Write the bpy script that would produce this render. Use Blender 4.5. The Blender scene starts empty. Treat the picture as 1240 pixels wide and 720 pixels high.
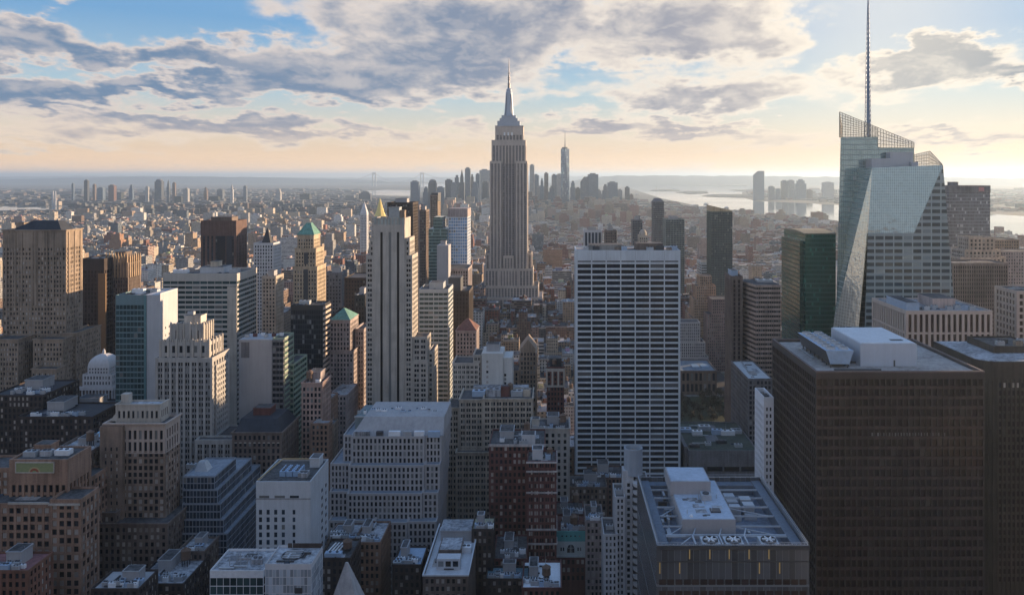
import bpy, math, random
import numpy as np
R = math.radians
random.seed(7)
rng = np.random.default_rng(11)
SC = bpy.context.scene
COL = SC.collection

# ---------------------------------------------------------------- camera
F, CX, HY, H = 984.0, 670.0, 213.0, 260.0      # focal length / vanishing point of the level camera, eye height in metres
cam = bpy.data.objects.new('camera', bpy.data.cameras.new('camera'))
COL.objects.link(cam)
cam.location = (0, 0, H)
cam.rotation_euler = (R(90), 0, 0)
cam.data.sensor_width = 36
cam.data.lens = F / 1240 * 36
cam.data.shift_x = (620 - CX) / 1240
cam.data.shift_y = (HY - 360) / 1240
cam.data.clip_start = 1
cam.data.clip_end = 200000
SC.camera = cam

# ---------------------------------------------------------------- sun, sky, exposure
SUN_AZ, SUN_EL = 57, 9.5                       # degrees to the side of the view direction, above the horizon
sun = bpy.data.objects.new('sun', bpy.data.lights.new('sun', 'SUN'))
COL.objects.link(sun)
sun.data.energy = 4.6
sun.data.color = (1.0, .70, .43)
sun.data.angle = R(.6)
sun.rotation_euler = (R(90 - SUN_EL), 0, R(180 - SUN_AZ))
SC.view_settings.view_transform = 'Standard'
SC.view_settings.look = 'None'
SC.view_settings.exposure = 1.15
SC.view_settings.gamma = 1
SC.cycles.max_bounces = 4
SC.cycles.diffuse_bounces = 2
SC.cycles.glossy_bounces = 2
SC.cycles.transparent_max_bounces = 12
SC.cycles.volume_bounces = 0
SC.cycles.caustics_reflective = False
SC.cycles.caustics_refractive = False
SC.cycles.sample_clamp_indirect = 4


class NT:
    """tiny node-tree helper"""
    def __init__(s, tree):
        s.t = tree
        s.n, s.l = tree.nodes, tree.links

    def node(s, typ, **kw):
        n = s.n.new(typ)
        for k, v in kw.items():
            setattr(n, k, v)
        return n

    def put(s, sock, v):
        if isinstance(v, bpy.types.NodeSocket):
            s.l.new(v, sock)
        else:
            sock.default_value = v

    def m(s, op, a, b=0.0, c=None, clamp=False):
        n = s.node('ShaderNodeMath', operation=op, use_clamp=clamp)
        s.put(n.inputs[0], a)
        s.put(n.inputs[1], b)
        if c is not None:
            s.put(n.inputs[2], c)
        return n.outputs[0]

    def step(s, x, lo, hi, a=0.0, b=1.0):
        n = s.node('ShaderNodeMapRange', interpolation_type='SMOOTHSTEP')
        s.put(n.inputs[0], x)
        for i, v in enumerate((lo, hi, a, b)):
            s.put(n.inputs[i + 1], v)
        return n.outputs[0]

    def mix(s, f, a, b, mode='MIX'):
        n = s.node('ShaderNodeMix', data_type='RGBA', blend_type=mode)
        s.put(n.inputs[0], f)
        s.put(n.inputs[6], a if isinstance(a, bpy.types.NodeSocket) else (*a, 1)[:4])
        s.put(n.inputs[7], b if isinstance(b, bpy.types.NodeSocket) else (*b, 1)[:4])
        return n.outputs[2]

    def noise(s, vec, scale, detail=4, rough=.55, dim='3D', dist=0.0):
        n = s.node('ShaderNodeTexNoise', noise_dimensions=dim)
        s.put(n.inputs['Vector'], vec)
        n.inputs['Scale'].default_value = scale
        n.inputs['Detail'].default_value = detail
        n.inputs['Roughness'].default_value = rough
        n.inputs['Distortion'].default_value = dist
        return n.outputs['Fac']

    def ramp(s, f, stops):
        n = s.node('ShaderNodeValToRGB')
        e = n.color_ramp.elements
        while len(e) < len(stops):
            e.new(.5)
        for i, (p, c) in enumerate(stops):
            e[i].position = p
            e[i].color = (*c, 1)
        s.put(n.inputs[0], f)
        return n.outputs[0]

    def xyz(s, a, b, c):
        n = s.node('ShaderNodeCombineXYZ')
        for i, v in enumerate((a, b, c)):
            s.put(n.inputs[i], v)
        return n.outputs[0]

    def sep(s, v):
        n = s.node('ShaderNodeSeparateXYZ')
        s.put(n.inputs[0], v)
        return n.outputs


def build_world():
    w = bpy.data.worlds.new('World')
    SC.world = w
    w.use_nodes = True
    t = NT(w.node_tree)
    t.n.clear()
    out = t.node('ShaderNodeOutputWorld')
    bg = t.node('ShaderNodeBackground')
    bg.inputs['Strength'].default_value = .05
    t.l.new(bg.outputs[0], out.inputs[0])
    sky = t.node('ShaderNodeTexSky', sky_type='NISHITA')
    sky.sun_disc = False
    sky.sun_elevation = R(SUN_EL)
    sky.sun_rotation = R(SUN_AZ)
    sky.altitude = 260
    d = t.node('ShaderNodeTexCoord').outputs['Generated']
    x, y, z = t.sep(d)
    az = t.m('ARCTAN2', x, y)
    el = t.m('ARCSINE', z)
    side = t.step(az, -.5, .45)
    # clear air: the physical sky, veiled towards the horizon by the evening's peach band
    gl_ = t.ramp(t.m('MULTIPLY', el, 2.5), [(0, (16.0, 9.8, 5.4)), (.035, (12.2, 8.2, 5.0)), (.075, (9.9, 7.2, 5.0)), (.15, (7.6, 7.0, 6.0)), (.25, (4.6, 6.3, 7.4)),
                                             (.45, (1.9, 4.2, 7.2)), (1, (2.6, 4.8, 8.4))])
    gr_ = t.ramp(t.m('MULTIPLY', el, 2.5), [(0, (15.0, 9.6, 5.6)), (.035, (11.8, 8.3, 5.4)), (.075, (10.3, 7.7, 5.5)), (.14, (8.4, 7.7, 6.5)), (.24, (5.2, 6.8, 7.6)),
                                             (.42, (2.2, 4.6, 7.6)), (1, (2.6, 4.8, 8.4))])
    clear = t.mix(.12, t.mix(side, gl_, gr_), sky.outputs[0])
    # cloud deck seen in perspective
    q = t.m('DIVIDE', 1.0, t.m('ADD', t.m('MAXIMUM', z, 0.0), .06))
    # angular cloud coordinates, finer towards the horizon
    uq = t.m('MULTIPLY', az, t.m('ADD', 5.5, t.m('MULTIPLY', q, .22)))
    vq = t.m('MULTIPLY', t.m('LOGARITHM', t.m('ADD', t.m('MAXIMUM', el, 0.0), .09), 2.718), 3.4)
    uv = t.xyz(uq, vq, 0.0)
    uvs = t.xyz(t.m('ADD', uq, .055), t.m('ADD', vq, .075), 0.0)
    n1 = t.noise(uv, 1.15, 6, .55, dist=.3)
    n2 = t.noise(uv, 3.3, 7, .56, dist=.25)
    n2s = t.noise(uvs, 3.3, 7, .56, dist=.25)
    n1s = t.noise(t.xyz(t.m('ADD', uq, .13), t.m('ADD', vq, .2), 0.0), 1.15, 6, .55, dist=.3)
    w1 = t.m('SUBTRACT', t.noise(uv, 2.0, 6, .58), .5)
    w2 = t.m('SUBTRACT', t.noise(t.xyz(uq, vq, 7.3), 2.4, 6, .58), .5)
    azw = t.m('ADD', az, t.m('MULTIPLY', w1, .22))
    elw = t.m('ADD', el, t.m('MULTIPLY', w2, .085))
    dens = t.m('ADD', t.m('MULTIPLY', n1, .5), t.m('MULTIPLY', n2, .42))
    BL = [  # banks of cloud and clear gaps: azimuth, elevation, spread, spread, amount  (read off as picture points)
        (25, 36, 66, 16, .40), (85, 2, 30, 9, .26), (95, 66, 150, 13, .30), (150, 112, 165, 16, .40), (10, 128, 60, 6, .22), (95, 131, 40, 5, .2),
        (270, 60, 90, 16, .24), (410, 100, 150, 18, .40), (500, 20, 160, 34, .26), (470, 66, 120, 22, .26), (590, 86, 70, 22, .20),
        (330, 158, 250, 10, .32), (190, 146, 110, 6, .20), (790, 156, 170, 10, .34), (60, 172, 90, 5, .2), (690, 30, 130, 40, .24), (860, 112, 110, 17, .36), (790, 128, 60, 8, .24), (900, 20, 110, 36, .34), (850, 62, 90, 14, .24),
        (1122, 72, 66, 22, .80), (1232, 90, 26, 9, .34), (1170, 165, 120, 8, .30), (1055, 124, 48, 10, .26), (930, 165, 60, 8, .14), (960, 88, 50, 9, .18),
        (200, 28, 150, 24, -.30), (330, 40, 60, 10, -.10), (1150, 16, 130, 24, -.46), (1140, 128, 130, 14, -.24), (640, 194, 900, 11, -.34),
        (110, 84, 170, 7, -.20), (330, 132, 260, 8, -.24), (1010, 55, 45, 48, -.26), (650, 128, 120, 10, -.20), (960, 142, 120, 7, -.2), (700, 84, 70, 10, -.16)]
    for px, py, rx, ry, a in BL:
        A0 = math.atan((px - CX) / F)
        E0 = math.atan((HY - py) / F * math.cos(A0))
        dx = t.m('DIVIDE', t.m('SUBTRACT', azw, A0), rx / F)
        dy = t.m('DIVIDE', t.m('SUBTRACT', elw, E0), ry / F)
        r2 = t.m('ADD', t.m('MULTIPLY', dx, dx), t.m('MULTIPLY', dy, dy))
        g = t.m('EXPONENT', t.m('MULTIPLY', r2, -1.0))
        dens = t.m('ADD', dens, t.m('MULTIPLY', g, a))
    mask = t.step(dens, .45, .61)
    core = t.step(dens, .53, .80)
    # lit by the low sun: bright edges on its side, blue-grey thick bellies; warmer and brighter towards the sun
    rim = t.step(t.m('SUBTRACT', n2, n2s), -.0, .11)
    rim = t.m('MULTIPLY', rim, t.m('SUBTRACT', 1.0, t.m('MULTIPLY', core, .72)))
    rim = t.m('MAXIMUM', rim, t.m('MULTIPLY', t.step(t.m('SUBTRACT', n1, n1s), .0, .15), .75))
    lit = t.mix(side, (7.6, 6.7, 6.2), (10.6, 9.4, 7.9))
    belly = t.mix(side, (1.5, 2.45, 3.9), (3.6, 3.5, 4.0))
    belly = t.mix(t.step(az, .32, .40), belly, (1.5, 2.2, 3.1))
    low = t.step(el, .03, .085, 1, 0)
    belly = t.mix(low, belly, (4.7, 4.2, 4.3))
    lit = t.mix(low, lit, (9.4, 7.6, 5.9))
    cl = t.mix(core, lit, belly)
    cl = t.mix(t.m('MULTIPLY', rim, .7), cl, lit)
    veil = t.m('MULTIPLY', t.step(dens, .36, .54), .34)
    c = t.mix(veil, clear, lit)
    c = t.mix(t.m('MULTIPLY', mask, .95), c, cl)
    # brightness of the veil round the sun's direction
    sv = (math.sin(R(22)) * math.cos(R(11)), math.cos(R(22)) * math.cos(R(11)), math.sin(R(11)))
    dot = t.m('ADD', t.m('ADD', t.m('MULTIPLY', x, sv[0]), t.m('MULTIPLY', y, sv[1])), t.m('MULTIPLY', z, sv[2]))
    glow = t.m('MULTIPLY', t.m('POWER', t.m('MAXIMUM', dot, 0.0), 75.0), .5)
    c = t.mix(glow, c, (11.5, 10.2, 8.4))
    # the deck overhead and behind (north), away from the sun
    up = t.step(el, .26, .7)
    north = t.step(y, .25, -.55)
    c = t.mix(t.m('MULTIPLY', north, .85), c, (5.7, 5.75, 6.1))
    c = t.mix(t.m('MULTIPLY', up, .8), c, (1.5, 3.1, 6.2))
    c = t.mix(1.0, c, (.9, .9, .9), 'MULTIPLY')
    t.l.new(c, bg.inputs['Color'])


build_world()

# ---------------------------------------------------------------- geometry helpers
def X(px, d):
    return (px - CX) * d / F


def Z(py, d):
    return H - (py - HY) * d / F


def G(px, py):
    """ground point seen at that place of the picture"""
    d = F * H / (py - HY)
    return X(px, d), d


class MB:
    def __init__(s):
        s.v, s.f, s.mi, s.c = [], [], [], []

    def box(s, x0, x1, y0, y1, z0, z1, mi=0, bottom=False):
        n = len(s.v)
        s.v += [(x0, y0, z0), (x1, y0, z0), (x1, y1, z0), (x0, y1, z0), (x0, y0, z1), (x1, y0, z1), (x1, y1, z1), (x0, y1, z1)]
        fs = [(n, n + 1, n + 5, n + 4), (n + 1, n + 2, n + 6, n + 5), (n + 2, n + 3, n + 7, n + 6), (n + 3, n, n + 4, n + 7), (n + 4, n + 5, n + 6, n + 7)]
        if bottom:
            fs.append((n + 3, n + 2, n + 1, n))
        s.f += fs
        s.mi += [mi] * len(fs)

    def frustum(s, a, b, z0, z1, mi=0):
        """a, b = (x0,x1,y0,y1) bottom and top rectangles"""
        n = len(s.v)
        for (x0, x1, y0, y1), z in ((a, z0), (b, z1)):
            s.v += [(x0, y0, z), (x1, y0, z), (x1, y1, z), (x0, y1, z)]
        s.f += [(n, n + 1, n + 5, n + 4), (n + 1, n + 2, n + 6, n + 5), (n + 2, n + 3, n + 7, n + 6), (n + 3, n, n + 4, n + 7), (n + 4, n + 5, n + 6, n + 7)]
        s.mi += [mi] * 5

    def cyl(s, cx, cy, prof, seg=12, mi=0, cap=True, a0=0.0):
        """lathe: prof = [(radius, z)...]"""
        n = len(s.v)
        for r, z in prof:
            for k in range(seg):
                a = a0 + 2 * math.pi * k / seg
                s.v.append((cx + r * math.cos(a), cy + r * math.sin(a), z))
        for j in range(len(prof) - 1):
            for k in range(seg):
                k2 = (k + 1) % seg
                s.f.append((n + j * seg + k, n + j * seg + k2, n + (j + 1) * seg + k2, n + (j + 1) * seg + k))
                s.mi.append(mi)
        if cap:
            s.f.append(tuple(n + (len(prof) - 1) * seg + k for k in range(seg)))
            s.mi.append(mi)

    def bar(s, p, q, w, mi=0):
        p, q = np.array(p, float), np.array(q, float)
        d = q - p
        L = np.linalg.norm(d)
        if L < 1e-6:
            return
        d /= L
        u = np.cross(d, (0, 0, 1.0))
        if np.linalg.norm(u) < 1e-3:
            u = np.array((1.0, 0, 0))
        u /= np.linalg.norm(u)
        v = np.cross(u, d)
        n = len(s.v)
        for e in (p, q):
            for a, b in ((-1, -1), (1, -1), (1, 1), (-1, 1)):
                s.v.append(tuple(e + u * a * w / 2 + v * b * w / 2))
        s.f += [(n, n + 1, n + 5, n + 4), (n + 1, n + 2, n + 6, n + 5), (n + 2, n + 3, n + 7, n + 6), (n + 3, n, n + 4, n + 7), (n + 4, n + 5, n + 6, n + 7), (n + 3, n + 2, n + 1, n)]
        s.mi += [mi] * 6

    def poly(s, pts, mi=0):
        n = len(s.v)
        s.v += [tuple(p) for p in pts]
        s.f.append(tuple(range(n, n + len(pts))))
        s.mi.append(mi)

    def prism(s, pts, z0, z1, mi=0):
        """vertical prism over a counter-clockwise plan outline"""
        n, k = len(s.v), len(pts)
        s.v += [(a, b, z0) for a, b in pts] + [(a, b, z1) for a, b in pts]
        for i in range(k):
            j = (i + 1) % k
            s.f.append((n + i, n + j, n + k + j, n + k + i))
        s.f.append(tuple(range(n + k, n + 2 * k)))
        s.mi += [mi] * (k + 1)

    def mesh(s, name, mats, off=(0, 0, 0)):
        me = bpy.data.meshes.new(name)
        v = s.v if off == (0, 0, 0) else [(a - off[0], b - off[1], c - off[2]) for a, b, c in s.v]
        me.from_pydata(v, [], s.f)
        for m in (mats if isinstance(mats, (list, tuple)) else [mats]):
            me.materials.append(m)
        if isinstance(mats, (list, tuple)) and len(mats) > 1:
            me.polygons.foreach_set('material_index', s.mi)
        me.update()
        return me


def add(name, data, parent=None, loc=(0, 0, 0)):
    o = bpy.data.objects.new(name, data)
    COL.objects.link(o)
    o.location = loc
    o.parent = parent
    return o


def tag(o, label=None, cat=None, group=None, kind=None):
    for k, v in (('label', label), ('category', cat), ('group', group), ('kind', kind)):
        if v:
            o[k] = v
    return o


# ---------------------------------------------------------------- materials
MATS = {}


def new_mat(name):
    m = bpy.data.materials.new(name)
    m.use_nodes = True
    t = NT(m.node_tree)
    b = m.node_tree.nodes['Principled BSDF']
    return m, t, b


def wall(name, col, var=.27, rough=.85, spec=.25):
    """masonry or painted wall: its colour with blotches and rain streaks"""
    if name in MATS:
        return MATS[name]
    m, t, b = new_mat(name)
    p = t.node('ShaderNodeNewGeometry').outputs['Position']
    x, y, z = t.sep(p)
    a = t.noise(p, .09, 4, .6)
    s = t.noise(t.xyz(t.m('MULTIPLY', x, 1.0), t.m('MULTIPLY', y, 1.0), t.m('MULTIPLY', z, .06)), .55, 3, .6)
    g = t.noise(p, 1.3, 2, .7)
    f = t.m('ADD', t.m('ADD', t.m('MULTIPLY', a, .38), t.m('MULTIPLY', s, .44)), t.m('MULTIPLY', g, .18))
    lo = tuple(c * (1 - var * 1.6) for c in col)
    hi = tuple(min(.9, c * (1 + var * 1.4)) for c in col)
    t.put(b.inputs['Base Color'], t.mix(t.step(f, .3, .7), lo, hi))
    b.inputs['Roughness'].default_value = rough
    b.inputs['Specular IOR Level'].default_value = spec
    MATS[name] = m
    return m


def glass(name, col, rough=.1, blind=.15, blindcol=(.26, .27, .27), spec=.36, metal=0.0):
    """window panes: dark, each pane a little different, some with a blind down"""
    if name in MATS:
        return MATS[name]
    m, t, b = new_mat(name)
    ri = t.node('ShaderNodeObjectInfo').outputs['Random']
    rp = t.node('ShaderNodeNewGeometry').outputs['Random Per Island']
    r = t.m('FRACT', t.m('ADD', t.m('MULTIPLY', ri, 7.13), t.m('MULTIPLY', rp, 3.7)))
    r2 = t.m('FRACT', t.m('MULTIPLY', r, 17.3))
    c = t.mix(r2, tuple(v * .6 for v in col), tuple(v * 1.5 for v in col))
    c = t.mix(t.m('LESS_THAN', r, blind), c, t.mix(r2, tuple(v * .5 for v in blindcol), blindcol))
    t.put(b.inputs['Base Color'], c)
    b.inputs['Roughness'].default_value = rough
    b.inputs['Specular IOR Level'].default_value = spec
    b.inputs['Metallic'].default_value = metal
    MATS[name] = m
    return m


def curtain(name, gcol, lcol, bu=1.5, bz=4.0, band=.3, line=.08, refl=.35, bandcol=None, rough=.08, wav=.0, var=.35, odd=.07):
    """curtain wall: panes, mullions and spandrel bands set out on the wall's own metres"""
    if name in MATS:
        return MATS[name]
    m, t, b = new_mat(name)
    geo = t.node('ShaderNodeNewGeometry')
    x, y, z = t.sep(geo.outputs['Position'])
    nx, ny, nz = t.sep(geo.outputs['True Normal'])
    isx = t.m('GREATER_THAN', t.m('ABSOLUTE', nx), t.m('ABSOLUTE', ny))
    u = t.m('ADD', t.m('MULTIPLY', isx, y), t.m('MULTIPLY', t.m('SUBTRACT', 1.0, isx), x))
    cu, cz = t.m('DIVIDE', u, bu), t.m('DIVIDE', z, bz)
    fu, fz = t.m('FRACT', cu), t.m('FRACT', cz)
    wn = t.node('ShaderNodeTexWhiteNoise', noise_dimensions='3D')
    t.put(wn.inputs[0], t.xyz(t.m('FLOOR', cu), t.m('FLOOR', cz), isx))
    r = wn.outputs['Value']
    g = t.mix(r, tuple(v * (1 - var) for v in gcol), tuple(v * (1 + var) for v in gcol))
    g = t.mix(t.m('LESS_THAN', r, odd), g, tuple(min(.5, v * 3 + .05) for v in gcol))
    isl = t.m('MAXIMUM', t.m('LESS_THAN', fu, line), t.m('LESS_THAN', fz, .05))
    isb = t.m('LESS_THAN', fz, band)
    c = t.mix(isb, g, bandcol or lcol)
    c = t.mix(isl, c, lcol)
    t.put(b.inputs['Base Color'], c)
    t.put(b.inputs['Roughness'], t.m('ADD', rough, t.m('MULTIPLY', t.m('MAXIMUM', isl, t.m('MULTIPLY', isb, .6)), .4)))
    t.put(b.inputs['Metallic'], t.m('MULTIPLY', t.m('SUBTRACT', 1.0, t.m('MAXIMUM', isl, isb)), refl))
    if wav:
        bp = t.node('ShaderNodeBump')
        bp.inputs['Strength'].default_value = wav
        bp.inputs['Distance'].default_value = 1.0
        t.put(bp.inputs['Height'], t.noise(geo.outputs['Position'], .25, 2, .5))
        t.l.new(bp.outputs[0], b.inputs['Normal'])
    MATS[name] = m
    return m


def plain(name, col, rough=.6, metal=0.0, emit=None, es=0.0):
    if name in MATS:
        return MATS[name]
    m, t, b = new_mat(name)
    p = t.node('ShaderNodeNewGeometry').outputs['Position']
    f = t.noise(p, .6, 3, .6)
    t.put(b.inputs['Base Color'], t.mix(f, tuple(c * .75 for c in col), tuple(min(.95, c * 1.25) for c in col)))
    b.inputs['Roughness'].default_value = rough
    b.inputs['Metallic'].default_value = metal
    if emit:
        b.inputs['Emission Color'].default_value = (*emit, 1)
        b.inputs['Emission Strength'].default_value = es
    MATS[name] = m
    return m


def city_mat():
    """small buildings: wall colour from the building, windows set out in the wall's own metres, tar or gravel on top"""
    m, t, b = new_mat('city_masonry')
    geo = t.node('ShaderNodeNewGeometry')
    P = geo.outputs['Position']
    x, y, z = t.sep(P)
    nx, ny, nz = t.sep(geo.outputs['True Normal'])
    at = t.node('ShaderNodeAttribute', attribute_name='Col')
    wc, a = at.outputs['Color'], at.outputs['Alpha']
    isx = t.m('GREATER_THAN', t.m('ABSOLUTE', nx), t.m('ABSOLUTE', ny))
    u = t.m('ADD', t.m('MULTIPLY', isx, y), t.m('MULTIPLY', t.m('SUBTRACT', 1.0, isx), x))
    bw = t.m('ADD', 2.3, t.m('MULTIPLY', a, 2.2))
    cu = t.m('DIVIDE', u, bw)
    cz = t.m('DIVIDE', z, t.m('ADD', 3.3, t.m('MULTIPLY', t.m('FRACT', t.m('MULTIPLY', a, 5.0)), .7)))
    fu, fz = t.m('FRACT', cu), t.m('FRACT', cz)
    inu = t.m('MULTIPLY', t.m('GREATER_THAN', fu, .27), t.m('LESS_THAN', fu, .73))
    inu = t.m('MAXIMUM', inu, t.m('GREATER_THAN', t.m('FRACT', t.m('MULTIPLY', a, 3.0)), .84))
    inz = t.m('MULTIPLY', t.m('GREATER_THAN', fz, .22), t.m('LESS_THAN', fz, .74))
    up = t.m('GREATER_THAN', nz, .5)
    win = t.m('MULTIPLY', t.m('MULTIPLY', inu, inz), t.m('SUBTRACT', 1.0, up))
    wn = t.node('ShaderNodeTexWhiteNoise', noise_dimensions='3D')
    t.put(wn.inputs[0], t.xyz(t.m('FLOOR', cu), t.m('FLOOR', cz), t.m('ADD', isx, a)))
    r = wn.outputs['Value']
    gl = t.mix(t.step(r, .72, .9), (.022, .028, .036), (.24, .24, .23))
    st = t.noise(P, .12, 4, .65)
    wc2 = t.mix(t.step(st, .3, .7), wc, (0.5, .48, .46), 'MULTIPLY')
    wc3 = t.mix(.55, wc, wc2)
    roof = t.mix(t.noise(P, .2, 4, .7), t.mix(t.m('FRACT', t.m('MULTIPLY', a, 11.0)), (.05, .05, .055), (.36, .36, .36)), (.16, .15, .15))
    c = t.mix(win, wc3, gl)
    c = t.mix(up, c, roof)
    t.put(b.inputs['Base Color'], c)
    t.put(b.inputs['Roughness'], t.m('SUBTRACT', .85, t.m('MULTIPLY', win, .65)))
    return m


CITY = city_mat()
W_TAN = wall('tan_brick', (.285, .225, .175))
W_BROWN = wall('brown_brick', (.165, .13, .112))
W_ORANGE = wall('orange_brick', (.285, .185, .135))
W_RED = wall('red_brick', (.135, .06, .054))
W_PINK = wall('pink_granite', (.40, .29, .25))
W_LIME = wall('grey_limestone', (.385, .37, .35), .15)
W_LIGHT = wall('light_limestone', (.44, .405, .36), .16)
W_CREAM = wall('cream_brick', (.40, .35, .29))
W_GREY = wall('grey_concrete', (.37, .37, .38), .08)
W_WHITE = wall('white_masonry', (.52, .53, .55), .08)
W_TRAV = wall('white_travertine', (.55, .60, .64), .10)
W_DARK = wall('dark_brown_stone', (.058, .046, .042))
W_BRONZE = wall('bronze_cladding', (.050, .039, .038), .2, .34, .5)
W_ESB = wall('tower_limestone', (.50, .44, .39), .1)
W_DKGREY = wall('dark_grey_stone', (.17, .17, .18))
W_MAUVE = wall('mauve_stone', (.34, .29, .28))
W_BEIGE = wall('beige_precast', (.52, .43, .37), .08)
SLATE = wall('dark_slate', (.035, .04, .05), .2, .6)
COPPER = wall('green_copper', (.13, .27, .225), .3)
GOLD = plain('gilded_roof', (.75, .58, .2), .4, .35)
TAR = wall('roof_tar', (.085, .085, .088), .55)
GRAVEL = wall('roof_gravel', (.36, .33, .31), .3)
PALE_ROOF = wall('pale_roof', (.32, .33, .35), .5)
METAL = plain('galvanised_metal', (.42, .45, .48), .45, .3)
STEEL_DK = plain('dark_steel', (.06, .065, .075), .5, .3)
WOOD = wall('tank_wood', (.17, .115, .085), .25)
WHITE_P = plain('white_paint', (.72, .74, .77), .6)
BLUE_P = plain('blue_grey_paint', (.33, .43, .55), .6)
G_DARK = glass('dark_panes', (.016, .020, .027))
G_BLUE = glass('blue_panes', (.03, .045, .065), blind=.06, metal=.15)
G_TEAL = glass('teal_panes', (.035, .068, .075), blind=.05, metal=.2)
G_BRONZE = glass('bronze_panes', (.028, .018, .018), blind=.03, blindcol=(.12, .1, .09), metal=.12, rough=.14)
G_BLIND = glass('panes_with_blinds', (.022, .024, .028), blind=.34, blindcol=(.50, .46, .42))
G_GREEN = glass('green_panes', (.04, .11, .085), blind=.05, metal=.3)

UNIT = {}


def unit_pane(mat):
    if mat.name not in UNIT:
        b = MB()
        b.box(-.5, .5, -.5, .5, -.5, .5, bottom=True)
        UNIT[mat.name] = b.mesh('window', mat)
    return UNIT[mat.name]


HEROES = []          # (px0, px1, pytop, d, name phrase) for occlusion and for naming neighbours
MAXWIN = 100


def st(mat, gl=G_DARK, bay=3.2, fl=3.8, ww=.5, wh=.55, r=.45, top=2.0, base=0.0, sub=1, ds=.08, dp=0.0, sp=None, edge=None, plain_sides=(), cor=0.0, roof=TAR, gap=.22):
    ww = ww * 1.08 if ww < .7 else ww
    wh = wh * 1.1 if wh < .66 else wh
    return dict(mat=mat, gl=gl, bay=bay, fl=fl, ww=ww, wh=wh, r=r, top=top, base=base, sub=sub, ds=ds, dp=dp, sp=sp, edge=edge, plain=plain_sides, cor=cor, roof=roof, gap=gap)


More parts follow.
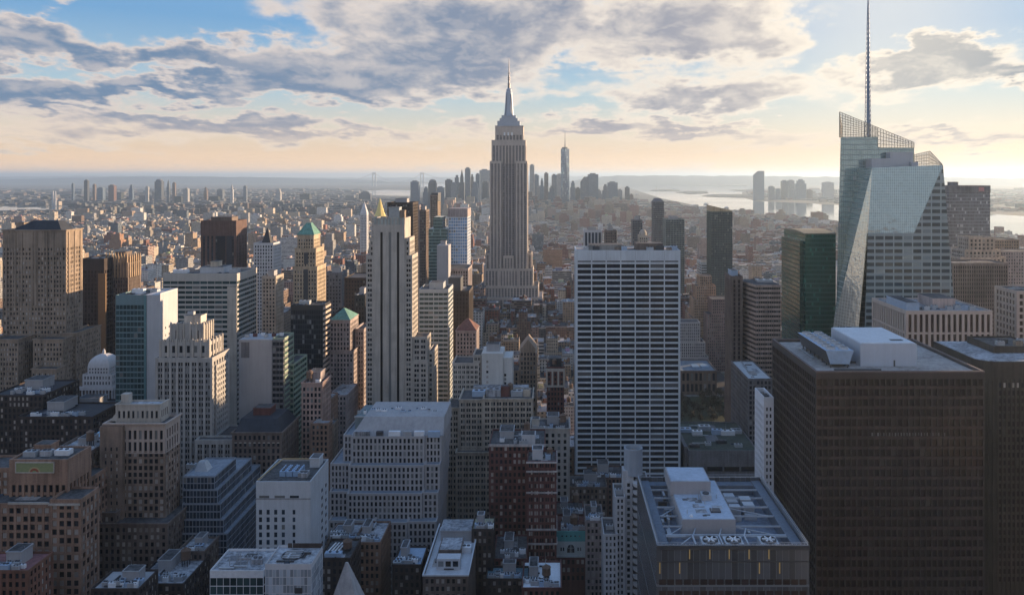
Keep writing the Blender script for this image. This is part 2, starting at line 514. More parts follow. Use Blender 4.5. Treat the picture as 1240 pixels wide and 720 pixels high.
class Bld:
    def __init__(s, name, label, cat='building', group=None, short=None):
        s.name, s.label, s.cat, s.group, s.short = name, label, cat, group, short
        s.parts = []          # (part name, MB, materials, parent index or None, label)
        s.wins = []           # (size on the picture, cx, cy, cz, w, depth axis, h, mat)
        s.foot = None
        s.roofs = []

    def part(s, name, mats, parent=None, label=None):
        mb = MB()
        s.parts.append((name, mb, mats, parent, label))
        return mb

    def _note(s, x0, x1, y0, y1, z1):
        if s.foot is None:
            s.foot = [x0, x1, y0, y1]
        px = (CX + x0 * F / y0, CX + x1 * F / y0)
        HEROES.append((px[0], px[1], HY + (H - z1) * F / y0, y0, s.short, (x0, x1, y0, y1), z1))

    def tier(s, x0, x1, y0, y1, z0, z1, S, name='wall', note=True):
        if note:
            s._note(x0, x1, y0, y1, z1)
        r = S['r']
        mats = [S['mat'], S['sp'] or S['mat']]
        mb = s.part(name, mats)
        i = len(s.parts) - 1
        zt = z1 - S['top']                     # blank band and parapet above
        mb.box(x0 + r, x1 - r, y0 + r, y1 - r, z0, z1 - 1.3, 1)
        for face in 'fblr':
            s._face(mb, face, x0, x1, y0, y1, z0, z1, zt, S)
        if S['cor']:
            o = S['cor']
            mb.box(x0 - o, x1 + o, y0 - o, y0 + .3, z1 - .25, z1 + .55, 0, True)
            mb.box(x1 - .3, x1 + o, y0 + .301, y1 + o, z1 - .25, z1 + .55, 0, True)
            mb.box(x0 - o, x0 + .3, y0 + .301, y1 + o, z1 - .25, z1 + .55, 0, True)
        rf = s.part('roof', S['roof'], None)
        rf.box(x0 + r + .02, x1 - r - .02, y0 + r + .02, y1 - r - .02, z1 - 1.298, z1 - .95)
        s.roofs.append((x0, x1, y0, y1, z1))
        return i

    def _face(s, mb, face, x0, x1, y0, y1, z0, z1, zt, S):
        r, ds, dp = S['r'], S['ds'], S['dp']
        if face in 'fb':
            a0, a1 = x0, x1
        else:
            a0, a1 = y0 + r, y1 - r
        W = a1 - a0

        def slab(u0, u1, zz0, zz1, inset, mi=0):
            if face == 'f':
                mb.box(u0, u1, y0 + inset, y0 + r + .001, zz0, zz1, mi, True)
            elif face == 'b':
                mb.box(u0, u1, y1 - r - .001, y1 - inset, zz0, zz1, mi, True)
            elif face == 'l':
                mb.box(x0 + inset, x0 + r + .001, u0, u1, zz0, zz1, mi, True)
            else:
                mb.box(x1 - r - .001, x1 - inset, u0, u1, zz0, zz1, mi, True)
        if face == 'b' or face in S['plain'] or (face == 'l' and x0 < -20) or (face == 'r' and x0 > 20):
            slab(a0, a1, z0, z1, 0)
            return
        slab(a0, a1, zt, z1, 0)
        nb = max(1, round((W - (S['edge'] or 0)) / S['bay']))
        e = S['edge'] if S['edge'] is not None else S['bay'] * (1 - S['ww'])
        e = min(e, W * .3)
        bw = (W - e) / nb                       # pitch
        pw = bw * (1 - S['ww'])                 # pier width
        nf = max(1, round((zt - z0 - S['base']) / S['fl']))
        fh = (zt - z0 - S['base']) / nf
        sh = fh * (1 - S['wh'])
        for k in range(nb + 1):
            c = a0 + e / 2 + k * bw
            w2 = pw / 2
            u0, u1 = c - w2, c + w2
            if k == 0:
                u0 = a0
            if k == nb:
                u1 = a1
            slab(u0, u1, z0, zt, dp)
        if S['base']:
            slab(a0, a1, z0, z0 + S['base'], ds)
        for k in range(nf):
            zz = z0 + S['base'] + k * fh
            slab(a0, a1, zz, zz + sh, ds, 1)
        if S['gl'] is None:
            return
        sub = S['sub']
        gap = S['gap'] if sub > 1 else 0
        w0 = bw - pw
        w = (w0 - gap * (sub - 1)) / sub
        for j in range(nf):
            zc = z0 + S['base'] + j * fh + sh + (fh - sh) / 2
            for k in range(nb):
                for q in range(sub):
                    c = a0 + e / 2 + k * bw + pw / 2 + q * (w + gap) + w / 2
                    if sub > 1 and q < sub - 1 and j == 0:
                        slab(c + w / 2, c + w / 2 + gap, z0, zt, max(ds, dp) + .05)
                    h = fh - sh
                    if face == 'f':
                        s.wins.append((c, y0 + r - .06, zc, w, .1, h, S['gl']))
                    elif face == 'l':
                        s.wins.append((x0 + r - .06, c, zc, .1, w, h, S['gl']))
                    else:
                        s.wins.append((x1 - r + .06, c, zc, .1, w, h, S['gl']))

    def done(s, objs=True):
        objs = s.foot[2] < 1400
        names = ' '.join(p[0] for p in s.parts)
        if objs and s.foot[2] < 900 and s.roofs and not any(k in names for k in ('duct', '_roof', 'dome', 'crown', 'gable', 'spire', 'pier')):
            top = max(s.roofs, key=lambda r: (r[1] - r[0]) * (r[3] - r[2]) + r[4] * 3)
            if top[1] - top[0] > 9 and top[3] - top[2] > 9:
                s.trim(*top, int(abs(top[0]) * 3 + top[4]))
        x0, x1, y0, y1 = s.foot
        ox, oy = (x0 + x1) / 2, (y0 + y1) / 2
        root = add(s.name, None, None, (ox, oy, 0))
        root.empty_display_size = 5
        tag(root, s.label, s.cat, s.group)
        made = []
        for name, mb, mats, parent, label in s.parts:
            if not mb.f:
                made.append(None)
                continue
            o = add(name, mb.mesh(name, mats, (ox, oy, 0)), made[parent] if parent is not None else root)
            if label:
                o['label'] = label
            made.append(o)

        def size(wn):
            cx, cy, cz, w, dy, h, _ = wn
            py = HY + (H - cz) * F / cy
            px = CX + cx * F / cy
            if not (-5 < px < 1245 and py < 725) or cy < 1:
                return 0
            along = w if dy == .1 else dy * abs(cx) / cy
            return along * h * (F / cy) ** 2 + (50 if dy == .1 else 0) * 0 + cz * .01
        ws = sorted(s.wins, key=size, reverse=True)
        keep = [w for w in ws[:MAXWIN] if size(w) > 0] if objs else []
        for cx, cy, cz, w, dy, h, mt in keep:
            o = add('window', unit_pane(mt), root, (cx - ox, cy - oy, cz))
            o.scale = (w, dy, h)
        rest = {}
        for cx, cy, cz, w, dy, h, mt in ws[len(keep):]:
            rest.setdefault(mt.name, (mt, MB()))[1].box(cx - w / 2, cx + w / 2, cy - dy / 2, cy + dy / 2, cz - h / 2, cz + h / 2, 0, True)
        for mt, mb in rest.values():
            o = add('window_field', mb.mesh('window_field', mt, (ox, oy, 0)), root)
            o['kind'] = 'stuff'
        s.root = root
        return root

    # ---- roof furniture, each a part of its own
    def penthouse(s, x0, x1, y0, y1, z0, z1, mat=W_GREY, roof=TAR, name='penthouse'):
        mb = s.part(name, [mat, roof])
        mb.box(x0, x1, y0, y1, z0 - 1.0, z1)
        mb.box(x0 - .25, x1 + .25, y0 - .25, y1 + .25, z1 + .002, z1 + .5, 0, True)
        mb.box(x0 + .3, x1 - .3, y0 + .3, y1 - .3, z1 + .502, z1 + .6, 1)
        return len(s.parts) - 1

    def tank(s, cx, cy, z, rad=2.2, h=4.0, leg=3.5):
        i = len(s.parts)
        b = s.part('water_tank', WOOD)
        b.cyl(cx, cy, [(rad, z + leg), (rad * .96, z + leg + h)], 14, cap=False)
        b.cyl(cx, cy, [(rad * 1.08, z + leg + h), (.05, z + leg + h + rad * .7)], 14)
        g = s.part('tank_stand', STEEL_DK, i)
        for a in range(4):
            q = math.pi / 4 + a * math.pi / 2
            px, py = cx + rad * .8 * math.cos(q), cy + rad * .8 * math.sin(q)
            g.bar((px, py, z - .9), (px, py, z + leg), .35)
        g.cyl(cx, cy, [(rad * 1.02, z + leg - .3), (rad * 1.02, z + leg - .01)], 10)

    def unit(s, cx, cy, z, w=4, dp=3, h=2.2, mat=METAL, name='air_handler'):
        b = s.part(name, [mat, STEEL_DK])
        b.box(cx - w / 2, cx + w / 2, cy - dp / 2, cy + dp / 2, z - .94, z + h)
        b.cyl(cx - w * .2, cy, [(min(w, dp) * .22, z + h + .002), (min(w, dp) * .22, z + h + .35)], 10, 1)
        b.cyl(cx + w * .22, cy, [(min(w, dp) * .22, z + h + .002), (min(w, dp) * .22, z + h + .35)], 10, 1)

    def mast(s, x, y, z0, z1, w=.4, name='antenna'):
        b = s.part(name, METAL)
        b.cyl(x, y, [(w, z0 - 1), (w, z0 + (z1 - z0) * .4), (w * .5, z0 + (z1 - z0) * .42), (w * .3, z1)], 8)

    def trim(s, x0, x1, y0, y1, z, seed):
        """ducts, pipes, skylights, tar patches and an aerial"""
        q = random.Random(seed * 7 + 1)
        w, dp = x1 - x0, y1 - y0
        for k in range(3):
            d_ = s.part('duct', q.choice([METAL, W_GREY, STEEL_DK]))
            a, c = x0 + w * q.uniform(.08, .5), y0 + dp * q.uniform(.08, .9)
            if q.random() < .5:
                d_.box(a, a + w * q.uniform(.2, .4), c, c + .7, z - .7, z - .1, 0, True)
            else:
                d_.box(a, a + .7, c - dp * .1, min(y1 - 1, c + dp * q.uniform(.15, .35)), z - .72, z - .12, 0, True)
        for k in range(3):
            p = s.part('roof_patch', q.choice([TAR, GRAVEL, W_DKGREY, PALE_ROOF]))
            a, c = x0 + w * q.uniform(.06, .6), y0 + dp * q.uniform(.06, .7)
            p.box(a, min(x1 - .8, a + w * q.uniform(.15, .35)), c, min(y1 - .8, c + dp * q.uniform(.12, .3)), z - .94, z - .925 + k * .004)
        k_ = s.part('skylight', G_BLUE)
        a, c = x0 + w * q.uniform(.2, .7), y0 + dp * q.uniform(.1, .25)
        k_.frustum((a, a + 2.6, c, c + 1.8), (a + .5, a + 2.1, c + .6, c + 1.2), z - .94, z - .2)
        s.mast(x0 + w * q.uniform(.3, .8), y0 + dp * q.uniform(.5, .9), z, z + q.uniform(4, 8), .14)

    def clutter(s, x0, x1, y0, y1, z, seed, n=5, tank=True, mat=W_GREY):
        q = random.Random(seed)
        w, dp = x1 - x0, y1 - y0
        pw, pd = w * q.uniform(.22, .36), dp * q.uniform(.3, .45)
        bx, by = x0 + w * q.uniform(.12, .5), y0 + dp * q.uniform(.35, .5)
        ph = q.uniform(3, 5)
        s.penthouse(bx, bx + pw, by, by + pd, z - .9 + .9, z + ph, mat)
        if tank:
            s.tank(x0 + w * q.uniform(.6, .85), y0 + dp * q.uniform(.3, .7), z - .9, q.uniform(1.8, 2.4), q.uniform(3.4, 4.4), q.uniform(2.5, 4))
        for k in range(n):
            cx, cy = x0 + w * q.uniform(.1, .9), y0 + dp * q.uniform(.1, .32)
            s.unit(cx, cy, z, q.uniform(1.6, 4.2), q.uniform(1.4, 3), q.uniform(.6, 1.8), q.choice([METAL, W_GREY, WHITE_P, BLUE_P]), 'roof_vent')
        s.trim(x0, x1, y0, y1, z, seed)


def px_rect(p0, p1, d, D):
    return X(p0, d), X(p1, d), d, d + D

# ---------------------------------------------------------------- the setting: ground, water, hills, streets, air
AVES = [-1390, -1170, -960, -760, -580, -440, -300, -155, 112, 385, 660, 935, 1210, 1480]
ST0, ST_STEP = 506.0, 80.0


def setting():
    gm, t, b = new_mat('ground')
    p = t.node('ShaderNodeNewGeometry').outputs['Position']
    n = t.noise(p, .004, 6, .65)
    n2 = t.noise(p, .03, 5, .65)
    c = t.mix(t.step(n, .35, .65), (.055, .058, .062), (.075, .085, .055))
    c = t.mix(t.step(n2, .45, .75), c, (.14, .12, .105))
    t.put(b.inputs['Base Color'], c)
    b.inputs['Roughness'].default_value = .95
    mb = MB()
    mb.poly([(-90000, -800, 0), (90000, -800, 0), (90000, 90000, 0), (-90000, 90000, 0)])
    tag(add('ground', mb.mesh('ground', gm)), kind='structure')
    # harbour, rivers: water sheets a little above the ground sheet
    wm, t, b = new_mat('water')
    p = t.node('ShaderNodeNewGeometry').outputs['Position']
    b.inputs['Base Color'].default_value = (.05, .07, .085, 1)
    t.put(b.inputs['Roughness'], t.step(t.noise(p, .0011, 4, .6), .35, .65, .03, .10))
    bp = t.node('ShaderNodeBump')
    bp.inputs['Strength'].default_value = .03
    bp.inputs['Distance'].default_value = 6
    t.put(bp.inputs['Height'], t.noise(p, .02, 3, .6))
    t.l.new(bp.outputs[0], b.inputs['Normal'])

    def sheet(name, pts, z, mat, th=0.0):
        q = [G(*k) for k in pts]
        area = sum(q[i][0] * q[(i + 1) % len(q)][1] - q[(i + 1) % len(q)][0] * q[i][1] for i in range(len(q)))
        if area < 0:
            q = q[::-1]
        mb = MB()
        mb.prism(q, z - .4, z)
        return tag(add(name, mb.mesh(name, mat)), kind='structure')
    sheet('harbour_water', [(752, 224), (775, 232), (800, 240), (850, 250.5), (890, 256), (930, 262), (1010, 269), (1100, 277), (1240, 288), (1420, 304),
                            (1420, 272), (1240, 262), (1150, 255.5), (1060, 250.5), (1010, 248), (960, 245.5), (915, 243.5), (903, 240.5), (898, 233), (930, 225),
                            (1012, 222.5), (1012, 220.2), (900, 221), (830, 220.6), (752, 220.4)], 1.0, wm)
    sheet('river_water', [(-120, 262), (0, 257), (72, 254.5), (76, 250.5), (0, 250), (-120, 251)], 1.0, wm)
    sheet('river_water', [(-80, 247), (0, 246.5), (42, 246.3), (42, 244.6), (0, 244.6), (-80, 244.8)], 1.0, wm)
    sheet('river_water', [(430, 235.5), (470, 237), (500, 237.5), (512, 231), (470, 229.8), (445, 231)], 1.0, wm)
    sheet('bay_water', [(505, 226.5), (545, 227), (545, 222.6), (500, 222.4)], 1.0, wm)
    sheet('bay_water', [(300, 218.3), (420, 219.4), (520, 219.6), (640, 219.2), (640, 217.2), (420, 216.8), (300, 217)], 1.0, wm)
    sheet('bay_water', [(1130, 220.6), (1300, 220.8), (1300, 218.9), (1130, 219)], 1.0, wm)
    land = wall('far_land', (.05, .06, .05), .3)
    sheet('island', [(786, 230.6), (800, 229.2), (822, 230), (824, 231.4), (800, 231.8)], 5.0, land, 1)
    sheet('island', [(818, 233.2), (830, 231.6), (856, 231.8), (858, 234), (835, 235)], 6.0, land, 1)
    sheet('peninsula', [(848, 237.6), (862, 235.6), (905, 235.4), (930, 238), (905, 239.4), (870, 238.6)], 6.0, land, 1)
    sheet('peninsula', [(882, 230.2), (930, 229), (930, 232.5), (900, 231.8)], 6.0, land, 1)
    sheet('peninsula', [(792, 224), (830, 223.0), (900, 223.2), (905, 225), (860, 224.9)], 12.0, land, 1)
    # hills at the horizon: real ridges, tens of kilometres away
    hm = wall('far_hills', (.045, .06, .05), .3)

    def ridge(d, pts, depth):
        mb = MB()
        n = len(pts)
        for off, k in ((-depth * .5, 0.0), (0, 1.0), (depth * .5, 0.0)):
            for px, h in pts:
                mb.v.append((X(px, d), d + off, h * k))
        for j in range(2):
            for i in range(n - 1):
                a = j * n + i
                mb.f.append((a, a + 1, a + n + 1, a + n))
                mb.mi.append(0)
        return tag(add('hills', mb.mesh('hills', hm)), kind='structure')
    q = random.Random(3)
    ridge(25000, [(px, max(20, 268 * min(1, max(0, (px - 655) / 90)) * (1 - .35 * max(0, (px - 850) / 400)) + q.uniform(-16, 16))) for px in range(640, 1420, 9)], 3500)
    ridge(42000, [(px, 215 + 45 * math.sin(px * .011) + q.uniform(-20, 20)) for px in range(-160, 1500, 11)], 6000)
    ridge(30000, [(px, max(10, 235 * math.exp(-((px - 210) / 260.0) ** 2) + q.uniform(-10, 10))) for px in range(-160, 470, 10)], 4000)
    # pavements: one raised kerb slab per block of the street grid, painted lane lines on the avenues
    pv = wall('pavement_slab', (.20, .20, .20), .15)
    mb = MB()
    lines = MB()
    for i in range(len(AVES) - 1):
        x0, x1 = AVES[i] + 13, AVES[i + 1] - 13
        for k in range(-2, 34):
            y0 = ST0 + k * ST_STEP + 7
            mb.box(x0, x1, y0, y0 + ST_STEP - 14, 0, .14)
    for a in AVES:
        for lx in (-6.6, -3.3, 0, 3.3, 6.6):
            for k in range(160):
                y = 350 + k * 9.0
                lines.box(a + lx - .08, a + lx + .08, y, y + 3, .004, .008)
    tag(add('pavement', mb.mesh('pavement', pv)), kind='structure')
    tag(add('road_markings', lines.mesh('road_markings', plain('road_paint', (.75, .75, .72)))), kind='structure')
    # evening haze
    hz = bpy.data.materials.new('haze')
    hz.use_nodes = True
    t = NT(hz.node_tree)
    t.n.clear()
    out = t.node('ShaderNodeOutputMaterial')
    v = t.node('ShaderNodeVolumePrincipled')
    v.inputs['Color'].default_value = (.60, .79, 1.0, 1)
    v.inputs['Density'].default_value = HAZE
    v.inputs['Anisotropy'].default_value = .42
    t.l.new(v.outputs[0], out.inputs['Volume'])
    mb = MB()
    mb.box(-95000, 95000, -1000, 95000, -1.5, 480, bottom=True)
    tag(add('haze', mb.mesh('haze', hz)), kind='stuff')


HAZE = 4.2e-5
setting()

# ---------------------------------------------------------------- the landmark buildings
def B(name, label, short, cat='building', group=None):
    return Bld(name, label, cat, group, short)


def T(b, p0, p1, py, d, D, S, z0=0.0, name='wall', note=True):
    x0, x1, y0, y1 = px_rect(p0, p1, d, D)
    b.tier(x0, x1, y0, y1, z0, Z(py, d), S, name, note)
    return x0, x1, y0, y1, Z(py, d)


def stone_tower_west():
    b = B('stone_tower', 'massive tan stone tower with dark mansard roof and one sunlit flank', 'the mansard-roofed stone tower')
    S = st(W_TAN, G_BLIND, 2.5, 3.7, .5, .5, .5, 14, cor=.7)
    x0, x1, y0, y1, z = T(b, 3, 80, 279, 650, 23, S)
    # pilasters that frame the tall arched bays under the cornice
    pl = b.part('pilaster', W_TAN)
    for f in (.06, .2, .3, .47, .53, .7, .8, .94):
        c = x0 + (x1 - x0) * f
        pl.box(c - .7, c + .7, y0 - .55, y0 + .02, z - 60, z - 1.2, 0, True)
    for f in (.15, .5, .85):
        c = y0 + (y1 - y0) * f
        pl.box(x1 - .02, x1 + .5, c - .6, c + .6, z - 60, z - 1.2, 0, True)
    m = b.part('mansard_roof', SLATE)
    m.frustum((x0 + 3, x1 - 5, y0 + 2.5, y1 - 2), (x0 + 19, x1 - 12, y0 + 9, y1 - 6), z - .9, z + 7.5)
    b.penthouse(x0 + 1.5, x0 + 8, y1 - 9, y1 - 3, z, z + 5, W_TAN)
    S2 = st(W_TAN, G_BLIND, 2.5, 3.7, .5, .5, .5, 3, cor=.5)
    T(b, -12, 22, 411, 628, 21, S2)
    T(b, 40, 76, 411, 634, 15.5, S2, note=False)
    b.tier(X(76, 650) + .5, X(80, 650) + 9, 648, 684, 0, Z(403, 650), S2)
    T(b, 38, 68, 447, 620, 13.5, S2, note=False)
    b.done()


def black_slab():
    b = B('dark_office_slab', 'black office slab with bronze band, behind the stone tower\'s sunlit flank', 'the black slab with the bronze band')
    T(b, 97, 126, 313, 745, 36, st(W_DARK, G_BRONZE, 3, 3.9, .6, .7, .4, 11))
    x = X(119, 744)
    s = b.part('bronze_band', plain('bronze_panel', (.2, .13, .075), .4, .4))
    s.box(x, X(128, 744), 743.6, 745.02, 0, Z(331, 744), 0, True)
    b.done(False)


def gothic_crown():
    b = B('gothic_tower', 'brown tower with a crown of sunlit gothic pinnacles, beside the black slab', 'the tower with gothic pinnacles')
    x0, x1, y0, y1, z = T(b, 127, 155, 318, 760, 24, st(W_BROWN, G_DARK, 2.4, 3.7, .45, .6, .7, 2, dp=0, ds=.4))
    mid = b.part('crown', wall('golden_stone', (.34, .25, .17)))
    for k in range(8):
        c = x0 + 1.2 + k * (x1 - x0 - 2.4) / 7
        mid.box(c - .7, c + .7, y0 - .5, y0 + 1.2, z - 14, z + 5.5)
        mid.frustum((c - .7, c + .7, y0 - .5, y0 + 1.2), (c - .05, c + .05, y0 + .3, y0 + .4), z + 5.5, z + 10)
    for k in range(6):
        c = y0 + 3.5 + k * (y1 - y0 - 5) / 5
        mid.box(x1 - 1.2, x1 + .5, c - .7, c + .7, z - 14, z + 4.5)
        mid.frustum((x1 - 1.2, x1 + .5, c - .7, c + .7), (x1 - .4, x1 - .3, c - .05, c + .05), z + 4.5, z + 8.5)
    b.penthouse(x0 + 6, x1 - 6, y0 + 7, y1 - 5, z, z + 9, W_BROWN)
    b.tier(x1 - .5, x1 + 7, y0 + 6, y1 + 12, 0, Z(352, 760), st(W_BROWN, G_DARK, 2.4, 3.7, .45, .6, .7, 2))
    b.done(False)


def glass_white_slab():
    b = B('office_slab', 'slab of teal glass beside a blank white wall with a sunlit white flank', 'the teal glass and white slab')
    d, D = 560, 26
    x0, xm, x1 = X(140, d), X(175.5, d), X(194, d)
    z = Z(357, d)
    b.tier(x0, xm, d, d + D, 0, z, st(wall('teal_frame', (.16, .24, .26), .08), G_TEAL, 2.6, 3.9, .9, .74, .25, 7), 'wall')
    w = b.part('white_wall', wall('slab_white', (.46, .47, .49), .08))
    w.box(xm + .01, x1, d + .05, d + D, 0, z + .05, 0)
    b._note(x0, x1, d, d + D, z)
    f = b.part('window', G_DARK)
    for k in range(7):
        for c in (.3, .5, .7):
            y = d + D * c
            b.wins.append((x1 + .02, y, z - 24 - k * 5.2, .1, 1.1, 1.6, G_DARK))
    e = b.part('corner_mullion', plain('teal_metal', (.12, .25, .28), .4, .4))
    e.box(xm - .5, xm + 1.1, d - .5, d + .04, 0, z, 0, True)
    t = b.part('parapet', W_WHITE)
    t.box(x0, x1, d + D - .8, d + D + .01, z, z + 1.2)
    t.box(x1 - .8, x1 + .01, d + .3, d + D - .81, z + .06, z + 1.21)
    b.unit(x0 + 9, d + 14, z, 8, 4, 2.4, WHITE_P)
    b.unit(x0 + 19, d + 17, z, 5, 5, 1.8)
    b.done()


def banded_slab():
    b = B('banded_office_block', 'wide block of pale bands and dark glass, its flank striped by sunlight', 'the wide banded block')
    d, D = 680, 46
    S = st(wall('band_stone', (.45, .43, .40), .08), G_TEAL, 30, 4.1, .985, .52, .5, 6.5, ds=0, dp=.3, sub=5, gap=.35)
    x0, x1, y0, y1, z = T(b, 197, 287, 331, d, D, S)
    b.penthouse(x0 + 26, x0 + 46, y0 + 12, y0 + 30, z, z + 3.5, W_WHITE)
    b.penthouse(x0 + 34, x0 + 40, y0 + 14, y0 + 24, z + 4, z + 8, wall('cream_paint', (.6, .52, .42)))
    b.unit(x0 + 10, y0 + 12, z, 12, 5, 2.0, WHITE_P)
    b.unit(x0 + 55, y0 + 14, z, 7, 6, 2.5, METAL)
    w = b.part('lift_shaft', W_LIGHT)
    w.box(x1 - 8, x1 - .3, y0 - .35, y0 + .1, 0, z - 11, 0, True)
    b.done()


def brown_strip_tower():
    b = B('brown_tower', 'reddish brown tower with blue glass strips, alone beyond the wide banded block', 'the brown tower with blue strips')
    d = 900
    x0, x1, y0, y1, z = T(b, 243, 286, 267, d, 32, st(wall('maroon_brick', (.13, .085, .075)), G_BLUE, 5, 3.7, .42, .75, .6, 17, dp=0, ds=.45, sp=SLATE))
    s = b.part('glass_strip', G_BLUE)
    for p0, p1 in ((263, 272), (274, 281)):
        s.box(X(p0, d), X(p1, d), d - .12, d + .02, 0, z - 17, 0, True)
    b.penthouse(x0 + 8, x1 - 8, y0 + 8, y1 - 6, z, z + 3, W_BROWN)
    b.done(False)


def deco_grey_tower():
    b = B('deco_tower', 'grey stepped art deco tower with arched crown and boxy cap', 'the grey stepped deco tower')
    S = st(W_LIME, G_DARK, 4.7, 3.7, .6, .56, .8, 3, sub=2, gap=.35, dp=0, ds=.35, sp=wall('deco_spandrel', (.25, .25, .25)))
    d = 520
    T(b, 188, 257, 433, d, 28, S)
    x0, x1, y0, y1, z = T(b, 194, 253, 414, d + 3, 22, st(W_LIME, G_DARK, 5.2, 7, .4, .6, .7, 2.4))
    a = T(b, 207, 246, 394, d + 7, 16, st(W_LIME, G_DARK, 5.0, 9, .36, .62, .8, 3.0), note=False)
    fin = b.part('crown', W_LIGHT)
    for (q0, q1, qy, qz, n) in ((x0, x1, y0, z, 6), (a[0], a[1], a[2], a[4], 5)):
        for k in range(n + 1):
            c = q0 + (q1 - q0) * k / n
            fin.box(c - .55, c + .55, qy - .5, qy + .6, qz - 12, qz + 1.2)
            fin.frustum((c - .55, c + .55, qy - .5, qy + .6), (c - .2, c + .2, qy - .1, qy + .2), qz + 1.2, qz + 2.4)
        for k in range(n):      # rounded gables between the fins
            c = q0 + (q1 - q0) * (k + .5) / n
            w = (q1 - q0) / n * .42
            for j in range(5):
                aa = math.pi * (j + .5) / 5
                fin.box(c - w * math.cos(aa) - .45, c - w * math.cos(aa) + .45, qy + .1, qy + .8, qz - .1, qz + w * math.sin(aa) * .8)
    for (qx, q0, q1, qz) in ((x1, y0, y1, z), (a[1], a[2], a[3], a[4])):
        for k in range(5):
            c = q0 + 1 + (q1 - q0 - 2) * k / 4
            fin.box(qx - .6, qx + .5, c - .5, c + .5, qz - 12, qz + 1.6)
    cx0, cx1 = X(223, d + 11), X(243, d + 11)
    b.penthouse(cx0, cx1, d + 11, d + 20, a[4], Z(383, d + 11), wall('pale_cap', (.55, .50, .44)))
    b.unit(cx0 + 3, d + 15, Z(382, d + 11) + .6, 4, 3, 1.5, METAL)
    # chamfered shoulders and lower setbacks
    T(b, 252, 262, 442, d + 5, 20, st(W_LIME, G_DARK, 3, 3.6, .5, .5, .6, 2), note=False)
    T(b, 236, 281, 532, 511, 8.5, S, note=False)
    T(b, 281.5, 303, 553, 511, 36, S)
    T(b, 258, 281, 529, 520, 26, S, note=False)
    b.done()


def domed_classical():
    b = B('classical_tower', 'small pale tower with columned storey and rounded stepped dome', 'the small domed classical tower')
    d = 596
    pale = wall('pale_classic', (.52, .52, .54), .08)
    x0, x1, y0, y1, z = T(b, 95, 137, 468, d, 26, st(W_BROWN, G_DARK, 3, 3.8, .5, .55, .6, 2))
    zc0, zc1 = Z(493, d), z
    col = b.part('colonnade', pale)
    col.box(x0 - .5, x1 + .5, y0 - .9, y0 - .01, zc1 - 2.4, zc1 + .3, 0, True)
    col.box(x0 - .5, x1 + .5, y0 - .9, y0 - .01, zc0 - 1.5, zc0, 0, True)
    col.box(x1 + .01, x1 + .9, y0, y1, zc1 - 2.4, zc1 + .3, 0, True)
    for k in range(11):
        c = x0 + .5 + (x1 - x0 - 1) * k / 10
        col.cyl(c, y0 - .35, [(.62, zc0), (.52, zc1 - 2.4)], 8, cap=False)
    for k in range(6):
        c = y0 + 1 + (y1 - y0 - 2) * k / 5
        col.box(x1 + .02, x1 + .7, c - .5, c + .5, zc0, zc1 - 2.4)
    r2 = T(b, 100, 135, 453, d + 2.5, 20, st(pale, G_DARK, 2.4, 3.3, .42, .5, .4, 1.5), z - 1, note=False)
    r3 = T(b, 106, 132, 444, d + 5, 15, st(pale, G_DARK, 2.4, 3, .42, .5, .4, 1), r2[4] - 1, note=False)
    dm = b.part('dome', pale)
    cx, cy, w = (r3[0] + r3[1]) / 2, (r3[2] + r3[3]) / 2, (r3[1] - r3[0]) / 2
    zz = r3[4]
    for k in range(6):
        t0, t1 = k / 6, (k + 1) / 6
        f0, f1 = math.cos(t0 * 1.25), math.cos(t1 * 1.25)
        dm.frustum((cx - w * f0, cx + w * f0, cy - w * .9 * f0, cy + w * .9 * f0), (cx - w * f1, cx + w * f1, cy - w * .9 * f1, cy + w * .9 * f1), zz + 8.5 * math.sin(t0 * 1.25), zz + 8.5 * math.sin(t1 * 1.25))
    fn = b.part('finial', pale)
    fn.cyl(cx, cy, [(1.2, zz + 8), (1.2, zz + 10), (.2, zz + 12)], 8)
    b.done()


def brick_tower_penthouse():
    b = B('brick_tower', 'brown brick tower with pale stone top storeys and set back penthouse', 'the brown brick tower with the pale top')
    d, D = 430, 17
    zt, zm = Z(513, d), Z(546, d)
    x0, x1 = X(127, d), X(200, d)
    S = st(wall('taupe_brick', (.25, .185, .145)), G_BLIND, 2.9, 3.6, .6, .6, .55, .6)
    b.tier(x0, x1, d, d + D, 0, zm, S)
    St = st(wall('pale_terracotta', (.44, .36, .31), .1), G_DARK, 2.9, 6.6, .5, .78, .6, 3.4, cor=.9)
    b.tier(x0 - .03, x1 + .03, d - .03, d + D + .03, zm - 1.3, zt, St, 'upper_wall', note=False)
    # corner bay brought forward
    b.tier(x0 - 1.5, X(151, d), d - 2.2, d + .4, 0, zt - .6, st(wall('taupe_brick', (.25, .185, .145)), G_BLIND, 4.6, 3.6, .3, .5, .45, 11), 'wall', note=False)
    p = X(140, d + 5), X(194, d + 5)
    Sp = st(W_LIGHT, G_DARK, 2.7, 6, .45, .55, .4, 3.2, cor=.3, roof=PALE_ROOF)
    b.tier(p[0], p[1], d + 5, d + D - 1.5, zt - 1, Z(490, d + 5), Sp, 'penthouse', note=False)
    c = b.part('chimney', W_LIGHT)
    c.box(X(149, d + 12), X(158, d + 12), d + 10, d + 14, Z(490, d + 5) - 2, Z(477, d + 10))
    sh = b.part('gable', W_LIGHT)
    sh.frustum((x0 - .2, X(140, d) - .4, d + 5, d + D - 1), (x0 + 3, X(140, d) - .4, d + 6, d + D - 3), zt, zt + 4.5)
    b.mast(x1 - 1, d + D - 1.2, zt, zt + 6, .3)
    Sb = st(W_BROWN, G_BLIND, 3.0, 3.8, .5, .55, .5, 2, cor=.5)
    T(b, 117, 203, 634, d - 10, 36, Sb)
    T(b, 112, 140, 621, d - 7, 6.9, Sb, note=False)
    b.done()


